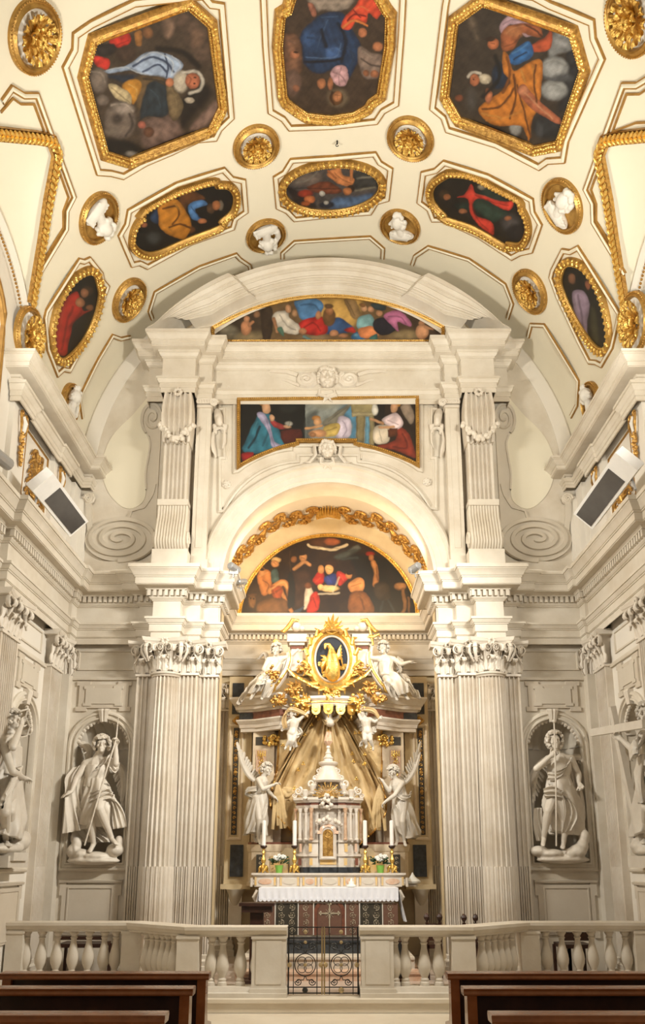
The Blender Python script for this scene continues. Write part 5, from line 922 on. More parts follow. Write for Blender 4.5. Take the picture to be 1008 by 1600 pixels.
# eared panels and niche frames ------------------------------------------------------
def eared(u0, u1, v0, v1, ew=.13, eh=.07): return ccw([(u0, v0 + eh), (u0 + .04, v0 + eh), (u0 + .04, v1 - eh), (u0, v1 - eh), (u0, v1), (u0 + ew * 1.6, v1), (u0 + ew * 1.6, v1 - .05), (u1 - ew * 1.6, v1 - .05), (u1 - ew * 1.6, v1), (u1, v1), (u1, v1 - eh), (u1 - .04, v1 - eh), (u1 - .04, v0 + eh), (u1, v0 + eh), (u1, v0), (u1 - ew * 1.3, v0), (u1 - ew * 1.3, v0 + .05), (u0 + ew * 1.3, v0 + .05), (u0 + ew * 1.3, v0), (u0, v0)])
def panels(Tx, uc, parent, k=1.0):
    P = eared(uc - .42 * k, uc + .42 * k, 3.93, 4.40); m = MB(); m.plate([P], Tx, -.01, .03); o = m.obj('eared_panel', 'panel', parent)
    c = (uc, 4.165); m = MB(); m.plate([[(c[0] + (x - c[0]) * .72, c[1] + (z - c[1]) * .66) for x, z in P]], Tx, .03, .045); m.obj('panel_field', 'relief', o)
    P = eared(uc - .45 * k, uc + .45 * k, .62, 1.41, .06, .2); m = MB(); m.plate([P], Tx, -.01, .03); o = m.obj('shaped_panel', 'panel', parent)
    m = MB(); m.mould(ccw([(uc - .33 * k, .7), (uc + .33 * k, .7), (uc + .33 * k, 1.33), (uc - .33 * k, 1.33)]), [(0, .028), (0, .042), (.02, .042), (.02, .028)], Tx, True); m.mould([(uc + .46 * k, 1.39), (uc - .46 * k, 1.39)], [(0, 0), (0, .05), (-.03, .06), (-.04, .03), (-.04, 0)], Tx); m.obj('panel_moulding', 'panel', o)
    m = MB(); m.mould(ccw([(uc - .44 * k, 4.58), (uc + .44 * k, 4.58), (uc + .44 * k, 4.90), (uc - .44 * k, 4.90)]), [(0, 0), (0, .02), (.025, .02), (.03, 0)], Tx, True); m.obj('frieze_panel', 'stone', parent)
def niche(Tx, uc, parent):
    m = MB(); dp = .50
    def fn(i, j):
        a = pi * i; return Tx(uc + NH * math.cos(a), NZ0 + (NZS - NZ0) * j, -dp * math.sin(a))
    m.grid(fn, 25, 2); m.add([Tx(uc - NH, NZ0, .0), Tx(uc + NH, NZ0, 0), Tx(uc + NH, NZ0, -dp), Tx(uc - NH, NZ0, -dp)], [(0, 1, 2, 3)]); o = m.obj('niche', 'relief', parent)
    m = MB()
    def fs(i, j):                                # scalloped half dome
        a = pi * i; s = math.sin(a) ; b = j * pi / 2; rb = 1 - .07 * abs(math.sin(i * 9 * pi)) * math.sin(min(1, j * 2.2) * pi / 2); x = math.cos(a); y = math.sin(a) * math.cos(b); z = math.sin(a) * math.sin(b)
        return Tx(uc + NH * x * rb, NZS + NH * y * rb, -dp * z * rb)
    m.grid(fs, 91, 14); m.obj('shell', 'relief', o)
    m = MB(); L = nich_loop(uc); m.mould(ccw(L), [(-.12, -.005), (-.12, .03), (-.10, .05), (-.075, .055), (-.065, .03), (-.03, .03), (-.02, .05), (0, .05), (.012, .02), (.012, -.04)], Tx, True); fr = m.obj('niche_frame', 'stone', o)
    m = MB(); m.mould(arc(uc, NZS, NH - .005, 8, 172, 40), [(-.01, -.04), (0, .0), (.03, -.01), (.025, -.04)], Tx); 
    for u, v in arc(uc, NZS, NH - .03, 10, 170, 17): m.ell(Tx(u, v, -.02), (.03, .03, .03), 6, 4)
    m.obj('shell_rim', 'statue', o)
    m = MB(); m.rings([[Tx(uc + a * g, v, w) for a, w in ((-1, 0), (-1, .07 * k), (-.33, .085 * k), (0, .07 * k), (.33, .085 * k), (1, .07 * k), (1, 0))] for v, g, k in ((NZS + NH - .05, .05, .8), (NZS + NH + .05, .065, 1), (NZS + NH + .12, .08, 1.2), (NZS + NH + .15, .085, 1.0))]); m.obj('keystone', 'statue', o)
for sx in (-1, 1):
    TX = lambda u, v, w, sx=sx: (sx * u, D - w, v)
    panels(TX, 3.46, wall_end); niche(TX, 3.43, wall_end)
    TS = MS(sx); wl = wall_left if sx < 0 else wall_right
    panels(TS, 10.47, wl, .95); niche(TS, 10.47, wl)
# gilded stucco of the side attics ------------------------------------------------------
def acanthus_spray(Tx, uc, v0, v1, hw, parent, name, mt='goldr', seed=1):
    rg = random.Random(seed); m = MB(); h = v1 - v0
    for s in (-1, 1):
        for k in range(5):
            b = v0 + h * (.05 + .17 * k); ln = hw * (1 - .1 * k); pts = [Tx(uc + s * ln * q * (1.0), b + h * (.05 + .16 * math.sin(q * 2.6)) , .03 + .02 * math.sin(q * 3)) for q in np.linspace(.05, 1, 8)]
            m.tube(pts, [.012 + .022 * math.sin(pi * q) for q in np.linspace(.1, 1, 8)], 6)
            c = (uc + s * ln * .8, b + h * .09); m.tube([Tx(c[0] + .06 * (1 - i / 12) * math.cos(i * .7) * s, c[1] + .06 * (1 - i / 12) * math.sin(i * .7), .03) for i in range(13)], .013, 5)
    for k in range(6): m.ell(Tx(uc + (rg.random() - .5) * .03, v0 + h * (.1 + .16 * k), .045), (.035, .03, .045), 7, 5)
    for k in range(7): a = R(20 + 140 * k / 6); m.tube([Tx(uc, v0 + h * .12, .03), Tx(uc + .09 * math.cos(a), v0 + h * .12 + .12 * math.sin(a), .06), Tx(uc + .14 * math.cos(a), v0 + h * .12 + .2 * math.sin(a), .03)], [.01, .022, .005], 5)
    return m.obj(name, mt, parent)
def pendant(Tx, uc, v0, v1, parent):
    rg = random.Random(7); m = MB(); g = MB(); h = v1 - v0
    for k in range(26): q = k / 25; g.ell(Tx(uc + (rg.random() - .5) * .10 * (1 - .5 * q), v1 - h * (.42 + .58 * q), .035 + rg.random() * .02), (.028, .028, .03), 6, 4)
    for s in (-1, 1): g.tube([Tx(uc + s * (.06 + .05 * (1 - i / 12) * math.cos(i * .7)), v1 - .05 + .05 * (1 - i / 12) * math.sin(i * .7), .04) for i in range(13)], .014, 5); g.tube([Tx(uc + s * .11, v1 - .06, .04), Tx(uc + s * .09, v1 - h * .25, .05), Tx(uc + s * .06, v1 - h * .45, .04)], [.014, .022, .01], 5)
    m.tube([Tx(uc, v1 - .06, .02), Tx(uc + .02, v1 - h * .2, .04), Tx(uc + .02, v1 - h * .34, .03), Tx(uc, v1 - h * .45, .02)], [.035, .05, .04, .015], 8, .6)
    o = m.obj('stucco_drop', 'stucco', parent); g.obj('gilded_drop', 'goldr', o)
for sx in (-1, 1):
    TS = MS(sx); wl = wall_left if sx < 0 else wall_right; nm = 'left' if sx < 0 else 'right'
    for y, w_ in ((9.32, 'window'), (10.84, 'corner')):
        t = thing('gilded_pendant', 'gilded and white stucco pendant on the %s attic, nearer the %s' % (nm, w_), 'ornament', TS(y, 6.9, .07), 'gilded pendants of the side attics'); pendant(lambda a, b, c: TS(a, b, c + .07), y, 6.72, 7.46, t)
    t = thing('foliage_relief', 'gilded foliage panel with a thin gilt border on the %s attic' % nm, 'ornament', TS(10.08, 6.4, 0), 'gilded panels of the side attics')
    m = MB(); m.mould(ccw([(9.66, 6.3), (10.50, 6.3), (10.50, 7.42), (9.66, 7.42)]), [(-.012, 0), (-.012, .02), (.012, .02), (.012, 0)], TS, True); m.obj('border', 'goldline', t); acanthus_spray(TS, 10.06, 6.42, 7.30, .32, t, 'foliage', 'goldr', 3 + sx)
# gilded foliage inside the recess barrel ---------------------------------------------
t = thing('gilded_garland', 'gilded foliage garland with a central shell on the barrel inside the arch', 'ornament', (0, 13.6, RECZ))
TR = lambda u, v, w: ((RECR - w) * math.sin(u / RECR), 13.62 + v, RECZ + (RECR - w) * math.cos(u / RECR))
m = MB(); Lh = RECR * R(84)
for s in (-1, 1):
    st = [TR(s * (.20 + (Lh - .20) * q), .10 * math.sin(q * 15), .03) for q in np.linspace(0, 1, 60)]; m.tube(st, .022, 6)
    for k in range(17):
        q = (k + .5) / 17; u = s * (.20 + (Lh - .20) * q); sg = 1 if k % 2 else -1; v = .10 * math.sin(q * 15)
        m.tube([TR(u + s * .13 * (1 - i / 14) * math.cos(i * .6), v + sg * .17 + sg * .12 * (1 - i / 14) * math.sin(i * .6), .04) for i in range(15)], [.03 - .0012 * i for i in range(15)], 6)
        for j in range(5): a = R(72 * j + 20 * k); m.ell(TR(u + .07 * math.cos(a), v + sg * .17 + .07 * math.sin(a), .05), (.04, .03, .04), 6, 4)
        for j in range(3): m.tube([TR(u, v, .03), TR(u + s * .1, v - sg * (.06 + .05 * j), .06), TR(u + s * .2, v - sg * (.10 + .07 * j), .02)], [.02, .035, .006], 5)
m.obj('foliage', 'goldr', t)
for k in range(15):
    a = R(-78 + 156 * k / 14); m = MB(); L = .42 - .1 * abs(math.sin(a)); m.tube([TR(.04 * math.sin(a), .22 - .03, .04), TR(.3 * math.sin(a) * L / .42, .2 - .22 * math.cos(a), .07), TR(.75 * math.sin(a) * L, .2 - .45 * math.cos(a) , .04)], [.018, .034, .01], 6); m.obj('shell_ray', 'goldb', t)
# ================================================================ balustrades, gate, pews
BALP = [(.058, 0), (.058, .035), (.045, .05), (.05, .07), (.036, .09), (.05, .12), (.072, .17), (.078, .22), (.070, .28), (.052, .35), (.036, .42), (.034, .46), (.046, .48), (.034, .495), (.048, .52), (.058, .535), (.058, .56)]
_b = MB(); _b.lathe(BALP, (0, 0, 0), 16); BALM = _b.mesh('baluster', 'stone')
def balustrade(sx, label, path, piers, bals):
    t = thing('balustrade', label, 'balustrade', (path[1][0], path[1][1], .15))
    P = [p for p in path]; 
    if sx > 0: P = P[::-1]
    T = lambda u, v, w: (u, v, w)
    m = MB(); m.mould(P, [(-.12, .825), (-.12, .845), (-.14, .86), (-.155, .89), (-.165, .90), (-.165, .937), (.165, .937), (.165, .90), (.155, .89), (.14, .86), (.12, .845), (.12, .825)], T, pclosed=True); m.obj('handrail', 'stone', t)
    m = MB(); m.mould(P, [(-.16, .15), (-.16, .20), (-.14, .215), (-.12, .265), (.12, .265), (.14, .215), (.16, .20), (.16, .15)], T, pclosed=True); m.obj('plinth', 'stone', t)
    for (x, y), w_, d_, an in piers:
        m = MB(); c, s = math.cos(an), math.sin(an); TT = lambda a, b, z: (x + a * c - b * s, y + a * s + b * c, z)
        m.box(-w_ / 2, w_ / 2, -d_ / 2, d_ / 2, .15, .84, TT); m.box(-w_ / 2 - .02, w_ / 2 + .02, -d_ / 2 - .025, d_ / 2 + .025, .15, .25, TT); m.box(-w_ / 2 - .01, w_ / 2 + .01, -d_ / 2 - .012, d_ / 2 + .012, .80, .83, TT)
        if w_ > .3: m.box(-w_ / 2 + .05, w_ / 2 - .05, -d_ / 2 - .008, d_ / 2, .30, .78, TT)
        m.obj('pier', 'stone', t)
    for x, y in bals: inst(BALM, 'baluster', t, (x, y, .265))
    return t
YF, YB = 9.92, 10.62
def xf(px): return at(px, 1500, YF)[0]
def xb(px): return at(px, 1490, YB)[0]
L = [(-.49, YF), (-1.64, YF), (-2.50, YB), (-4.12, YB)]
def between(a, b, n): return [(a[0] + (b[0] - a[0]) * (i + .5) / n, a[1] + (b[1] - a[1]) * (i + .5) / n) for i in range(n)]
oa = math.atan2(YB - YF, -.86)
balustrade(-1, 'stone balustrade with vase-shaped balusters, left of the iron gate', L,
  [((-.70, YF), .40, .26, 0), ((-1.66, YF), .26, .26, 0), ((-2.50, YB), .24, .26, 0), ((-3.98, YB), .22, .26, 0)], [(xf(p), YF) for p in (330, 348, 376, 401)] + between((-1.84, YF + .17), (-2.32, YB - .16), 6) + [(xb(p), YB) for p in (40, 64, 88.5, 114, 138, 162, 180)])
Rr = [(.37, YF), (1.66, YF), (2.50, YB), (4.12, YB)]
balustrade(1, 'stone balustrade with vase-shaped balusters, right of the iron gate', Rr,
  [((.58, YF), .38, .26, 0), ((1.60, YF), .28, .26, 0), ((2.56, YB), .24, .26, 0), ((4.0, YB), .22, .26, 0)], [(xf(p), YF) for p in (618, 633, 663, 685)] + between((1.82, YF + .14), (2.36, YB - .12), 6) + [(xb(p), YB) for p in (836, 854, 879, 904, 926, 954, 979)])
# wrought-iron gate, two leaves
def gleaf(label, x0, x1, hinge):
    y = 9.9; t = thing('gate_leaf', label, 'gate', ((x0 + x1) / 2, y, .17), 'leaves of the iron gate'); cx = (x0 + x1) / 2; wd = x1 - x0
    for x, r_ in ((x0 + .012, .010), (x1 - .012, .010), (x0 + wd * .17, .0055), (x1 - wd * .17, .0055)): m = MB(); m.tube([(x, y, .17), (x, y, .93)], r_, 6); m.obj('upright', 'brass' if r_ > .009 and ((x > cx) == hinge) else 'iron', t)
    for z in (.185, .25, .80, .925): m = MB(); m.box(x0, x1, y - .006, y + .006, z - .006, z + .006); m.obj('crossbar', 'iron', t)
    zc = .50; m = MB(); m.tube([(cx + .125 * math.cos(a), y, zc + .125 * math.sin(a)) for a in np.linspace(0, 2 * pi, 33)], .006, 6); m.obj('ring', 'iron', t)
    m = MB()
    for q in range(4):
        a = q * pi / 2 + pi / 4; m.tube([(cx + .055 * math.cos(a) + .05 * math.cos(b), y - .005, zc + .055 * math.sin(a) + .05 * math.sin(b)) for b in np.linspace(0, 2 * pi, 17)], .0045, 5)
        m.obj('petal_ring', 'iron', t); m = MB()
    for s in (-1, 1):
        for z0, d, r_ in ((.70, 1, .05), (.31, -1, .045)):
            m = MB(); m.tube([(cx + s * (.08 + r_ * (1 - i / 20) * math.cos(i * .55)), y, z0 + d * r_ * (1 - i / 20) * math.sin(i * .55)) for i in range(21)], .006, 5)
            m.tube([(cx + s * .005, y, zc + d * .13), (cx + s * .02, y, zc + d * .17), (cx + s * .08, y, z0 + d * .0 - d * .02), (cx + s * .125, y, z0 + d * .01)], .006, 5); m.obj('scroll', 'iron', t)
    for x, z, r_, mt in ((cx, zc, .022, 'brass'), (cx, .872, .026, 'brass'), (cx, .218, .034, 'iron' if hinge else 'brass'), (x0 + wd * .06, zc, .030, 'brass'), (x1 - wd * .06, zc, .030, 'brass'), (cx, .755, .020, 'brass')):
        m = MB(); m.ell((x, y - .01, z), (r_, r_, r_), 10, 7); m.obj('knob', mt, t)
gleaf('wrought iron gate leaf with a ringed flower, hung on the left balustrade', -.485, -.062, True)
gleaf('wrought iron gate leaf with a ringed flower, hung on the right balustrade', -.058, .365, False)
# pews
def pew(sx, Y, x0, x1, label):
    a, b = sorted((sx * x0, sx * x1)); t = thing('pew', label, 'pew', ((a + b) / 2, Y, 0), 'dark wooden pews')
    m = MB(); m.mould([(a - .02, 0), (b + .02, 0)], [(-.055, .905), (-.06, .915), (-.05, .93), (-.055, .945), (-.03, .95), (.05, .95), (.06, .935), (.05, .915), (.04, .905)], lambda u, v, w: (u, Y + v, w), pclosed=True); m.obj('top_rail', 'wood', t)
    m = MB(); m.box(a + .04, b - .04, Y - .012, Y + .012, .48, .91); m.box(a + .04, b - .04, Y - .02, Y + .02, .48, .52); m.obj('back_panel', 'wooddk', t)
    for x in (a + .03, b - .03):
        m = MB(); P = [(-.05, 0), (-.05, .905), (.05, .905), (.06, .70), (.09, .62), (.27, .58), (.33, .50), (.30, .30), (.34, .06), (.34, 0)]; m.plate([P], lambda u, v, w: (x + (w - .03), Y + u, v), 0, .06, True); m.obj('end_panel', 'wood', t)
    m = MB(); m.box(a + .05, b - .05, Y - .0, Y + .33, .42, .455); m.obj('seat', 'wood', t); m = MB(); m.box(a + .05, b - .05, Y - .22, Y - .06, .55, .57); m.box(a + .05, b - .05, Y - .225, Y - .21, .55, .60); m.obj('book_shelf', 'wood', t)
    m = MB(); m.box(a + .07, b - .07, Y - .30, Y - .16, .16, .20); m.box(a + .08, a + .12, Y - .28, Y - .05, 0, .16); m.box(b - .12, b - .08, Y - .28, Y - .05, 0, .16); m.obj('kneeler', 'wood', t)
for sx, nm in ((-1, 'left'), (1, 'right')):
    for Y, w in ((5.80, 'front pew of the %s block, nearest the balustrade'), (5.14, 'second pew from the balustrade in the %s block'), (4.30, 'third pew of the %s block, cut by the bottom edge')):
        pew(sx, Y, .84, 2.24 if sx < 0 else 2.5, 'dark brown wooden ' + w % nm)
# altar steps
for k, (y, z, mt, n_) in enumerate(((11.07, .27, 'pinkm', 'pink marble'), (11.35, .42, 'panel', 'pale stone'), (11.78, .60, 'black', 'black marble'))):
    m = MB(); e = 1.24 - .06 * k; m.box(-e, e, y + .02, 13.0 if k else 13.0, .15 if k == 0 else (.27, .42)[k - 1], z - .02); m.box(-e, e, y, 13.0, z - .03, z); m.obj('altar_step', mt, None, 'broad %s step in front of the altar, %s of three' % (n_, ('lowest', 'middle', 'topmost')[k]), 'step', 'steps of the altar', o=(0, y, .15))
# lectern, chairs and boxes behind the balustrade
t = thing('lectern', 'dark wooden lectern with a flat top behind the left balustrade', 'lectern', (-.945, 10.9, .15))
m = MB(); m.box(-1.17, -.71, 10.75, 11.05, 1.12, 1.16); m.box(-1.14, -.74, 10.78, 11.02, 1.04, 1.12); m.obj('top', 'wooddk', t)
m = MB(); m.box(-1.03, -.86, 10.84, 10.98, .2, 1.04); m.obj('post', 'wooddk', t); m = MB(); m.box(-1.12, -.77, 10.75, 11.05, .15, .2); m.obj('base', 'wooddk', t)
def chair(x, y, label, z0=.15, fin=True, hb=.95, wd=.40):
    t = thing('chair', label, 'chair', (x, y, z0), None)
    for s in (-1, 1):
        m = MB(); m.box(x + s * wd / 2 - .02, x + s * wd / 2 + .02, y - .02, y + .02, z0, z0 + hb - .05); 
        m.obj('chair_post', 'wooddk', t)
        if fin: m = MB(); m.lathe([(.012, -.05), (.016, -.03), (.035, -.01), (.042, .02), (.03, .05), (.008, .07)], (x + s * wd / 2, y, z0 + hb), 10); m.obj('finial', 'wooddk', t)
        m = MB(); m.box(x + s * wd / 2 - .02, x + s * wd / 2 + .02, y + .36, y + .40, z0, z0 + .42); m.obj('leg', 'wooddk', t)
    m = MB(); m.box(x - wd / 2, x + wd / 2, y - .012, y + .012, z0 + .5, z0 + hb - .07); m.obj('back_panel', 'wooddk', t); m = MB(); m.box(x - wd / 2, x + wd / 2, y - .02, y + .40, z0 + .40, z0 + .45); m.obj('seat', 'wooddk', t)
xl = at(677, 1435, 11.2); chair(xl[0], 11.2, 'dark wooden chair with round finials, behind the right balustrade near the recess', .15, True, xl[2] - .15, at(687, 1435, 11.2)[0] - at(667, 1435, 11.2)[0])
xl = at(734, 1436, 11.25); chair(xl[0], 11.25, 'dark wooden chair with round finials, behind the right balustrade by the column', .15, True, xl[2] - .15, at(743, 1435, 11.25)[0] - at(725, 1435, 11.25)[0])
for px, lb in ((889, 'black chair back seen between the right-hand balusters, nearer the column'), (913, 'black chair back seen between the right-hand balusters, nearer the wall')):
    c = at(px, 1470, 11.2); chair(c[0], 11.2, lb, .15, False, .68, .20)
c = at(126, 1470, 11.3); chair(c[0], 11.3, 'dark wooden bench back seen between the left-hand balusters', .15, False, .62, .62)
t = thing('loudspeaker', 'black loudspeaker box standing behind the right balustrade beside the gate', 'loudspeaker', (*at(618, 1500, 10.5)[:2], .15)); c = at(618, 1500, 10.5)
m = MB(); m.box(c[0] - .08, c[0] + .08, 10.42, 10.6, .15, .72); m.obj('cabinet', 'wooddk', t); m = MB(); m.box(c[0] - .07, c[0] + .07, 10.41, 10.42, .30, .70); m.obj('grille', 'black2', t)
# ================================================================ altar
YA = 12.4
t = thing('altar_table', 'altar table with dark scrolled stone inlay on its front', 'altar', (0, YA, .6))
m = MB(); m.box(-1.0, 1.0, YA, 12.98, .6, 1.24); m.box(-1.06, 1.06, YA - .04, 12.98, 1.24, 1.29); m.obj('body', 'altar', t)
def scroll_panel(x0, x1, z0, z1, nx, nz, mt, mt2):
    m = MB(); m.box(x0, x1, YA - .012, YA, z0, z1); o = m.obj('inlay_panel', mt, t); m = MB(); w_, h_ = (x1 - x0) / nx, (z1 - z0) / nz
    for i in range(nx):
        for j in range(nz):
            cx, cz = x0 + w_ * (i + .5), z0 + h_ * (j + .5); s = 1 if i % 2 else -1; r_ = min(w_, h_) * .44
            m.tube([(cx + s * r_ * (1 - k / 24) * math.cos(k * .55 + 1.5 * j), YA - .016, cz + r_ * (1 - k / 24) * math.sin(k * .55 + 1.5 * j)) for k in range(23)], r_ * .10, 4, .5)
            for q in range(5): a = q * 1.25 + i; m.ell((cx + r_ * .75 * math.cos(a), YA - .014, cz + r_ * .75 * math.sin(a)), (r_ * .16, .006, r_ * .10), 6, 4)
            m.ell((cx, YA - .014, cz), (r_ * .2, .006, r_ * .2), 6, 4)
    m.obj('inlay_scroll', mt2, o, kind='stuff')
def xa(px): return at(px, 1440, YA)[0]
Z0A, Z1A = .62, at(512, 1411, YA)[2]
for a, b, nx, c1, c2 in ((405, 429, 1, 'inlaypk', 'inlaylt'), (431, 465, 2, 'inlaydk', 'inlaylt'), (467, 489, 1, 'inlaypk', 'inlaylt'), (541, 561, 1, 'inlaypk', 'inlaylt'), (563, 597, 2, 'inlaydk', 'inlaylt'), (599, 622, 1, 'inlaypk', 'inlaylt')): scroll_panel(xa(a), xa(b), Z0A, Z1A, nx, 4, c1, c2)
m = MB(); m.box(xa(491), xa(539), YA - .012, YA, Z0A, Z1A); cp = m.obj('inlay_panel', 'inlaydk', t)
xc = xa(515); m = MB(); m.mould([(xc - .22, Z0A)] + arc(xc, .92, .22, 180, 0, 20) + [(xc + .22, Z0A)], [(-.035, .012), (-.035, .018), (.02, .018), (.02, .012)], ME(YA)); m.obj('arch_inlay', 'red', cp); m = MB(); m.plate([[(xc - .18, Z0A)] + arc(xc, .92, .18, 180, 0, 20) + [(xc + .18, Z0A)]], ME(YA), .012, .014); m.obj('arch_ground', 'inlaypk', cp)
m = MB(); zc = .93; m.box(xc - .009, xc + .009, YA - .026, YA - .01, zc - .28, zc + .13); m.box(xc - .13, xc + .13, YA - .026, YA - .01, zc - .009, zc + .009)
for dx, dz in ((0, .13), (-.13, 0), (.13, 0)):
    for q in range(3): a = math.atan2(dz, dx) + (q - 1) * 1.4; m.ell((xc + dx + .02 * math.cos(a), YA - .02, zc + dz + .02 * math.sin(a)), (.014, .008, .014), 8, 5)
for q in range(12): a = q * pi / 6 + .26; m.tube([(xc + .02 * math.cos(a), YA - .02, zc + .02 * math.sin(a)), (xc + .08 * math.cos(a), YA - .02, zc + .08 * math.sin(a))], [.006, .002], 4)
m.obj('cross_inlay', 'inlaylt', cp)
m = MB()
for px in (430, 466, 490, 540, 562, 598): m.box(xa(px) - .008, xa(px) + .008, YA - .02, YA, Z0A, Z1A)
m.box(-1.0, 1.0, YA - .022, YA, Z1A, Z1A + .015); m.obj('inlay_border', 'altarw', t)
m = MB(); m.box(-.98, .98, YA - .014, YA, Z1A + .015, 1.24); m.obj('frieze', 'pinkm', t)
# tablecloth
t = thing('altar_cloth', 'white linen altar cloth with a lace hem, hanging over the altar table', 'tablecloth', (0, YA, 1.29))
m = MB(); rows = []
x0, x1 = at(405, 1385, YA)[0], at(622, 1385, YA)[0]; zh = at(512, 1405, YA)[2]
m.box(x0, x1, YA - .05, 12.90, 1.29, 1.302); m.obj('linen_sheet', 'cloth', t)
m = MB(); N_ = 140
for f_ in np.linspace(0, 1, 8): rows.append([(x0 + (x1 - x0) * i / N_, YA - .052 - .010 * f_ * math.sin(i * .9) - .004 * math.sin(i * .31), 1.302 - (1.302 - zh) * f_) for i in range(N_ + 1)])
m.rings(rows, closed=False, cap=False); m.rings([[(x, y + .008, z) for x, y, z in r_[::-1]] for r_ in rows], closed=False, cap=False); m.obj('hanging_drop', 'cloth', t)
m = MB(); n_ = 34
for i in range(n_): c = x0 + (x1 - x0) * (i + .5) / n_; w_ = (x1 - x0) / n_ / 2; m.plate([[(c - w_, zh + .012)] + arc(c, zh, w_, 180, 360, 8) + [(c + w_, zh + .012)]], ME(YA), .050, .060)
m.obj('lace_hem', 'cloth', t)
for s, xe, zl, xo in ((-1, x0, at(402, 1413, YA)[2], -.03), (1, x1, at(628, 1440, YA)[2], .10)):
    m = MB(); rows = []
    for f_ in np.linspace(0, 1, 9): rows.append([(xe + xo * f_ + s * (.02 * f_ * math.sin(j * 1.3)), YA - .052 + .50 * j / 18 * (1 - .25 * f_), 1.302 - (1.302 - zl) * f_ + .03 * f_ * j / 18) for j in range(19)])
    m.rings(rows, closed=False, cap=False); m.rings([[(x - s * .008, y, z) for x, y, z in r_[::-1]] for r_ in rows], closed=False, cap=False); m.obj('hanging_end', 'cloth', t)
# gradine
YG = 12.92; t = thing('gradine', 'inlaid marble shelf with oval stones behind the altar cloth', 'shelf', (0, YG, 1.29)); m = MB()
zg0, zg1 = 1.30, at(512, 1364, YG)[2]
m.box(-1.17, 1.17, YG, 13.3, zg0, zg1 - .03); m.box(-1.22, 1.23, YG - .04, 13.3, zg1 - .03, zg1); m.box(-1.19, 1.2, YG - .02, 13.3, zg1 - .05, zg1 - .03); m.obj('body', 'altarw', t)
for a, b, mt in ((397, 432, 'pinkm'), (437, 468, 'relief'), (473, 495, 'pinkm'), (500, 532, 'relief'), (537, 556, 'pinkm'), (561, 590, 'relief'), (595, 632, 'pinkm')):
    xa_, xb_ = at(a, 1373, YG)[0], at(b, 1373, YG)[0]; c = (xa_ + xb_) / 2; zz = (zg0 + zg1 - .05) / 2; m = MB(); m.plate([[(c + (xb_ - xa_) * .30 * math.cos(q), zz + .045 * math.sin(q)) for q in np.linspace(0, 2 * pi, 24, False)]], ME(YG), -.002, .012); o = m.obj('oval_inlay', mt, t)
    for s in (-1, 1): m = MB(); m.box(c + s * (xb_ - xa_) * .43 - .015, c + s * (xb_ - xa_) * .43 + .015, YG - .008, YG, zg0 + .02, zg1 - .06); m.obj('side_inlay', 'giallo', o)
for px in (393, 434.5, 470.5, 498, 534.5, 558.5, 592.5, 636):
    x = at(px, 1373, YG)[0]; m = MB(); m.lathe([(.02, 0), (.024, .03), (.016, .06), (.022, .10), (.024, .14)], (x, YG - .01, zg0), 8); m.obj('small_baluster', 'altarw', t)
for s in (-1, 1): m = MB(); m.tube([(s * (1.20 + .05 * (1 - i / 14) * math.cos(i * .6)), YG + .02, zg0 + .06 + .05 * (1 - i / 14) * math.sin(i * .6)) for i in range(15)], .02, 6); m.tube([(s * 1.12, YG - .02, 1.25), (s * 1.17, YG - .02, 1.14), (s * 1.13, YG - .02, 1.05)], [.03, .04, .015], 6); m.obj('scroll', 'altarw', t)
# candlesticks with candles, flower pots, votive lamp
def candlestick(px, label):
    c = at(px, 1360, 12.98); z = zg1; x = c[0]; t = thing('candlestick', label, 'candlestick', (x, 12.98, z), 'gilded altar candlesticks'); hz = at(px, 1321, 12.98)[2] - z; k = hz / .42
    m = MB(); m.lathe([(.03, .05 * k), (.045, .08 * k), (.03, .11 * k), (.02, .14 * k), (.035, .17 * k), (.04, .20 * k), (.022, .24 * k), (.016, .28 * k), (.030, .31 * k), (.018, .34 * k), (.02, .37 * k)], (x, 12.98, z), 12); m.obj('stem', 'goldb', t)
    m = MB()
    for q in range(3):
        a = q * 2 * pi / 3 - pi / 2; m.tube([(x + .03 * math.cos(a), 12.98 + .03 * math.sin(a), z + .11 * k), (x + .07 * math.cos(a), 12.98 + .07 * math.sin(a), z + .07 * k), (x + .065 * math.cos(a), 12.98 + .065 * math.sin(a), z + .03), (x + .09 * math.cos(a), 12.98 + .09 * math.sin(a), z + .008)], [.025, .025, .02, .014], 6)
        for j in range(4): m.ell((x + .06 * math.cos(a + .4 * j), 12.98 + .06 * math.sin(a + .4 * j), z + .03 + .02 * j), (.022, .022, .022), 6, 4)
    m.obj('foot', 'goldb', t); m = MB(); m.lathe([(.012, .36 * k), (.05, .39 * k), (.055, .405 * k), (.05, .42 * k), (.025, .42 * k)], (x, 12.98, z), 14); m.obj('drip_pan', 'wooddk', t)
    zt = at(px, 1282, 12.98)[2]; m = MB(); m.lathe([(.033, hz), (.033, zt - z - .01), (.02, zt - z), (.004, zt - z + .004)], (x, 12.98, z), 12); m.obj('candle', 'candle', None, 'tall white candle in the ' + label.split(' ', 1)[1], 'candle', 'altar candles', o=(x, 12.98, z + hz))
for px, w in ((411.5, 'outermost on the left of the tabernacle'), (460, 'next to the tabernacle on its left'), (571, 'next to the tabernacle on its right'), (613, 'outermost on the right of the tabernacle')): candlestick(px, 'gilded candlestick ' + w)
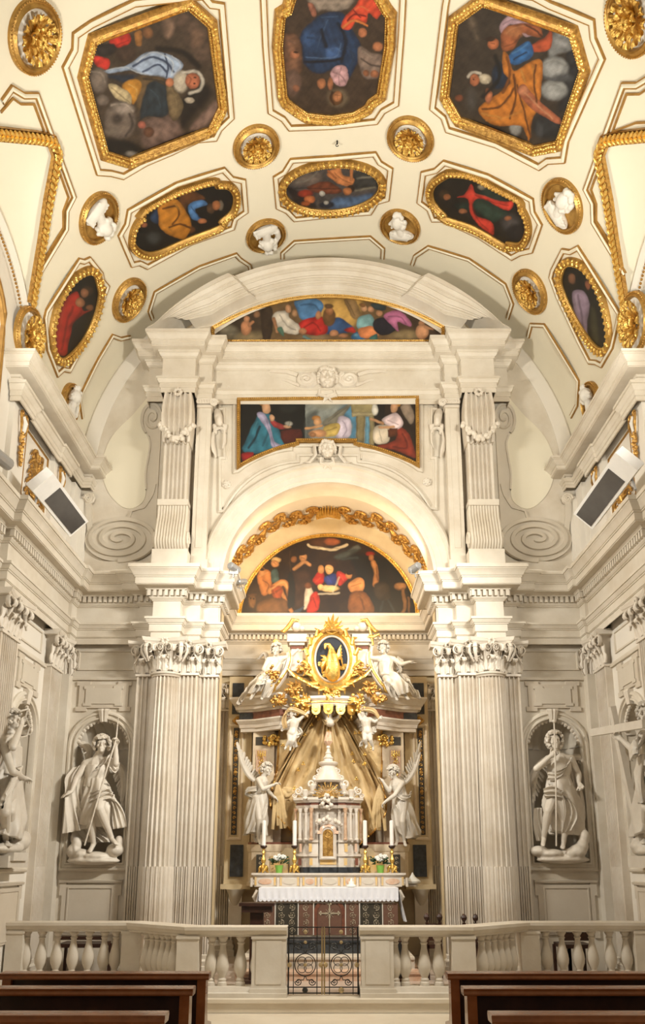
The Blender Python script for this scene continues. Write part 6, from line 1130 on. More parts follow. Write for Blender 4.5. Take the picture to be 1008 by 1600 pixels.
def flowers(px, label, seed):
    rg = random.Random(seed); c = at(px, 1362, 12.97); x = c[0]; z = zg1; t = thing('flower_pot', label, 'flower pot', (x, 12.97, z), 'flower pots on the altar shelf')
    m = MB(); m.lathe([(.048, 0), (.066, .115), (.070, .12), (.062, .12), (.05, .10)], (x, 12.97, z), 16); m.obj('pot', 'pot', t)
    m = MB()
    for i in range(46):
        a = rg.random() * 2 * pi; r_ = .12 * rg.random() ** .6; p = Vector((x + r_ * math.cos(a), 12.97 + r_ * math.sin(a) * .7, z + .13 + .10 * rg.random())); q = p + Vector((math.cos(a), math.sin(a) - .3, .4 * rg.random())).normalized() * .07; m.tube([p, (p + q) / 2 + Vector((0, 0, .012)), q], [.004, .02, .002], 4, .3)
    m.obj('leaves', 'leaf', t, kind='stuff')
    for i in range(9):
        a = i * 2.4; r_ = .085 * math.sqrt(i / 9); m = MB(); p = (x + r_ * math.cos(a) * 1.15, 12.95 + r_ * math.sin(a) * .6 - .03, z + .20 + .03 * rg.random() + .02 * (i % 3))
        for q in range(5): b = q * 1.257; m.ell((p[0] + .018 * math.cos(b), p[1], p[2] + .018 * math.sin(b)), (.017, .012, .017), 6, 4)
        m.obj('flower_head', 'petal', t)
flowers(436, 'green pot of white flowers on the altar shelf left of the tabernacle', 1); flowers(594.5, 'green pot of white flowers on the altar shelf right of the tabernacle', 2)
c = at(549, 1384, 12.6); t = thing('votive_lamp', 'small white votive lamp glowing on the altar cloth', 'lamp', (c[0], 12.6, 1.302)); m = MB(); m.lathe([(.03, 0), (.07, .01), (.075, .03), (.045, .045), (.04, .09), (.03, .09), (.02, .05)], (c[0], 12.6, 1.302), 16); m.obj('holder', 'petal', t)
m = MB(); m.lathe([(.004, 0), (.012, .02), (.009, .04), (.001, .06)], (c[0], 12.6, 1.375), 8); m.obj('flame', mat('candle_flame', (1.0, .55, .2), .5, 0, 0, 1, 0, None, 60, 0, 14), t)
c = at(648, 1378, 13.0); t = thing('oil_lamp', 'white round lamp on the right end of the altar shelf', 'lamp', (c[0], 13.1, 1.30)); m = MB(); m.lathe([(.05, 0), (.12, .02), (.13, .05), (.10, .08), (.05, .11), (.02, .16), (.004, .19)], (c[0] - .02, 13.1, 1.33), 18); m.obj('body', 'petal', t); m = MB(); m.lathe([(.09, 0), (.09, .03)], (c[0] - .02, 13.1, 1.30), 18); m.obj('base', 'altarw', t)
# tabernacle --------------------------------------------------------------------------
YT = 13.0
t = thing('tabernacle', 'white marble tabernacle with coloured columns, scrolls and a small dome', 'tabernacle', (0, YT + .15, zg1))
def zt_(y): return at(512, y, YT - .05)[2]
def xt(px): return at(px, 1300, YT - .05)[0]
PL = lambda e, dp: [(-.52 - e, YT + .35), (-.52 - e, YT + .10 - e), (-.37 - e, YT - .0 - e), (-.28 - e, YT - .0 - e), (-.28 - e, YT - .08 - e), (-.16 + dp, YT - .08 - e), (-.16 + dp, YT - .03 - e), (.16 - dp, YT - .03 - e), (.16 - dp, YT - .08 - e), (.28 + e, YT - .08 - e), (.28 + e, YT - .0 - e), (.37 + e, YT - .0 - e), (.52 + e, YT + .10 - e), (.52 + e, YT + .35)]
def tier(z0, z1, e0, e1, mt, nm): m = MB(); m.rings([[(x, y, z) for x, y in PL(e, 0)] for z, e in ((z0, e0), (z1, e1))]); return m.obj(nm, mt, t)
tier(zg1, zt_(1355), .02, .02, 'black', 'foot'); b_ = tier(zt_(1355), zt_(1338), .0, .0, 'altarw', 'base'); tier(zt_(1338), zt_(1334), .03, .03, 'altarw', 'base_moulding'); p_ = tier(zt_(1334), zt_(1316), .0, -.02, 'altarw', 'pedestal'); tier(zt_(1316), zt_(1313), .015, .015, 'altarw', 'pedestal_moulding')
tier(zt_(1313), zt_(1263), -.07, -.07, 'altarw', 'body'); tier(zt_(1263), zt_(1258), .0, .02, 'altarw', 'architrave'); tier(zt_(1258), zt_(1254), .0, .0, 'red', 'frieze'); tier(zt_(1254), zt_(1250), .02, .05, 'altarw', 'cornice'); tier(zt_(1250), zt_(1246), .055, .055, 'altarw', 'cornice_fillet')
for s in (-1, 1):
    for px, y, mt in ((26, YT - .10, 'brownm'), (43, YT - .03, 'altarw'), (34, YT - .06, 'altarw'), (50, YT + .05, 'brownm')):
        x = s * px / FPX * (CC * YT + .4); m = MB(); z0, z1 = zt_(1313), zt_(1263); h = z1 - z0
        m.lathe([(.034, 0), (.036, .02), (.026, .035), (.026, h * .5), (.022, h * .86), (.026, h * .87), (.028, h * .9), (.038, h * .98), (.038, h)], (x, y, z0), 12); m.obj('colonnette', mt, t)
    for px, w_, zz0, zz1, mt in ((27, .05, 1331, 1318, 'giallo'), (42, .04, 1331, 1318, 'pinkm'), (26, .05, 1352, 1341, 'giallo'), (43, .05, 1352, 1341, 'red')):
        x = s * px / FPX * (CC * YT + .4); m = MB(); y = (YT - .08 if px < 30 else YT) - .006; m.box(x - w_ / 2, x + w_ / 2, y, y + .01, zt_(zz0), zt_(zz1)); m.obj('inlay', mt, t)
m = MB(); m.box(-.13, .13, YT - .04, YT - .025, zt_(1351), zt_(1341)); m.obj('inlay', 'giallo', t)
xd = at(512.5, 1310, YT - .06)[0]; hw = .085; zd0, zd1 = zt_(1338), zt_(1304)
m = MB(); dl = [(xd - hw, zd0), (xd + hw, zd0)] + arc(xd, zd1, hw, 0, 180, 14); m.plate([dl], ME(YT - .03), -.03, .05); d_ = m.obj('door', 'goldr', t)
m = MB(); m.tube([(xd + .05 * math.cos(a), YT - .086, zd1 + .0 + .05 * math.sin(a)) for a in np.linspace(0, 2 * pi, 17)], .006, 5); m.tube([(xd, YT - .086, zd1 - .06), (xd, YT - .086, zd0 + .05)], .005, 5); m.box(xd - .015, xd + .015, YT - .09, YT - .075, zd0 + .03, zd0 + .05); m.obj('door_relief', 'golddk', d_)
m = MB(); m.mould(ccw(dl), [(-.05, -.03), (-.05, .06), (-.03, .075), (-.02, .065), (0, .06), (0, 0)], ME(YT - .03), True); m.obj('door_frame', 'altarw', t)
m = MB(); m.mould([(xd - .17, zt_(1300)), (xd - .12, zt_(1300))] + arc(xd, zt_(1300) - .02, .13, 150, 30, 10) + [(xd + .12, zt_(1300)), (xd + .17, zt_(1300))], [(-.03, 0), (-.03, .08), (.02, .06), (.02, 0)], ME(YT - .03)); m.obj('door_pediment', 'pinkm', t)
for k in range(17):
    a = R(-12 + 204 * k / 16); m = MB(); c0 = (xd, YT - .12, zt_(1243)); ln = .20 + .05 * (k % 2); m.tube([(c0[0] + .03 * math.cos(a), c0[1], c0[2] + .03 * math.sin(a)), (c0[0] + ln * math.cos(a), c0[1] + .01, c0[2] + ln * .85 * math.sin(a))], [.008, .016], 4); m.obj('ray', 'goldr' if k % 3 else 'golddk', t)
rg = random.Random(9); m = MB()
for px, py in ((512, 1243), (507, 1249), (519, 1247), (513, 1252), (504, 1256), (518, 1258), (511, 1261), (505, 1282), (515, 1281), (524, 1283), (498, 1284), (530, 1286), (511, 1278)):
    p = at(px, py, YT - .14); m.ell((p[0], YT - .14, p[2]), (.036, .036, .036), 9, 6)
    for q in range(3): m.ell((p[0] + rg.uniform(-.04, .04), YT - .12, p[2] + rg.uniform(-.035, .035)), (.028, .02, .022), 7, 5)
remesh(m, .008, 1).obj('cherub_cluster', 'altarw', t, sharp=0)
m = MB(); z6 = zt_(1246); m.rings([[(x * k_, YT + .12 + (y - YT - .12) * k_, z) for x, y in PL(-.05, 0)] for z, k_ in ((z6, .95), (zt_(1232), .62), (zt_(1222), .55), (zt_(1214), .45))]); m.obj('attic', 'altarw', t)
m = MB(); m.lathe([(.23, 0), (.26, .03), (.24, .08), (.17, .17), (.12, .27), (.105, .33)], (0, YT + .1, zt_(1222)), 20); m.obj('dome', 'altarw', t)
m = MB(); zn = zt_(1196); m.lathe([(.10, -.03), (.12, 0), (.155, .03), (.165, .055), (.155, .07), (.09, .085)], (0, YT + .1, zn), 20); m.obj('lantern_cornice', 'altarw', t)
m = MB(); m.lathe([(.085, 0), (.075, .04), (.09, .06), (.06, .09), (.045, .12), (.055, .14), (.035, .17), (.025, .21), (.035, .235), (.03, .26), (.012, .28)], (0, YT + .1, zn + .08), 16); m.obj('finial', 'altarw', t)
m = MB()
for k in range(9): a = k * .7; m.tube([(.0, YT + .1, zn + .34), (.05 * math.cos(a), YT + .1 + .05 * math.sin(a), zn + .42), (.035 * math.cos(a + .6), YT + .1, zn + .50 + .04 * (k % 3)), (.02 * math.cos(a), YT + .1, zn + .56 + .03 * (k % 2))], [.02, .028, .015, .002], 5)
m.obj('flame', 'pinkm', t)
for s in (-1, 1):
    for px, py, r_, yy in ((26, 1224, .085, -.0), (20, 1215, .06, .02), (47, 1236, .07, .06), (40, 1241, .05, .05), (15, 1204, .05, .05), (53, 1243, .045, .08)):
        p = at(513 + s * px, py, YT + yy); m = MB(); m.tube([(p[0] + s * r_ * (1 - i / 18) * math.cos(i * .6 + 2), YT + yy, p[2] + r_ * (1 - i / 18) * math.sin(i * .6 + 2)) for i in range(18)], [r_ * .32 * (1 - i / 28) for i in range(18)], 7); m.tube([(p[0] - s * r_ * .4, YT + yy, p[2] - r_), (p[0] - s * r_ * .9, YT + yy, p[2] + r_ * .3), (p[0] - s * r_ * .2, YT + yy, p[2] + r_ * .9)], [r_ * .3, r_ * .3, r_ * .2], 6); m.obj('volute', 'altarw', t)
    for px, py in ((24, 1232), (36, 1240)): p = at(513 + s * px, py, YT - .05); m = MB(); m.lathe([(.04, -.1), (.055, -.08), (.035, -.05), (.045, 0), (.055, .05), (.03, .07)], (p[0], YT - .03, p[2]), 10); m.obj('vase', 'altarw', t)
# ================================================================ retable
t = thing('retable', 'stone and coloured marble retable with a curved broken cornice behind the tabernacle', 'altarpiece', (0, 13.9, .6)); RT = t
def SB(m, s, a0, a1, y0, y1, z0, z1): m.box(min(s * a0, s * a1), max(s * a0, s * a1), y0, y1, z0, z1)
m = MB(); m.box(-1.62, 1.62, 13.80, 13.98, 1.2, 4.9); m.obj('slab', 'retable', t)
m = MB(); m.box(-1.0, 1.0, 13.3, 13.8, .6, 1.35); m.box(-1.02, 1.02, 13.32, 13.8, 1.3, 1.9); m.obj('core', 'retable', t)
for s in (-1, 1):
    m = MB(); SB(m, s, 1.34, 1.76, 13.70, 13.98, 1.30, 4.9); SB(m, s, 1.30, 1.80, 13.60, 13.98, 1.24, 1.32); SB(m, s, 1.34, 1.76, 13.68, 13.98, 1.32, 1.38); o = m.obj('panelled_pier', 'retable', t)
    m = MB(); SB(m, s, 1.44, 1.66, 13.62, 13.75, .6, 1.22); m.obj('fluted_support', 'flute', o)
    m = MB(); m.lathe([(.05, 0), (.09, .08), (.13, .2), (.16, .26)], (s * 1.55, 13.66, .98), 14); m.obj('bracket', 'relief', o)
    P = ccw([(s * 1.50, 2.06), (s * 1.72, 2.06), (s * 1.72, 4.02), (s * 1.50, 4.02)]); m = MB(); m.mould(P, [(-.02, 0), (-.015, .02), (.01, .025), (.03, .01), (.03, 0)], ME(13.70), True); m.obj('strip_frame', 'altar', o)
    m = MB(); SB(m, s, 1.565, 1.66, 13.685, 13.70, 2.13, 3.97); st = m.obj('inlay_strip', 'inlaydk', o); m = MB()
    for k in range(22):
        z = 2.17 + k * .082; sg = 1 if k % 2 else -1; m.tube([(s * 1.612 + sg * .030 * (1 - i / 12) * math.cos(i * .7), 13.682, z + .032 * (1 - i / 12) * math.sin(i * .7)) for i in range(13)], .008, 4)
        if k in (8, 12, 15, 18, 20): m.ell((s * 1.612, 13.68, z + .04), (.034, .01, .026), 8, 5)
    m.obj('strip_scroll', 'goldr', o, kind='stuff')
    m = MB()
    for k in range(4): a = k * pi / 2; m.ell((s * 1.60 + .045 * math.cos(a), 13.68, 4.10 + .04 * math.sin(a)), (.045, .02, .04), 8, 5)
    m.ell((s * 1.60, 13.67, 4.10), (.03, .03, .03), 8, 5); m.obj('gilded_flower', 'goldr', o)
    m = MB(); SB(m, s, 1.50, 1.70, 13.685, 13.72, 4.22, 4.78); m.obj('black_slab', 'black', o)
    z0, z1 = at(370, 1370, 13.66)[2], at(370, 1320, 13.66)[2]; m = MB(); SB(m, s, 1.44, 1.66, 13.655, 13.72, z0, z1); m.obj('black_panel', 'black', o)
    # pedestal under the angel
    m = MB(); pl = [(1.34, 13.8), (1.34, 13.45), (1.28, 13.38), (1.02, 13.28), (.78, 13.30), (.6, 13.42), (.6, 13.8)]
    m.rings([[(s * (1.0 + (x - 1.0) * k), 13.6 + (y - 13.6) * k, z) for x, y in pl] for z, k in ((1.30, 1.02), (1.36, 1.02), (1.37, .97), (1.84, .97), (1.85, 1.0), (1.88, 1.03), (1.94, 1.06), (1.965, 1.06))]); o = m.obj('angel_pedestal', 'altar', t)
    m = MB(); m.rings([[(s * (1.0 + (x - 1.0) * k), 13.6 + (y - 13.6) * k, z) for x, y in pl] for z, k in ((1.965, 1.0), (2.0, 1.0))]); m.obj('red_plinth', 'red', o)
    m = MB(); SB(m, s, 1.05, 1.18, 13.26, 13.33, 1.46, 1.80); q = m.obj('black_inlay', 'inlaydk', o); m = MB()
    for k in range(4): z = 1.51 + k * .075; m.tube([(s * 1.115 + .03 * math.cos(i * .7) * (1 - i / 11), 13.255, z + .03 * math.sin(i * .7) * (1 - i / 11)) for i in range(12)], .006, 4)
    m.obj('inlay_scroll', 'inlaylt', o, kind='stuff'); m = MB(); SB(m, s, .66, .95, 13.27, 13.34, 1.48, 1.78); m.obj('yellow_inlay', 'giallo', o)
    # pier of the retable with inlays and small capital
    m = MB(); SB(m, s, .93, 1.30, 13.50, 13.82, 1.96, 3.88); SB(m, s, .80, .95, 13.58, 13.82, 1.96, 3.88); o = m.obj('inlaid_pier', 'altar', t)
    m = MB(); SB(m, s, 1.06, 1.24, 13.485, 13.51, 2.5, 3.56); q = m.obj('red_inlay', 'pinkm', o); m = MB(); rg = random.Random(3)
    for k in range(14): z = 2.60 + k * .066; m.tube([(s * 1.15 + (1 if k % 2 else -1) * .05 * (1 - i / 12) * math.cos(i * .7), 13.478, z + .045 * (1 - i / 12) * math.sin(i * .7)) for i in range(13)], .010, 4)
    for k in range(4): m.box(s * 1.15 - .065 + k * .04, s * 1.15 - .045 + k * .04, 13.475, 13.49, 3.44, 3.54)
    m.obj('gilded_arabesque', 'goldb', o, kind='stuff')
    m = MB(); SB(m, s, .835, .895, 13.565, 13.59, 2.2, 3.6); m.obj('yellow_inlay', 'giallo', o); m = MB(); SB(m, s, .62, 1.0, 13.76, 13.805, 2.02, 2.30); m.obj('yellow_panel', 'giallo', o)
    m = MB(); SB(m, s, 1.06, 1.25, 13.485, 13.51, 3.64, 3.78); m.obj('green_inlay', 'inlaydk', o)
    m = MB(); rg = random.Random(5)
    for k in range(16): m.ell((s * (.95 + rg.uniform(-.09, .16)), 13.46 + rg.uniform(-.02, .03), 3.72 + rg.uniform(-.08, .07)), (.035, .03, .035), 7, 5)
    m.tube([(s * .95 + .06 * (1 - i / 14) * math.cos(i * .65), 13.43, 3.76 + .06 * (1 - i / 14) * math.sin(i * .65)) for i in range(15)], .02, 6); m.obj('gilded_capital', 'goldb', o)
# entablature: slanting blocks left and right of the canopy
EP = [(1.52, 13.80), (1.52, 13.52), (1.24, 13.46), (.82, 13.16), (.58, 13.32), (.50, 13.60)]
for s in (-1, 1):
    m = MB(); m.mould(EP, [(-.1, 3.87), (0, 3.87), (.0, 3.93), (.02, 3.935), (.03, 3.99), (.08, 4.05), (.08, 4.075), (-.1, 4.08)], MP(s)); o = m.obj('architrave', 'altarw', t)
    m = MB(); m.mould(EP, [(-.1, 4.08), (.02, 4.08), (.02, 4.21), (-.1, 4.21)], MP(s)); m.obj('dark_frieze', 'red', t)
    m = MB(); m.mould([(1.52, 13.80), (1.52, 13.52), (1.30, 13.475)], [(.02, 4.09), (.028, 4.09), (.028, 4.20), (.02, 4.20)], MP(s)); m.obj('black_frieze', 'black', t)
    m = MB(); m.mould(EP, [(-.1, 4.21), (.03, 4.21), (.05, 4.24), (.09, 4.25), (.10, 4.31), (.12, 4.315), (.17, 4.40), (.19, 4.42), (.19, 4.455), (-.4, 4.47)], MP(s)); m.obj('cornice', 'altarw', t)
    m = MB(); m.plate([ccw([(s * .45, 13.8), (s * .5, 13.6), (s * .58, 13.32), (s * .82, 13.16), (s * 1.24, 13.46), (s * 1.52, 13.52), (s * 1.52, 13.85)])], lambda u, v, w: (u, v, w), 4.44, 4.47, True); m.obj('cornice_top', 'altarw', t)
# canopy with lambrequin
m = MB(); ca = [(.68 * math.sin(a), 13.42 - .42 * math.cos(a)) for a in np.linspace(-pi / 2, pi / 2, 25)][::-1]
m.mould([(x, y) for x, y in ca], [(-.03, 4.24), (.0, 4.24), (.02, 4.26), (.03, 4.30), (.01, 4.31), (.03, 4.33), (.06, 4.36), (.06, 4.40), (-.2, 4.46)], lambda u, v, w: (u, v, w)); cn = m.obj('canopy', 'altarw', t)
m = MB(); m.mould(ca, [(.032, 4.285), (.045, 4.29), (.045, 4.315), (.032, 4.32)], lambda u, v, w: (u, v, w)); m.obj('canopy_band', 'goldb', cn)
for k in range(9):
    a = R(-76 + 152 * (k + .5) / 9); x, y = .69 * math.sin(a), 13.42 - .43 * math.cos(a); m = MB(); T = lambda u, v, w, a=a, x=x, y=y: (x + u * math.cos(a) + w * math.sin(a), y + u * math.sin(a) - w * math.cos(a), v)
    m.plate([ccw([(-.08, 4.26), (-.08, 4.16)] + arc(0, 4.16, .08, 180, 360, 8)[1:] + [(.08, 4.26)])], T, 0, .02, True); m.ell(T(0, 4.16, .02), (.035, .02, .035), 8, 5); m.ell(T(0, 4.05, .01), (.016, .016, .024), 6, 4); m.obj('lambrequin_tab', 'goldb', cn)
# curtain
t = thing('stone_curtain', 'ochre stone curtain spread behind the tabernacle, dotted with gilt motifs', 'curtain', (0, 13.6, 2.0))
CO = (512.5, 1085)
OUT = [(512.5, 1345), (490, 1338), (472, 1318), (448, 1290), (424, 1262), (424, 1238), (430, 1216), (434, 1190), (436, 1150), (439, 1118), (446, 1102)]
OUTR = [(512.5, 1345), (540, 1338), (565, 1316), (585, 1298), (601, 1274), (603, 1250), (596, 1222), (597, 1190), (597, 1150), (592, 1118), (582, 1102)]
m = MB(); hem = {}
for s, O in ((-1, OUT), (1, OUTR)):
    O = crom(O, False, 8); rows = []; nu = len(O)
    for i, (x, y) in enumerate(O):
        q = i / (nu - 1); row = []
        for j in range(26):
            k = j / 25; px, py = CO[0] + (x - CO[0]) * (.10 + .90 * k), CO[1] + (y - CO[1]) * (.10 + .90 * k)
            f1 = math.sin(q * 46 + 2.2 * math.sin(k * 4 + q * 7) + s); f2 = math.sin(q * 95 - 3 * math.sin(k * 6 + q * 9)); swag = (1 - 2 * abs(math.sin(k * 9 - q * 4 + .8 * math.sin(q * 11)))) * (1 if .35 < q < .9 else .3)
            bulge = .10 * math.exp(-((px - (430 if s < 0 else 597)) / 22) ** 2 - ((py - 1245) / 26) ** 2)
            Y = 13.50 - .085 * (k ** .5) * (abs(f1) ** .7 * (1 if f1 > 0 else -1)) - .034 * k * f2 - .045 * swag - .16 * bulge * 6 * (1 if k > .5 else 0) - .12 * (1 - k) - .16 * k * (1 if py > 1210 else 0) * min(1, (py - 1210) / 60)
            row.append(at(px, py, Y))
        rows.append(row)
    m.rings(rows, closed=False, cap=False); hem[s] = [r_[-1] for r_ in rows]
o = m.obj('curtain_cloth', 'drape', t, sharp=60)
for s in (-1, 1): m = MB(); m.tube([(x, y - .015, z) for x, y, z in hem[s][4:]], .016, 6); m.obj('gilt_hem', 'goldr', t)
rg = random.Random(21)
for k in range(30):
    px, py = 512 + rg.uniform(-70, 75), rg.uniform(1120, 1240)
    if abs(px - 512) < 34 and py > 1170: continue
    c = at(px, py, 13.33); m = MB()
    for q in range(3): a = R(90 + 120 * q + rg.uniform(-20, 20)); m.ell((c[0] + .02 * math.cos(a), c[1], c[2] + .02 * math.sin(a)), (.016, .012, .016), 6, 4)
    m.obj('gilt_motif', 'goldb', t)
m = MB()
for k in range(30): a = k * .75; r_ = .10 * (1 - k / 40); c = at(448, 1238, 13.28); m.caps((c[0] + r_ * math.cos(a), c[1] - .02 * math.sin(a * 2), c[2] + r_ * .8 * math.sin(a)), (c[0] + r_ * math.cos(a + .6), c[1], c[2] + r_ * .8 * math.sin(a + .6)), .028, .026, 7)
remesh(m, .011, 2).obj('gathered_knot', 'drape', t, sharp=0)
for s, (x0, y0) in ((-1, (434, 1224)), (1, (594, 1226))):
    for k in range(9):
        q = (k - 4) / 4; m = MB(); xe = x0 - s * (0 + 12 * q) + (-s) * 4; m.tube([at(x0, y0, 13.25), at(x0 + (xe - x0) * .4, y0 + 22, 13.22), at(xe + s * 2 * math.sin(k), y0 + 62 + 10 * math.cos(k * 1.7), 13.30)], [.03, .05, .03], 7, .8); m.obj('curtain_fold', 'drape', t)
# crowning cartouche, scrolls and blocks
t = thing('cartouche', 'gilded oval cartouche of a golden pelican on a dark blue ground, over the canopy', 'cartouche', (.05, 13.05, 4.5))
YC = 13.02; c = at(518.5, 1030, YC); rx, rz = 25.5 / FPX * (CC * YC + .8), 36 / FPX * (CC * YC + .8); EL = lambda k, n=48: [(c[0] + rx * k * math.cos(a), c[2] + rz * k * math.sin(a)) for a in np.linspace(0, 2 * pi, n, False)]
m = MB(); m.plate([EL(1.0)], ME(YC), -.10, 0); m.obj('ground', 'navy', t)
m = MB(); m.mould(EL(1.0), [(.012, 0), (.012, .03), (0, .045), (-.015, .04), (-.035, 0)], ME(YC), True); m.obj('white_rim', 'altarw', t)
m = MB(); m.mould(EL(1.0), [(-.03, -.1), (-.03, .03), (-.07, .07), (-.13, .05), (-.17, .0), (-.17, -.12)], ME(YC), True); fr = m.obj('frame', 'goldb', t)
PY = YC - .05; pw = lambda px, py, y=0: (at(px, py, PY)[0], PY - y, at(px, py, PY)[2])
m = MB(); m.chain([pw(520, 1054, .03), pw(520, 1040, .05), pw(519, 1027, .05), pw(518, 1016, .04), pw(514, 1009, .05), pw(509, 1009, .06), pw(508, 1015, .07)], [.13, .12, .09, .05, .035, .032, .014], 12)
for k in range(7): m.tube([pw(526, 1030, .03), pw(530 + .6 * k, 1017 + 2.2 * k, .02), pw(533 + .9 * k - .08 * k * k, 1008 + 5.5 * k, .0)], [.03, .035, .010], 7, .6)
for k in range(5): m.tube([pw(513, 1030, .04), pw(506 - .3 * k, 1026 + 4 * k, .03), pw(501 + .5 * k, 1024 + 7 * k, .0)], [.03, .035, .010], 7, .6)
for k in range(5): m.caps(pw(512 + 3.5 * k, 1046 + (k % 2) * 2, .14), pw(511.5 + 3.8 * k, 1053, .12), .022, .026, 7)
m.obj('pelican', 'goldb', t)
m = MB()
for k in range(26): a = rg.uniform(pi * 1.08, pi * 1.92); r_ = rg.uniform(.3, .92); m.ell((c[0] + rx * r_ * math.cos(a), YC - .02, c[2] + rz * r_ * math.sin(a) * .98), (.05, .02, .035), 7, 4)
m.obj('mound', 'goldb', t)
for s in (-1, 1):                                # leaf scrolls all round the frame
    for k in range(9):
        a = R(-80 + 165 * k / 8); x, z = c[0] + s * rx * 1.28 * math.cos(a), c[2] + rz * 1.22 * math.sin(a); m = MB(); d = Vector((s * math.cos(a), 0, math.sin(a))); tn = Vector((-s * math.sin(a), 0, math.cos(a)))
        o = Vector((x, YC, z)); m.tube([o, o + d * .05 + tn * .05 + Vector((0, -.05, 0)), o + d * .10 + tn * .14 + Vector((0, -.06, 0)), o + d * .17 + tn * .13 + Vector((0, -.03, 0))], [.02, .05, .04, .012], 6, .6); m.obj('frame_leaf', 'goldb', fr)
for k in range(9):
    a = R(90 + (k - 4) * 16); o = Vector((c[0], YC - .02, c[2] + rz * 1.12)); L_ = .36 - .045 * abs(k - 4); m = MB(); m.tube([o, o + Vector((math.cos(a) * L_ * .5, -.06, math.sin(a) * L_ * .5)), o + Vector((math.cos(a) * L_ + .03, -.02, math.sin(a) * L_))], [.03, .05, .008], 6, .6); m.obj('crest_leaf', 'goldb', t)
m = MB()
for q in range(16): a = -1.2 + q * .2; m.ell((c[0] + .10 * math.sin(a) * 1.6, YC - .1, c[2] + rz * 1.13 + .05 * math.cos(a)), (.04, .03, .035), 6, 4)
m.obj('crest_roll', 'goldr', t)
t = thing('broken_pediment', 'pair of white and gold scrolls with blocks and shells flanking the cartouche', 'ornament', (0, 13.1, 4.47))
for s in (-1, 1):
    q = lambda px, py, y=13.08: at(515 + s * (px - 515), py, y)
    cu = crom([q(578, 1020), q(577, 1032), q(582, 1048), q(590, 1061), q(598, 1072), q(606, 1076)], False, 6); m = MB(); m.tube(cu, .06, 8, .9); o = m.obj('scroll', 'altarw', t); m = MB(); m.tube([(x, y - .06, z) for x, y, z in cu], .022, 6); cc = q(607, 1076); m.tube([(cc[0] + .10 * (1 - i / 22) * math.cos(i * .6) * s, cc[1] - .07, cc[2] + .10 * (1 - i / 22) * math.sin(i * .6)) for i in range(23)], .026, 6); m.obj('gilt_band', 'goldb', o)
    b0, b1 = q(575, 1000), q(556, 989); m = MB(); bx = (b0[0] + b1[0]) / 2; m.box(bx - .10, bx + .10, 13.08, 13.35, b0[2] - .55, b0[2] - .10); m.box(bx - .17, bx + .17, 13.0, 13.35, b0[2] - .05, b0[2] + .09); m.box(bx - .13, bx + .13, 13.04, 13.35, b0[2] - .10, b0[2] - .05); m.obj('block', 'altarw', t); m = MB(); m.box(bx - .11, bx + .11, 13.07, 13.3, b0[2] - .16, b0[2] - .11); m.obj('red_band', 'red', t)
    m = MB(); sc = q(567, 976); m.ell((sc[0], 13.10, sc[2] - .03), (.09, .08, .09)); m.ell((sc[0] - s * .1, 13.12, sc[2] - .06), (.06, .06, .05)); m.obj('shell', 'altarw', t); m = MB(); m.tube([(sc[0] - s * .05, 13.03, sc[2] + .06), (sc[0] + s * .06, 13.02, sc[2] + .07), (sc[0] + s * .13, 13.03, sc[2] - .05), (sc[0] + s * .22, 13.04, sc[2] - .14), (sc[0] + s * .27, 13.05, sc[2] - .12)], [.02, .035, .04, .035, .01], 6); m.obj('gilt_leaf', 'goldb', t)
# gilded fruit and flower clusters
for k, (px, py, n_, r_, lb) in enumerate(((437, 1092, 12, .07, 'below the left scroll'), (460, 1076, 16, .08, 'left of the cartouche foot'), (578, 1076, 16, .08, 'right of the cartouche foot'), (592, 1090, 12, .07, 'below the right scroll'), (476, 1045, 14, .07, 'left of the cartouche'), (561, 1045, 14, .07, 'right of the cartouche'), (518, 1084, 18, .09, 'at the foot of the cartouche'), (470, 1096, 16, .09, 'on the left end of the canopy'), (562, 1097, 16, .09, 'on the right end of the canopy'))):
    c_ = at(px, py, 12.98); rg2 = random.Random(k); m = MB()
    for i in range(n_ * 2): q_ = rg2.uniform(.018, .036); m.ell((c_[0] + rg2.gauss(0, r_ * .8), 12.98 + rg2.uniform(-.04, .05), c_[2] + rg2.gauss(0, r_ * .6)), (q_, q_, q_), 7, 5)
    for i in range(9): a = rg2.uniform(0, 6.28); m.tube([c_, (c_[0] + r_ * 1.2 * math.cos(a), 12.95, c_[2] + r_ * math.sin(a)), (c_[0] + r_ * 2.1 * math.cos(a + .4), 12.99, c_[2] + r_ * 1.9 * math.sin(a + .4))], [.02, .04, .008], 6, .5)
    m.obj('gilded_cluster', 'goldr' if k not in (6, 7, 8) else 'goldb', None, 'gilded cluster of fruit and leaves ' + lb, 'ornament', 'gilded clusters of the retable', o=c_)
for s in (-1, 1):
    m = MB()
    for k in range(5): m.tube([at(515 + s * (8 + 7 * k), 1078 - 3 * k, 13.0), at(515 + s * (22 + 8 * k), 1072 - 4 * k, 12.97), at(515 + s * (36 + 8 * k), 1070 - 7 * k, 13.02)], [.03, .045, .012], 6, .6)
    m.obj('gilded_spray', 'goldb', t)
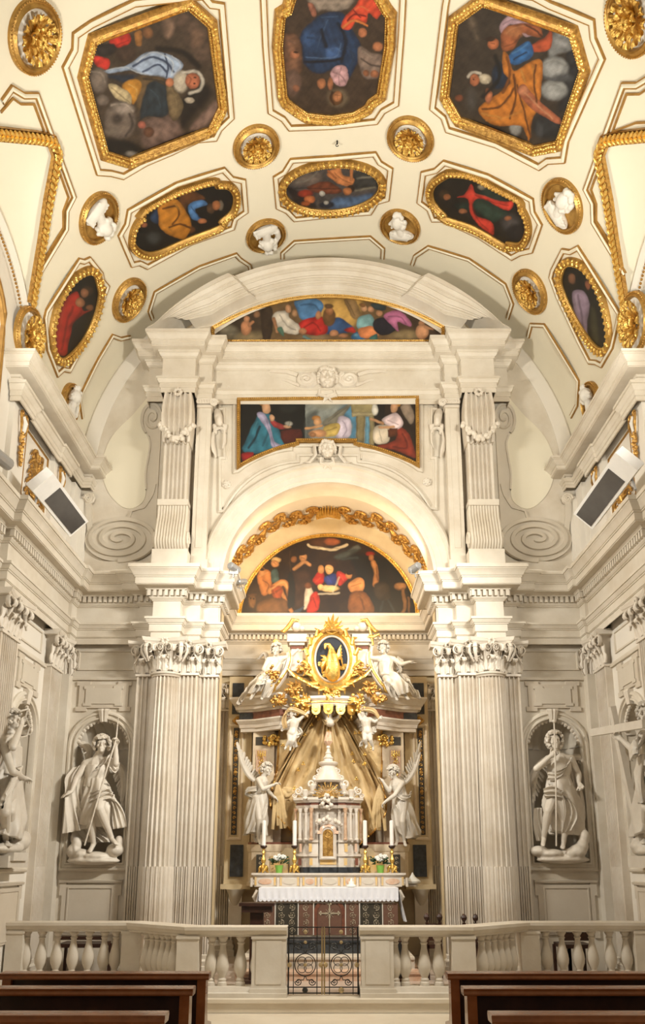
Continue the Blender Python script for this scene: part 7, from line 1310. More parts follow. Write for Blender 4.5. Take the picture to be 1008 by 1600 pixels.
# ================================================================ carved figures
V3 = Vector
def hand(m, w, d, nrm, s, curl=.6, side=1):
    d = d.normalized(); nrm = (nrm - d * nrm.dot(d)).normalized(); sd = d.cross(nrm) * side; L = .17 * s
    m.caps(w, w + d * .045 * s, .026 * s, .034 * s, 8)
    for k in range(4): o = (k - 1.5) / 1.5; m.caps(w + d * .02 * s + sd * o * .018 * s, w + d * .085 * s + sd * o * .032 * s, .020 * s, .014 * s, 7)
    for k in range(4):
        o = (k - 1.5) / 1.5; ln = (.075, .088, .082, .062)[k] * s; p = w + d * .085 * s + sd * o * .032 * s; dd = (d + sd * o * .12).normalized()
        for q in range(3): ang = curl * (q + .6); v = dd * math.cos(ang) + nrm * math.sin(ang); e = p + v * ln * (.42, .33, .25)[q]; m.caps(p, e, .0105 * s * (1 - .1 * q), .0095 * s * (1 - .1 * q), 6); p = e
    p = w + d * .03 * s - sd * .03 * s; e = p + (d * .6 - sd * .7 + nrm * .3).normalized() * .045 * s; m.caps(p, e, .013 * s, .012 * s, 6); m.caps(e, e + (d * .8 - sd * .1 + nrm * .6).normalized() * .035 * s, .011 * s, .009 * s, 6)
def head(m, c, f, u, s):
    f = f.normalized(); u = (u - f * u.dot(f)).normalized(); r = f.cross(u); B = Matrix((r, f, u)).transposed(); P = lambda a, b, z: c + (r * a + f * b + u * z) * s
    E = lambda p, q: m.ell(p, tuple(x * s for x in q), 12, 8, B)
    E(P(0, -.012, .025), (.074, .094, .092)); E(P(0, .022, -.045), (.054, .062, .068)); E(P(0, .075, -.092), (.022, .020, .018)); m.caps(P(0, .090, .022), P(0, .108, -.022), .009 * s, .014 * s, 8)
    m.caps(P(-.045, .076, .034), P(-.008, .088, .030), .010 * s, .010 * s, 6); m.caps(P(.045, .076, .034), P(.008, .088, .030), .010 * s, .010 * s, 6)
    for k in (-1, 1): E(P(k * .032, .072, .012), (.015, .012, .010)); E(P(k * .042, .062, -.022), (.024, .022, .024)); E(P(k * .076, -.01, -.005), (.010, .020, .030))
    m.caps(P(-.018, .084, -.052), P(.018, .084, -.052), .007 * s, .007 * s, 6); m.caps(P(-.014, .082, -.064), P(.014, .082, -.064), .008 * s, .008 * s, 6)
def hair(t, c, f, u, s, n=70, r_=.024, mt='statue', seed=1, long=0):
    s *= 1.2
    f = f.normalized(); u = (u - f * u.dot(f)).normalized(); r = f.cross(u); rg = random.Random(seed); m = MB()
    for k in range(n * 3):
        a, b = rg.uniform(-pi, pi), rg.uniform(-.5 - long * .4, 1.5); d = V3((math.cos(b) * math.sin(a), -math.cos(b) * math.cos(a), math.sin(b)))
        if d.y > .35 and d.z < .55: continue
        p = c + (r * d.x * .088 + f * (d.y * .105 - .012) + u * (d.z * .105 + .02)) * s; tn = V3((rg.gauss(0, 1), rg.gauss(0, 1), rg.gauss(0, 1))); tn = (tn - (p - c).normalized() * tn.dot((p - c).normalized())).normalized(); q = (p - c).normalized().cross(tn)
        m.tube([p + tn * .02 * s, p + (tn * .012 + q * .018) * s + (p - c).normalized() * .012 * s, p - (tn * .012 - q * .012) * s + (p - c).normalized() * .012 * s, p - tn * .022 * s], [r_ * .5 * s, r_ * .8 * s, r_ * .7 * s, r_ * .25 * s], 5)
    return m.obj('hair', mt, t, kind='stuff')
def figure(t, J, s, look, mt='statue', vox=.0085, up=None, curl=(.6, .6), fat=1.0, nrm=(V3((0, -1, 0)), V3((0, -1, 0)))):
    m = MB(); J = {k: V3(v) for k, v in J.items()}; fat *= 1.12; g = s * fat; up = up or V3((0, 0, 1)); look = V3(look).normalized()
    ne, ch, wa, pe = J['neck'], J['chest'], J['waist'], J['pelvis']
    m.caps(J['head'] - up * .06 * s - look * .01 * s, ne, .050 * g, .056 * g); m.caps(ne, ch, .060 * g, .118 * g); m.caps(ch, wa, .130 * g, .108 * g); m.caps(wa, pe, .110 * g, .135 * g)
    head(m, J['head'], look, up, s * 1.12)
    for k, sd in (('L', -1), ('R', 1)):
        sh, el, wr = J['sh' + k], J['el' + k], J['wr' + k]; m.caps(ch + (ne - ch) * .45, sh, .085 * g, .062 * g); m.caps(ch, sh, .10 * g, .055 * g); m.caps(sh, el, .056 * g, .041 * g); md = el.lerp(wr, .3); m.caps(el, md, .042 * g, .042 * g); m.caps(md, wr, .042 * g, .027 * g)
        ha = J.get('ha' + k); d = (ha - wr) if ha is not None else (wr - el); hand(m, wr, d, nrm[0 if k == 'L' else 1], s * (1.08 if fat <= 1.2 else 1.12), curl[0 if k == 'L' else 1], 1 if k == 'L' else -1)
        hp, kn, an, to = J['hip' + k], J['kn' + k], J['an' + k], J['to' + k]; m.caps(pe, hp, .12 * g, .10 * g); m.caps(hp, kn, .098 * g, .060 * g); cf = kn.lerp(an, .32); m.caps(kn, cf, .058 * g, .058 * g); m.caps(cf, an, .057 * g, .034 * g)
        d = (to - an); hl = an - d * .25 - up * .02 * s; m.caps(hl, an, .034 * g, .036 * g); m.caps(hl, an.lerp(to, .75) - up * .012 * s, .032 * g, .030 * g)
        sdv = d.normalized().cross(V3((0, 0, 1)))
        for q in range(5): o = (q - 2) * .016 * s; b = an.lerp(to, .7) + sdv * o; m.caps(b, to + sdv * o * 1.1 - d.normalized() * abs(q - 1) * .008 * s, .013 * g, .011 * g, 6)
    return remesh(m, vox, 2).obj('body', mt, t, sharp=0)
def robe(t, rings, nf=9, amp=.16, tw=1.0, mt='statue', name='robe', seed=0, flat=.75, nr=34, open_=False):
    # rings: (centre, half width, half depth) from top to bottom
    nf *= .52; amp *= 1.25; rg = random.Random(seed); ph = [rg.uniform(0, 6.28) for _ in range(8)]; pts = crom([(*r_[0], r_[1], r_[2]) for r_ in rings], False, 8); n = 110; rows = []; ax = V3(pts[0][:3]) - V3(pts[-1][:3])
    for i, p in enumerate(pts):
        k = i / (len(pts) - 1); row = []
        for j in range(n):
            a = 2 * pi * j / n; f1 = math.sin(nf * a + tw * k * 3 + 1.2 * math.sin(2 * a + ph[0]) + ph[1]); f2 = math.sin((nf * 1.7) * a - tw * k * 4 + 1.5 * math.sin(a + ph[2]) + ph[3]); f1 = 1 - 2 * abs(f1) ** .8; e = .25 + .75 * k ** .7
            d = 1 + amp * e * (.65 * f1 + .35 * f2) + .05 * math.sin(3 * a + ph[4] + 2 * k); row.append((p[0] + p[3] * d * math.cos(a), p[1] + p[4] * d * math.sin(a), p[2] + .03 * math.sin(2 * a + ph[5]) * k + amp * .1 * f1 * k * p[3]))
        rows.append(row)
    m = MB(); m.rings(rows); return m.obj(name, mt, t, sharp=0)
def cloth(t, pts, wv, npl=4, amp=.03, th=.02, mt='statue', name='drapery', nu=33, taper=None, seed=0):
    # a pleated band of cloth along pts; wv = width vectors per point
    npl = max(1.6, npl * .62); amp *= 1.3; P = crom([(*p, *w) for p, w in zip(pts, wv)], False, 8); rows = []; m = MB(); rg = random.Random(seed); ph = rg.uniform(0, 6)
    for i, q in enumerate(P):
        c, w = V3(q[:3]), V3(q[3:6]); nx = V3(P[min(i + 1, len(P) - 1)][:3]) - V3(P[max(i - 1, 0)][:3]); nn = nx.cross(w); nn = nn.normalized() if nn.length > 1e-7 else V3((0, -1, 0)); nn = -nn if nn.y > 0 else nn; k = i / (len(P) - 1)
        rows.append([c + w * (j / (nu - 1) - .5) + nn * amp * (.7 + .5 * math.sin(4 * k + ph * 2 + 3 * j / nu)) * (1 - 2 * abs(math.sin(npl * pi * (j / (nu - 1)) ** (1 + .35 * math.sin(ph)) * (1 + .22 * math.sin(k * 3 + ph)) + .9 * math.sin(k * 4 + ph))) ** .8) for j in range(nu)] + [c + w * (j / (nu - 1) - .5) - nn * th for j in range(nu - 1, -1, -1)])
    m.rings([[tuple(p) for p in r_] for r_ in rows]); return m.obj(name, mt, t, sharp=0)
def wing(t, root, tip, bulge, wd, s, mt='statue', nfe=13, th=.03):
    root, tip, bulge = V3(root), V3(tip), V3(bulge); ax = tip - root; m = MB(); L = ax.length; a = ax.normalized(); b = (bulge - a * bulge.dot(a)).normalized(); nn = a.cross(b)
    sp = crom([tuple(root), tuple(root + ax * .3 + b * wd * .55), tuple(root + ax * .65 + b * wd * .5), tuple(tip)], False, 6); m.tube(sp, [.035 * s + .03 * s * math.sin(pi * i / (len(sp) - 1)) for i in range(len(sp))], 8, .6)
    for layer, (l0, l1, w_) in enumerate(((.30, .75, 1.0), (.22, .42, .8), (.13, .24, .65))):
        for k in range(nfe):
            q = (k + .5) / nfe; o = V3(sp[int(q * (len(sp) - 1))]); ln = L * (l0 + (l1 - l0) * q ** 1.2) * .62; d = (a * (.25 + .85 * q) - b * (1.15 - .85 * q)).normalized(); st = o - nn * (.012 * layer * s); e = st + d * ln
            if layer == 0 and (e - root).dot(a) > L * 1.02: e = st + d * ln * .75
            m.tube([st, st.lerp(e, .5) - nn * .01 * s, st.lerp(e, .88), e], [.02 * s * w_, .036 * s * w_, .030 * s * w_, .006 * s], 6, .35)
    return m.obj('wing', mt, t)
def clouds(t, lst, mt='statue', name='cloud_base', vox=.018):
    m = MB()
    for c, r_ in lst: m.ell(c, r_, 12, 8)
    return remesh(m, vox, 3).obj(name, mt, t, sharp=0)
def A(px, py, Y): return V3(at(px, py, Y))
# ---- angel with a spear, left niche of the end wall
t = thing('angel_statue', 'marble angel statue with a spear, standing in the niche left of the altar', 'statue', (-3.42, 11.85, 1.67), 'statues in the wall niches')
J = dict(head=A(159, 1165, 11.72), neck=A(153, 1182, 11.77), chest=A(150, 1197, 11.78), waist=A(149, 1215, 11.77), pelvis=A(151, 1233, 11.78), shL=A(134, 1194, 11.74), elL=A(119, 1217, 11.66), wrL=A(112, 1237, 11.58), haL=A(103, 1241, 11.55), shR=A(167, 1189, 11.78), elR=A(181, 1193, 11.66), wrR=A(181, 1166, 11.62), haR=A(181, 1155, 11.61),
 hipL=A(144, 1236, 11.78), knL=A(143, 1284, 11.68), anL=A(146, 1318, 11.76), toL=A(139, 1332, 11.64), hipR=A(159, 1236, 11.77), knR=A(156, 1264, 11.56), anR=A(174, 1308, 11.70), toR=A(183, 1320, 11.62))
figure(t, J, .98, (.25, -1, .12), curl=(.25, 1.05), nrm=(V3((0, .3, -1)), V3((-.3, -1, 0))))
hair(t, J['head'], V3((.25, -1, .12)), V3((0, 0, 1)), .98, 80, .030, seed=2)
robe(t, [(A(151, 1196, 11.78), .17, .14), (A(150, 1206, 11.77), .18, .15), (A(149, 1218, 11.77), .155, .14), (A(151, 1228, 11.77), .19, .16)], 9, .07, 1, name='bodice', seed=4)
robe(t, [(A(149, 1217, 11.77), .155, .14), (A(151, 1232, 11.77), .20, .17), (A(151, 1250, 11.77), .25, .18), (A(149, 1272, 11.79), .30, .16), (A(147, 1292, 11.82), .35, .14)], 8, .17, 1.4, name='skirt', seed=5)
cloth(t, [A(128, 1196, 11.72), A(118, 1215, 11.66), A(116, 1236, 11.66), A(117, 1262, 11.66), A(118, 1284, 11.68), A(117, 1299, 11.69)], [V3((.22, .10, .05)), V3((.26, .12, 0)), V3((.22, .12, 0)), V3((.26, .14, -.05)), V3((.30, .16, .02)), V3((.31, .16, .08))], 4, .045, .03, name='cloak', seed=1)
cloth(t, [A(141, 1246, 11.60), A(155, 1243, 11.56), A(172, 1240, 11.62), A(183, 1262, 11.72), A(188, 1294, 11.76)], [V3((0, .02, -.14)), V3((0, .02, -.16)), V3((.05, .02, -.16)), V3((.16, .02, -.05)), V3((.2, .02, .03))], 4, .03, .02, name='sash', seed=2)
cloth(t, [A(168, 1182, 11.66), A(160, 1193, 11.62), A(150, 1204, 11.62), A(140, 1214, 11.64)], [V3((.10, 0, .12)), V3((.10, 0, .12)), V3((.08, 0, .12)), V3((.06, 0, .10))], 4, .018, .015, name='shoulder_band', seed=3)
cloth(t, [A(172, 1193, 11.68), A(180, 1199, 11.64), A(186, 1196, 11.66)], [V3((0, .05, .13)), V3((0, .05, .16)), V3((0, .05, .12))], 3, .025, .03, name='sleeve', seed=6)
cloth(t, [A(138, 1285, 11.85), A(140, 1305, 11.86), A(150, 1316, 11.86)], [V3((.5, 0, 0)), V3((.52, 0, 0)), V3((.4, 0, .0))], 7, .05, .03, name='under_skirt', seed=7)
wing(t, A(140, 1186, 11.95), A(119, 1158, 11.98), V3((0, 0, 1)), .14, 1.0); wing(t, A(172, 1186, 11.98), A(191, 1252, 12.0), V3((1, 0, .4)), .22, 1.15)
clouds(t, [(A(115, 1330, 11.78), (.10, .12, .11)), (A(120, 1318, 11.8), (.08, .1, .1)), (A(128, 1335, 11.76), (.12, .14, .08)), (A(150, 1338, 11.78), (.22, .18, .07)), (A(180, 1328, 11.8), (.13, .14, .10)), (A(186, 1316, 11.84), (.07, .1, .1)), (A(146, 1345, 11.8), (.40, .2, .06)), (A(116, 1310, 11.86), (.06, .06, .09))])
m = MB(); m.tube([A(185, 1121, 11.60), A(181.5, 1155, 11.585), A(158, 1231, 11.50), A(132, 1321, 11.56)], [.006, .012, .013, .012], 8); m.obj('spear', 'statue', None, 'thin stone spear held upright by the angel in the niche left of the altar', 'spear', o=A(132, 1321, 11.56))
# ---- angel with a staff, right niche of the end wall
t = thing('angel_statue', 'marble angel statue with a knobbed staff, standing in the niche right of the altar', 'statue', (3.42, 11.85, 1.67), 'statues in the wall niches')
J = dict(head=A(867, 1159, 11.72), neck=A(869, 1175, 11.77), chest=A(873, 1191, 11.78), waist=A(873, 1213, 11.77), pelvis=A(875, 1232, 11.78), shL=A(857, 1187, 11.75), elL=A(838, 1201, 11.62), wrL=A(860, 1182, 11.56), haL=A(869, 1175, 11.55), shR=A(892, 1186, 11.78), elR=A(904, 1209, 11.76), wrR=A(905, 1224, 11.66), haR=A(911, 1234, 11.60),
 hipL=A(867, 1236, 11.77), knL=A(857, 1266, 11.60), anL=A(850, 1308, 11.74), toL=A(848, 1322, 11.64), hipR=A(884, 1236, 11.78), knR=A(885, 1280, 11.74), anR=A(881, 1314, 11.78), toR=A(879, 1326, 11.66))
figure(t, J, .98, (-.05, -1, .02), curl=(1.0, .9), nrm=(V3((0, -1, .2)), V3((-.6, -.6, 0))))
hair(t, J['head'], V3((-.05, -1, .02)), V3((0, 0, 1)), .98, 80, .032, seed=3, long=1)
robe(t, [(A(874, 1193, 11.78), .17, .14), (A(873, 1204, 11.77), .18, .15), (A(873, 1215, 11.77), .16, .14), (A(875, 1228, 11.77), .19, .16)], 9, .07, 1, name='bodice', seed=14)
robe(t, [(A(873, 1214, 11.77), .16, .14), (A(876, 1232, 11.77), .22, .17), (A(878, 1252, 11.78), .27, .18), (A(882, 1276, 11.8), .27, .16), (A(887, 1302, 11.82), .25, .14)], 8, .16, -1.4, name='skirt', seed=15)
cloth(t, [A(850, 1240, 11.62), A(868, 1236, 11.56), A(884, 1246, 11.58), A(892, 1272, 11.62), A(886, 1300, 11.64)], [V3((.02, 0, -.14)), V3((.04, .02, -.16)), V3((.16, .02, -.12)), V3((.20, .02, -.02)), V3((.16, .02, .05))], 4, .032, .02, name='sash', seed=12)
cloth(t, [A(890, 1190, 11.62), A(882, 1203, 11.60), A(868, 1212, 11.61), A(856, 1212, 11.64)], [V3((.08, 0, .12)), V3((.06, 0, .13)), V3((.02, 0, .13)), V3((0, 0, .12))], 4, .018, .015, name='shoulder_band', seed=13)
cloth(t, [A(898, 1200, 11.76), A(902, 1230, 11.78), A(906, 1262, 11.8), A(907, 1302, 11.82)], [V3((.16, .04, 0)), V3((.16, .04, 0)), V3((.18, .04, 0)), V3((.14, .04, 0))], 4, .03, .03, name='cloak', seed=17)
cloth(t, [A(842, 1262, 11.86), A(842, 1290, 11.88), A(846, 1314, 11.86)], [V3((.14, 0, 0)), V3((.16, 0, 0)), V3((.14, 0, 0))], 3, .03, .02, name='cloak_end', seed=18)
wing(t, A(855, 1184, 11.96), A(833, 1252, 12.0), V3((-1, 0, .4)), .18, 1.1); wing(t, A(888, 1184, 11.96), A(914, 1214, 11.9), V3((.4, 0, 1)), .26, 1.15)
clouds(t, [(A(842, 1330, 11.8), (.14, .14, .08)), (A(862, 1334, 11.78), (.2, .18, .07)), (A(892, 1334, 11.74), (.14, .14, .08)), (A(903, 1330, 11.72), (.13, .14, .10)), (A(913, 1308, 11.76), (.08, .1, .12)), (A(910, 1322, 11.74), (.09, .1, .10)), (A(880, 1343, 11.8), (.40, .2, .06))])
m = MB(); m.tube([A(866, 1130, 11.56), A(867.5, 1175, 11.53), A(869, 1240, 11.50), A(869.5, 1322, 11.56)], .012, 8); m.ell(A(866, 1127, 11.56), (.03, .03, .03), 12, 8); m.obj('staff', 'statue', None, 'knobbed stone staff held by the angel in the niche right of the altar', 'staff', o=A(869.5, 1322, 11.56))
# ---- statues in the side walls
def AL(px, py, x=-4.02): return V3(atX(px, py, x))
t = thing('niche_statue', 'white marble woman statue raising one arm, in the left side wall niche', 'statue', (-4.05, 10.4, 1.67), 'statues in the wall niches')
J = dict(head=AL(19, 1127), neck=AL(16, 1146), chest=AL(14, 1164), waist=AL(13, 1190), pelvis=AL(12, 1214), shL=AL(3, 1160), elL=AL(0, 1190, -3.9), wrL=AL(22, 1214, -3.85), haL=AL(30, 1216, -3.82), shR=AL(22, 1158, -3.95), elR=AL(20, 1168, -3.72), wrR=AL(33, 1134, -3.80), haR=AL(36, 1122, -3.82), hipL=AL(6, 1220), knL=AL(8, 1270, -3.85), anL=AL(9, 1312, -3.98), toL=AL(14, 1322, -3.85), hipR=AL(17, 1220), knR=AL(16, 1268, -3.88), anR=AL(16, 1312, -4.0), toR=AL(22, 1320, -3.9))
J['wrL'] = AL(38, 1216, -3.86); J['elL'] = AL(20, 1206, -3.76); J['haL'] = AL(47, 1218, -3.86)
figure(t, J, .98, (.9, -.3, .15), 'marble', curl=(.5, .7), nrm=(V3((0, 0, -1)), V3((1, 0, 0)))); hair(t, J['head'], V3((.9, -.3, .15)), V3((0, 0, 1)), .98, 70, .03, 'marble', 5)
robe(t, [(AL(14, 1166), .15, .19), (AL(13, 1190), .15, .20), (AL(11, 1215), .18, .26)], 8, .09, 1, 'marble', 'bodice', 24); robe(t, [(AL(12, 1205), .16, .22), (AL(10, 1240), .19, .30), (AL(8, 1280), .20, .34), (AL(6, 1308), .20, .36)], 8, .15, 1, 'marble', 'skirt', 25)
cloth(t, [AL(30, 1208, -3.86), AL(18, 1226, -3.80), AL(4, 1250, -3.8)], [V3((.02, 0, .2)), V3((.02, .05, .22)), V3((.02, .1, .2))], 4, .03, .02, 'marble', 'sash')
clouds(t, [(AL(30, 1314, -3.95), (.14, .2, .13)), (AL(36, 1310, -3.98), (.10, .14, .10)), (AL(10, 1326, -3.98), (.16, .40, .07))], 'marble'); m = MB(); c = AL(14, 1340); m.box(-4.12, -3.86, c.y - .42, c.y + .22, 1.62, 1.76); m.box(-4.12, -3.82, c.y - .36, c.y + .12, 1.70, 1.80); m.obj('plinth', 'marble', t)
m = MB(); m.tube([AL(30, 1112, -3.85), AL(36, 1110, -3.85), AL(44, 1108, -3.86), AL(40, 1120, -3.86), AL(46, 1135, -3.9), AL(42, 1150, -3.92), AL(32, 1152, -3.92)], .012, 6); m.obj('cord', 'marble', t)
def AR(px, py, x=4.02): return V3(atX(px, py, x))
t = thing('niche_statue', 'white marble woman statue steadying a big cross, in the right side wall niche', 'statue', (4.05, 10.3, 1.67), 'statues in the wall niches')
J = dict(head=AR(1010, 1115), neck=AR(1013, 1134), chest=AR(1016, 1152), waist=AR(1018, 1180), pelvis=AR(1018, 1208), shL=AR(1006, 1148, 3.92), elL=AR(990, 1172, 3.74), wrL=AR(972, 1156, 3.66), haL=AR(965, 1151, 3.64), shR=AR(1026, 1150), elR=AR(1036, 1180, 3.9), wrR=AR(1026, 1204, 3.8), haR=AR(1020, 1208, 3.78), hipL=AR(1012, 1214), knL=AR(1010, 1262, 3.85), anL=AR(1010, 1308, 3.98), toL=AR(1004, 1318, 3.88), hipR=AR(1024, 1214), knR=AR(1024, 1264, 3.88), anR=AR(1022, 1310, 4.0), toR=AR(1016, 1320, 3.9))
figure(t, J, .98, (-.8, -.5, .1), 'marble', curl=(.9, .5), nrm=(V3((0, -1, 0)), V3((-1, 0, 0)))); hair(t, J['head'], V3((-.8, -.5, .1)), V3((0, 0, 1)), .98, 70, .03, 'marble', 6)
robe(t, [(AR(1016, 1154), .15, .19), (AR(1018, 1180), .15, .20), (AR(1018, 1208), .18, .26)], 8, .09, 1, 'marble', 'bodice', 34); robe(t, [(AR(1018, 1198), .16, .22), (AR(1016, 1236), .19, .30), (AR(1014, 1276), .20, .32), (AR(1014, 1304), .20, .34)], 8, .15, 1, 'marble', 'skirt', 35)
cloth(t, [AR(1004, 1150, 3.8), AR(996, 1166, 3.7), AR(988, 1180, 3.7)], [V3((.05, .05, .14)), V3((.05, .08, .18)), V3((.03, .1, .16))], 3, .03, .04, 'marble', 'sleeve'); cloth(t, [AR(1003, 1180, 3.8), AR(1000, 1215, 3.8), AR(1004, 1255, 3.82)], [V3((.02, .2, 0)), V3((.02, .24, 0)), V3((.02, .2, 0))], 4, .03, .03, 'marble', 'cloak')
clouds(t, [(AR(1004, 1322, 3.96), (.14, .25, .08)), (AR(1000, 1316, 3.95), (.1, .12, .09)), (AR(1014, 1330, 4.0), (.16, .40, .07))], 'marble'); m = MB(); c = AR(1012, 1340); m.box(3.86, 4.12, c.y - .35, c.y + .25, 1.62, 1.76); m.obj('plinth', 'marble', t)
t = thing('stone_cross', 'large plain white stone cross leaning out from the right side wall niche', 'cross', AR(1001, 1313, 3.92))
def beam(a, b, w_, d_):
    a, b = V3(a), V3(b); z = (b - a).normalized(); x = z.cross(V3((1, 0, 0))).normalized(); y = z.cross(x); m = MB(); m.rings([[tuple(p + x * sx * w_ + y * sy * d_) for sx, sy in ((-1, -1), (1, -1), (1, 1), (-1, 1))] for p in (a, b)]); return m
beam(AR(956, 1104, 3.64), AR(1001, 1315, 3.92), .055, .035).obj('upright', 'marble', t); beam(AR(925, 1145, 3.64), AR(1008, 1131, 3.72), .05, .034).obj('crossbeam', 'marble', t)
# ---- altar angels holding the curtain
YA2 = 13.15
t = thing('angel_statue', 'white marble angel with a raised wing holding the curtain, left of the tabernacle', 'statue', A(405, 1322, YA2), 'marble angels of the altar')
J = dict(head=A(417, 1203, YA2), neck=A(412, 1213, YA2 + .02), chest=A(409.5, 1222, YA2 + .03), waist=A(407, 1233, YA2 + .03), pelvis=A(404, 1243, YA2 + .03), shL=A(404, 1219, YA2 - .08), elL=A(411, 1233, YA2 - .17), wrL=A(428, 1226, YA2 - .15), haL=A(435, 1223, YA2 - .13), shR=A(414, 1220, YA2 + .10), elR=A(419, 1236, YA2 + .05), wrR=A(427, 1244, YA2 + .0), haR=A(431, 1247, YA2), hipL=A(401, 1246, YA2 - .02), knL=A(405, 1280, YA2 - .1), anL=A(404, 1311, YA2 - .02), toL=A(408, 1320, YA2 - .13), hipR=A(408, 1246, YA2 + .08), knR=A(411, 1278, YA2), anR=A(398, 1308, YA2 + .1), toR=A(402, 1316, YA2 + .02))
figure(t, J, .76, (.75, -.55, -.12), 'marble', .0075, curl=(.7, .5), nrm=(V3((0, 0, -1)), V3((0, 0, -1)))); hair(t, J['head'], V3((.75, -.55, -.12)), V3((0, 0, 1)), .76, 60, .026, 'marble', 7)
robe(t, [(A(409, 1221, YA2 + .03), .12, .10), (A(407, 1232, YA2 + .03), .105, .10), (A(404, 1243, YA2 + .03), .14, .13)], 7, .08, 1, 'marble', 'bodice', 41); robe(t, [(A(406, 1236, YA2 + .03), .115, .11), (A(403, 1255, YA2 + .03), .17, .14), (A(401, 1275, YA2 + .04), .19, .14), (A(398, 1292, YA2 + .05), .18, .13), (A(394, 1303, YA2 + .06), .14, .12)], 7, .17, 1.5, 'marble', 'skirt', 42)
cloth(t, [A(401, 1232, YA2 - .1), A(389, 1233, YA2 - .05), A(384, 1240, YA2 - .02), A(394, 1244, YA2 - .06)], [V3((0, .03, .10)), V3((.02, .03, .09)), V3((0, .03, .06)), V3((0, .03, .08))], 3, .016, .015, 'marble', 'sash'); cloth(t, [A(414, 1256, YA2 - .04), A(412, 1280, YA2 - .08), A(414, 1306, YA2 - .02)], [V3((.08, 0, 0)), V3((.10, 0, 0)), V3((.10, 0, 0))], 3, .02, .02, 'marble', 'skirt_fold')
wing(t, A(403, 1224, YA2 + .1), A(374, 1175, YA2 + .16), V3((-.5, 0, .4)), .10, .95, 'marble', 14)
t = thing('angel_statue', 'white marble angel with a raised wing holding the curtain, right of the tabernacle', 'statue', A(625, 1323, YA2), 'marble angels of the altar')
J = dict(head=A(614, 1207, YA2), neck=A(618, 1217, YA2 + .02), chest=A(621, 1226, YA2 + .03), waist=A(625, 1237, YA2 + .03), pelvis=A(628, 1247, YA2 + .03), shR=A(629, 1224, YA2 - .06), elR=A(616, 1243, YA2 - .16), wrR=A(603, 1252, YA2 - .15), haR=A(598, 1257, YA2 - .13), shL=A(614, 1223, YA2 + .08), elL=A(608, 1236, YA2 + .0), wrL=A(599, 1222, YA2 - .02), haL=A(595, 1216, YA2), hipR=A(632, 1250, YA2 - .02), knR=A(629, 1284, YA2 - .1), anR=A(632, 1313, YA2 - .02), toR=A(634, 1322, YA2 - .13), hipL=A(624, 1250, YA2 + .06), knL=A(621, 1284, YA2), anL=A(621, 1312, YA2 + .02), toL=A(618, 1321, YA2 - .1))
figure(t, J, .76, (-.75, -.5, -.35), 'marble', .0075, curl=(.6, .6), nrm=(V3((0, 0, -1)), V3((0, 0, -1)))); hair(t, J['head'], V3((-.75, -.5, -.35)), V3((0, 0, 1)), .76, 60, .026, 'marble', 8)
robe(t, [(A(621, 1227, YA2 + .03), .12, .10), (A(625, 1238, YA2 + .03), .11, .10), (A(628, 1248, YA2 + .03), .14, .13)], 7, .08, 1, 'marble', 'bodice', 51); robe(t, [(A(625, 1241, YA2 + .03), .125, .11), (A(629, 1260, YA2 + .03), .17, .14), (A(632, 1280, YA2 + .04), .20, .14), (A(636, 1297, YA2 + .05), .20, .13), (A(641, 1308, YA2 + .06), .15, .12)], 7, .17, -1.5, 'marble', 'skirt', 52)
cloth(t, [A(616, 1238, YA2 - .1), A(628, 1246, YA2 - .13), A(640, 1244, YA2 - .08), A(642, 1236, YA2 - .04)], [V3((0, .03, .08)), V3((.0, .03, .09)), V3((.02, .03, .08)), V3((.05, .03, .06))], 3, .016, .015, 'marble', 'sash'); cloth(t, [A(622, 1256, YA2 - .10), A(636, 1276, YA2 - .10), A(645, 1304, YA2 - .02)], [V3((.10, 0, .05)), V3((.10, 0, .06)), V3((.10, 0, .06))], 3, .02, .02, 'marble', 'skirt_fold')
wing(t, A(627, 1228, YA2 + .1), A(655, 1175, YA2 + .16), V3((.5, 0, .4)), .10, .95, 'marble', 14)
# ---- reclining figures on the cornice
YR = 13.10
t = thing('reclining_statue', 'reclining stone woman with a gilded crest holding gilded grapes, left of the cartouche', 'statue', A(410, 1092, YR), 'reclining statues of the retable')
J = dict(head=A(432, 1016, YR - .05), neck=A(431, 1027, YR), chest=A(430, 1036, YR), waist=A(426, 1047, YR), pelvis=A(420, 1057, YR), shL=A(420, 1031, YR - .02), elL=A(412, 1046, YR - .06), wrL=A(420, 1053, YR - .14), haL=A(426, 1054, YR - .15), shR=A(441, 1029, YR), elR=A(452, 1026, YR - .04), wrR=A(463, 1017, YR - .02), haR=A(469, 1013, YR), hipL=A(415, 1058, YR - .05), knL=A(407, 1062, YR - .22), anL=A(395, 1085, YR - .16), toL=A(390, 1093, YR - .24), hipR=A(423, 1060, YR), knR=A(420, 1066, YR - .26), anR=A(411, 1086, YR - .16), toR=A(408, 1093, YR - .24))
figure(t, J, .80, (-.45, -1, -.15), 'marble', .008, curl=(.9, .4), nrm=(V3((0, -1, -1)), V3((0, -1, 0)))); hair(t, J['head'], V3((-.45, -1, -.15)), V3((0, 0, 1)), .80, 50, .026, 'marble', 9)
robe(t, [(A(430, 1037, YR), .13, .11), (A(426, 1048, YR), .125, .11), (A(419, 1058, YR), .17, .16)], 8, .09, 1, 'marble', 'bodice', 61)
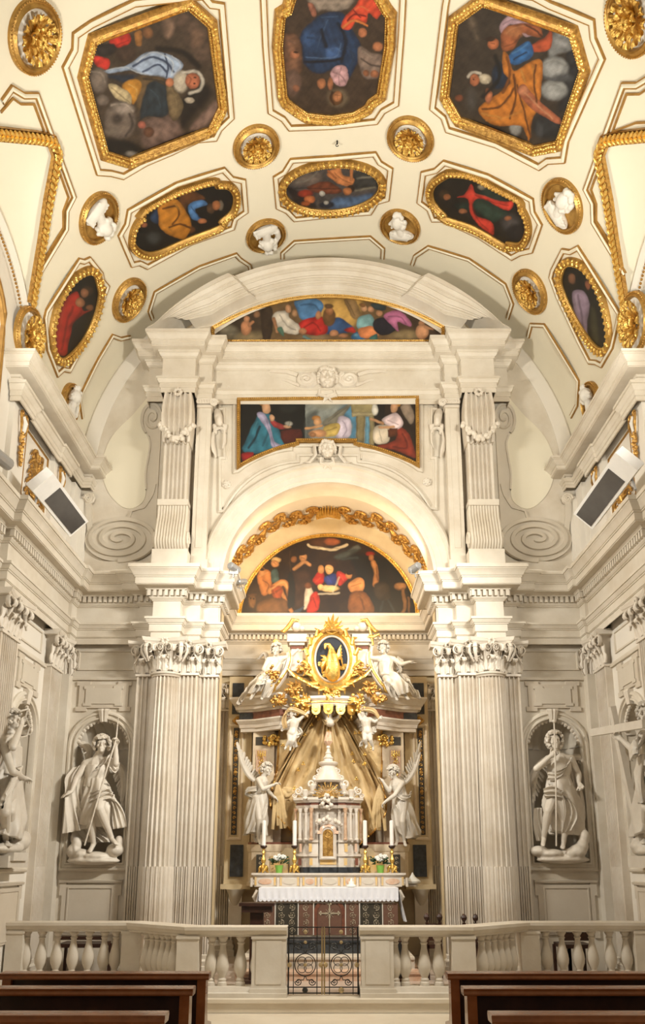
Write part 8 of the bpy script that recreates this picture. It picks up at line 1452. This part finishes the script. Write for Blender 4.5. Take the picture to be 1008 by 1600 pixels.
cloth(t, [A(428, 1058, YR - .12), A(416, 1060, YR - .28), A(406, 1068, YR - .30), A(398, 1082, YR - .26)], [V3((.08, .06, .22)), V3((.1, .06, .22)), V3((.22, .06, .10)), V3((.22, .06, .06))], 5, .035, .03, 'marble', 'skirt', seed=3); cloth(t, [A(412, 1052, YR + .05), A(398, 1064, YR + .02), A(384, 1080, YR - .02), A(374, 1098, YR - .06)], [V3((.18, 0, .20)), V3((.20, 0, .22)), V3((.18, 0, .20)), V3((.10, 0, .12))], 4, .04, .04, 'statue', 'mantle', seed=4); cloth(t, [A(424, 1062, YR - .24), A(420, 1076, YR - .24), A(414, 1090, YR - .22)], [V3((.14, 0, .04)), V3((.16, 0, 0)), V3((.14, 0, 0))], 3, .03, .03, 'marble', 'skirt_fold'); cloth(t, [A(444, 1030, YR - .02), A(446, 1044, YR), A(444, 1060, YR)], [V3((.14, 0, .02)), V3((.14, 0, 0)), V3((.16, 0, 0))], 3, .03, .02, 'marble', 'sleeve')
m = MB(); 
for k in range(7): a = R(40 + 100 * k / 6); c = A(431, 1007, YR - .05); m.tube([c, c + V3((.06 * math.cos(a), -.02, .09 * math.sin(a)))], [.03, .012], 6)
m.obj('gilded_crest', 'goldb', t); wing(t, A(417, 1032, YR + .12), A(404, 1030, YR + .16), V3((0, 0, 1)), .2, .8, 'marble', 9)
rg = random.Random(4); m = MB()
for k in range(34): m.ell(A(427 + rg.gauss(0, 5), 1056 + rg.gauss(0, 6), YR - .22 + rg.uniform(-.04, .04)), (.028, .028, .028), 7, 5)
m.obj('gilded_grapes', 'goldr', None, 'gilded bunch of grapes held by the reclining woman left of the cartouche', 'ornament', kind=None, o=A(427, 1056, YR - .22))
t = thing('reclining_statue', 'reclining stone woman with one hand outstretched, right of the cartouche', 'statue', A(620, 1092, YR), 'reclining statues of the retable')
J = dict(head=A(599, 1013, YR - .05), neck=A(601, 1024, YR), chest=A(604, 1034, YR), waist=A(604, 1046, YR), pelvis=A(608, 1057, YR), shL=A(590, 1029, YR), elL=A(578, 1028, YR - .06), wrL=A(581, 1012, YR - .06), haL=A(582, 1006, YR - .06), shR=A(615, 1030, YR), elR=A(628, 1038, YR - .06), wrR=A(641, 1034, YR - .14), haR=A(651, 1037, YR - .18), hipL=A(605, 1059, YR), knL=A(607, 1064, YR - .26), anL=A(618, 1086, YR - .16), toL=A(621, 1094, YR - .24), hipR=A(613, 1058, YR - .05), knR=A(624, 1063, YR - .22), anR=A(634, 1086, YR - .16), toR=A(639, 1093, YR - .24))
figure(t, J, .80, (-.4, -1, -.1), 'marble', .008, curl=(.9, .2), nrm=(V3((0, -1, 0)), V3((0, 0, 1)))); hair(t, J['head'], V3((-.4, -1, -.1)), V3((0, 0, 1)), .80, 60, .028, 'marble', 10, 1)
robe(t, [(A(604, 1036, YR), .13, .11), (A(604, 1047, YR), .12, .11), (A(609, 1058, YR), .17, .16)], 8, .09, 1, 'marble', 'bodice', 71)
cloth(t, [A(602, 1058, YR - .12), A(614, 1060, YR - .28), A(625, 1070, YR - .30), A(632, 1084, YR - .26)], [V3((.08, .06, .22)), V3((.12, .06, .22)), V3((.22, .06, .12)), V3((.2, .06, .08))], 5, .035, .03, 'marble', 'skirt', seed=5); cloth(t, [A(618, 1044, YR + .05), A(632, 1056, YR + .02), A(644, 1074, YR), A(652, 1088, YR - .05)], [V3((.14, 0, -.2)), V3((.18, 0, -.2)), V3((.18, 0, -.14)), V3((.14, 0, -.08))], 4, .04, .05, 'statue', 'mantle', seed=6); cloth(t, [A(606, 1064, YR - .24), A(612, 1078, YR - .24), A(618, 1090, YR - .22)], [V3((.14, 0, .04)), V3((.16, 0, 0)), V3((.14, 0, 0))], 3, .03, .03, 'marble', 'skirt_fold'); cloth(t, [A(620, 1030, YR - .04), A(628, 1040, YR - .04), A(626, 1048, YR)], [V3((.04, 0, .14)), V3((.06, 0, .16)), V3((.08, 0, .1))], 3, .03, .03, 'marble', 'sleeve'); cloth(t, [A(588, 1034, YR), A(586, 1050, YR), A(588, 1062, YR)], [V3((.09, 0, 0)), V3((.10, 0, 0)), V3((.08, 0, 0))], 3, .02, .02, 'marble', 'veil')
m = MB(); m.tube([A(583, 1008, YR - .1), A(581, 995, YR - .12), A(577, 980, YR - .12)], .022, 6); m.tube([A(576, 994, YR - .12), A(582, 995, YR - .14), A(592, 991, YR - .12), A(594, 996, YR - .1)], [.02, .03, .024, .01], 6); m.obj('gilded_cross', 'goldb', None, 'small gilded cross held up by the reclining woman right of the cartouche', 'cross', o=A(583, 1008, YR - .1))
# ---- putti and the cherub under the canopy
def putto(label, J, look, s, cl, seed):
    t = thing('putto', label, 'statue', J['pelvis'], 'putti under the canopy'); figure(t, J, s, look, 'marble', .0075, curl=(.6, .6), fat=1.25); hair(t, V3(J['head']), V3(look), V3((0, 0, 1)), s * 1.25, 40, .028, 'marble', seed)
    m = MB(); head(m, V3(J['head']), V3(look), V3((0, 0, 1)), s * 1.25); remesh(m, .007, 1).obj('face', 'marble', t, sharp=0)
    for k, (pts, wv, mt) in enumerate(cl): cloth(t, pts, wv, 3, .02, .015, mt, 'drapery', seed=seed + k)
YP = 13.0
putto('white stone putto under the left end of the canopy, holding up the curtain', dict(head=A(456, 1116, YP), neck=A(459, 1123, YP), chest=A(460, 1130, YP), waist=A(459, 1138, YP), pelvis=A(457, 1145, YP), shL=A(453, 1127, YP), elL=A(446, 1132, YP), wrL=A(443, 1137, YP), shR=A(467, 1125, YP), elR=A(473, 1120, YP), wrR=A(479, 1115, YP), hipL=A(454, 1147, YP), knL=A(453, 1157, YP - .05), anL=A(447, 1166, YP), toL=A(445, 1171, YP - .03), hipR=A(461, 1147, YP), knR=A(458, 1158, YP - .06), anR=A(454, 1167, YP), toR=A(453, 1173, YP - .03)), (-.3, -1, -.2), .46,
 [([A(446, 1138, YP - .05), A(444, 1122, YP - .04), A(452, 1108, YP - .06), A(470, 1112, YP - .05), A(482, 1118, YP)], [V3((.07, 0, .02)), V3((.08, 0, .02)), V3((.02, .02, .08)), V3((0, .02, .08)), V3((.0, .02, .07))], 'drape'), ([A(466, 1136, YP), A(470, 1146, YP), A(460, 1154, YP - .06), A(462, 1168, YP)], [V3((.05, 0, .03)), V3((.06, 0, .05)), V3((.06, 0, .07)), V3((.08, 0, .02))], 'marble')], 11)
putto('white stone putto under the right end of the canopy, arm stretched outwards', dict(head=A(567, 1115, YP), neck=A(570, 1121, YP), chest=A(572, 1128, YP), waist=A(573, 1136, YP), pelvis=A(574, 1143, YP), shL=A(565, 1124, YP), elL=A(561, 1117, YP), wrL=A(565, 1109, YP), shR=A(579, 1124, YP), elR=A(586, 1128, YP), wrR=A(592, 1123, YP), hipL=A(571, 1145, YP), knL=A(570, 1155, YP - .06), anL=A(573, 1164, YP), toL=A(571, 1169, YP - .03), hipR=A(577, 1145, YP), knR=A(579, 1156, YP - .06), anR=A(583, 1167, YP), toR=A(583, 1172, YP - .03)), (-.3, -1, -.1), .46,
 [([A(564, 1108, YP - .05), A(574, 1108, YP - .06), A(586, 1112, YP - .05), A(594, 1124, YP)], [V3((0, .02, .06)), V3((0, .02, .09)), V3((.03, .02, .08)), V3((.04, .02, .06))], 'drape'), ([A(582, 1136, YP), A(586, 1144, YP), A(580, 1148, YP - .05), A(566, 1158, YP), A(564, 1166, YP)], [V3((.05, 0, .03)), V3((.05, 0, .05)), V3((.03, 0, .06)), V3((.06, 0, .05)), V3((.07, 0, .02))], 'marble')], 12)
t = thing('cherub_bust', 'stone cherub gathering the curtain under the middle of the canopy', 'statue', A(516, 1130, 13.18), 'putti under the canopy'); m = MB(); c = A(516, 1114, 13.16); head(m, c, V3((0, -1, -.35)), V3((0, 0, 1)), .62); m.caps(c - V3((0, 0, .06)), A(516, 1128, 13.2), .04, .09)
for s, pts in ((-1, [A(511, 1124, 13.18), A(504, 1112, 13.16), A(508, 1103, 13.14)]), (1, [A(522, 1124, 13.18), A(528, 1121, 13.14), A(532, 1113, 13.16)])): m.chain(pts, [.04, .03, .022]); hand(m, pts[-1], pts[-1] - pts[-2], V3((0, -1, 0)), .5, .7, s)
remesh(m, .0075, 1).obj('body', 'statue', t, sharp=0); hair(t, c, V3((0, -1, -.35)), V3((0, 0, 1)), .62, 40, .026, 'statue', 13)
for s in (-1, 1): cloth(t, [A(516 + s * 4, 1132, 13.16), A(516 + s * 14, 1120, 13.12), A(516 + s * 22, 1106, 13.16), A(516 + s * 26, 1098, 13.18)], [V3((.07, 0, .03)), V3((.09, 0, .05 * s)), V3((.08, 0, .08 * s)), V3((.06, 0, .08 * s))], 4, .02, .02, 'drape', 'drapery', seed=s + 3)
# ================================================================ floodlights and spotlights
for sx, (p0, p1), lb in ((-1, ((-3.62, 9.05, 6.36), (-3.56, 10.35, 6.30)), 'white floodlight housing with a dark glass front on the left cornice'), (1, ((3.62, 8.6, 6.40), (3.56, 10.1, 6.30)), 'white floodlight housing with a dark glass front on the right cornice')):
    p0, p1 = V3(p0), V3(p1); t = thing('floodlight', lb, 'lamp', (p0 + p1) / 2, 'floodlights on the cornices'); d = (p1 - p0).normalized(); x = V3((-sx * .72, 0, .70)); x = (x - d * x.dot(d)).normalized(); y = d.cross(x) * (1 if sx > 0 else -1); y = -y if y.z > 0 else y
    q = lambda a, b, c: tuple(p0 + d * c + x * a + y * b); L_ = (p1 - p0).length
    m = MB(); m.rings([[q(a, b, c) for a, b in ((-.17, -.08), (.17, -.08), (.17, .06), (-.17, .06))] for c in (0, .02, L_ - .02, L_)]); m.obj('housing', 'housing', t)
    m = MB(); m.rings([[q(a, b, c) for a, b in ((-.13, .06), (.13, .06), (.13, .066), (-.13, .066))] for c in (.30, L_ - .04)]); m.obj('glass', 'lampglass', t)
    m = MB(); m.tube([q(0, -.08, L_ * .2), q(0, -.16, L_ * .2), (sx * 3.74, p0.y + .2, 6.09)], .018, 6); m.obj('bracket', 'metal', t)
c = A(6, 722, 8.3); c = V3(atX(6, 722, -3.75)); t = thing('lamp_tube', 'grey tubular lamp on the left cornice at the picture edge', 'lamp', c); m = MB(); m.tube([c + V3((-.05, -.35, .0)), c + V3((.03, .06, 0))], .075, 12); m.obj('housing', 'metal', t)
for k, (px, py, Y, lb) in enumerate(((365, 887, 11.45, 'silver spotlight on the arch impost left of the nativity painting'), (649, 887, 11.45, 'silver spotlight on the arch impost right of the nativity painting'), (377, 909, 11.75, 'small silver spotlight below the left impost spotlight'))):
    c = A(px, py, Y); s = -1 if px < 512 else 1; t = thing('spotlight', lb, 'lamp', c, 'spotlights on the arch imposts'); d = V3((-s * .5, .8, -.15 if k < 2 else .3)).normalized(); r_ = .06 if k < 2 else .045; m = MB(); m.tube([c - d * .10, c - d * .08, c + d * .08, c + d * .10], [r_ * .7, r_, r_ * 1.1, r_ * 1.15], 14); m.obj('housing', 'metal', t); m = MB(); m.tube([c + V3((r_ * 1.1, 0, 0)), c + V3((r_ * 1.1, 0, -.10)), c + V3((-r_ * 1.1, 0, -.10)), c + V3((-r_ * 1.1, 0, 0))], .008, 5); m.tube([c + V3((0, 0, -.10)), c + V3((0, 0, -.16))], .012, 6); m.obj('bracket', 'metal', t)
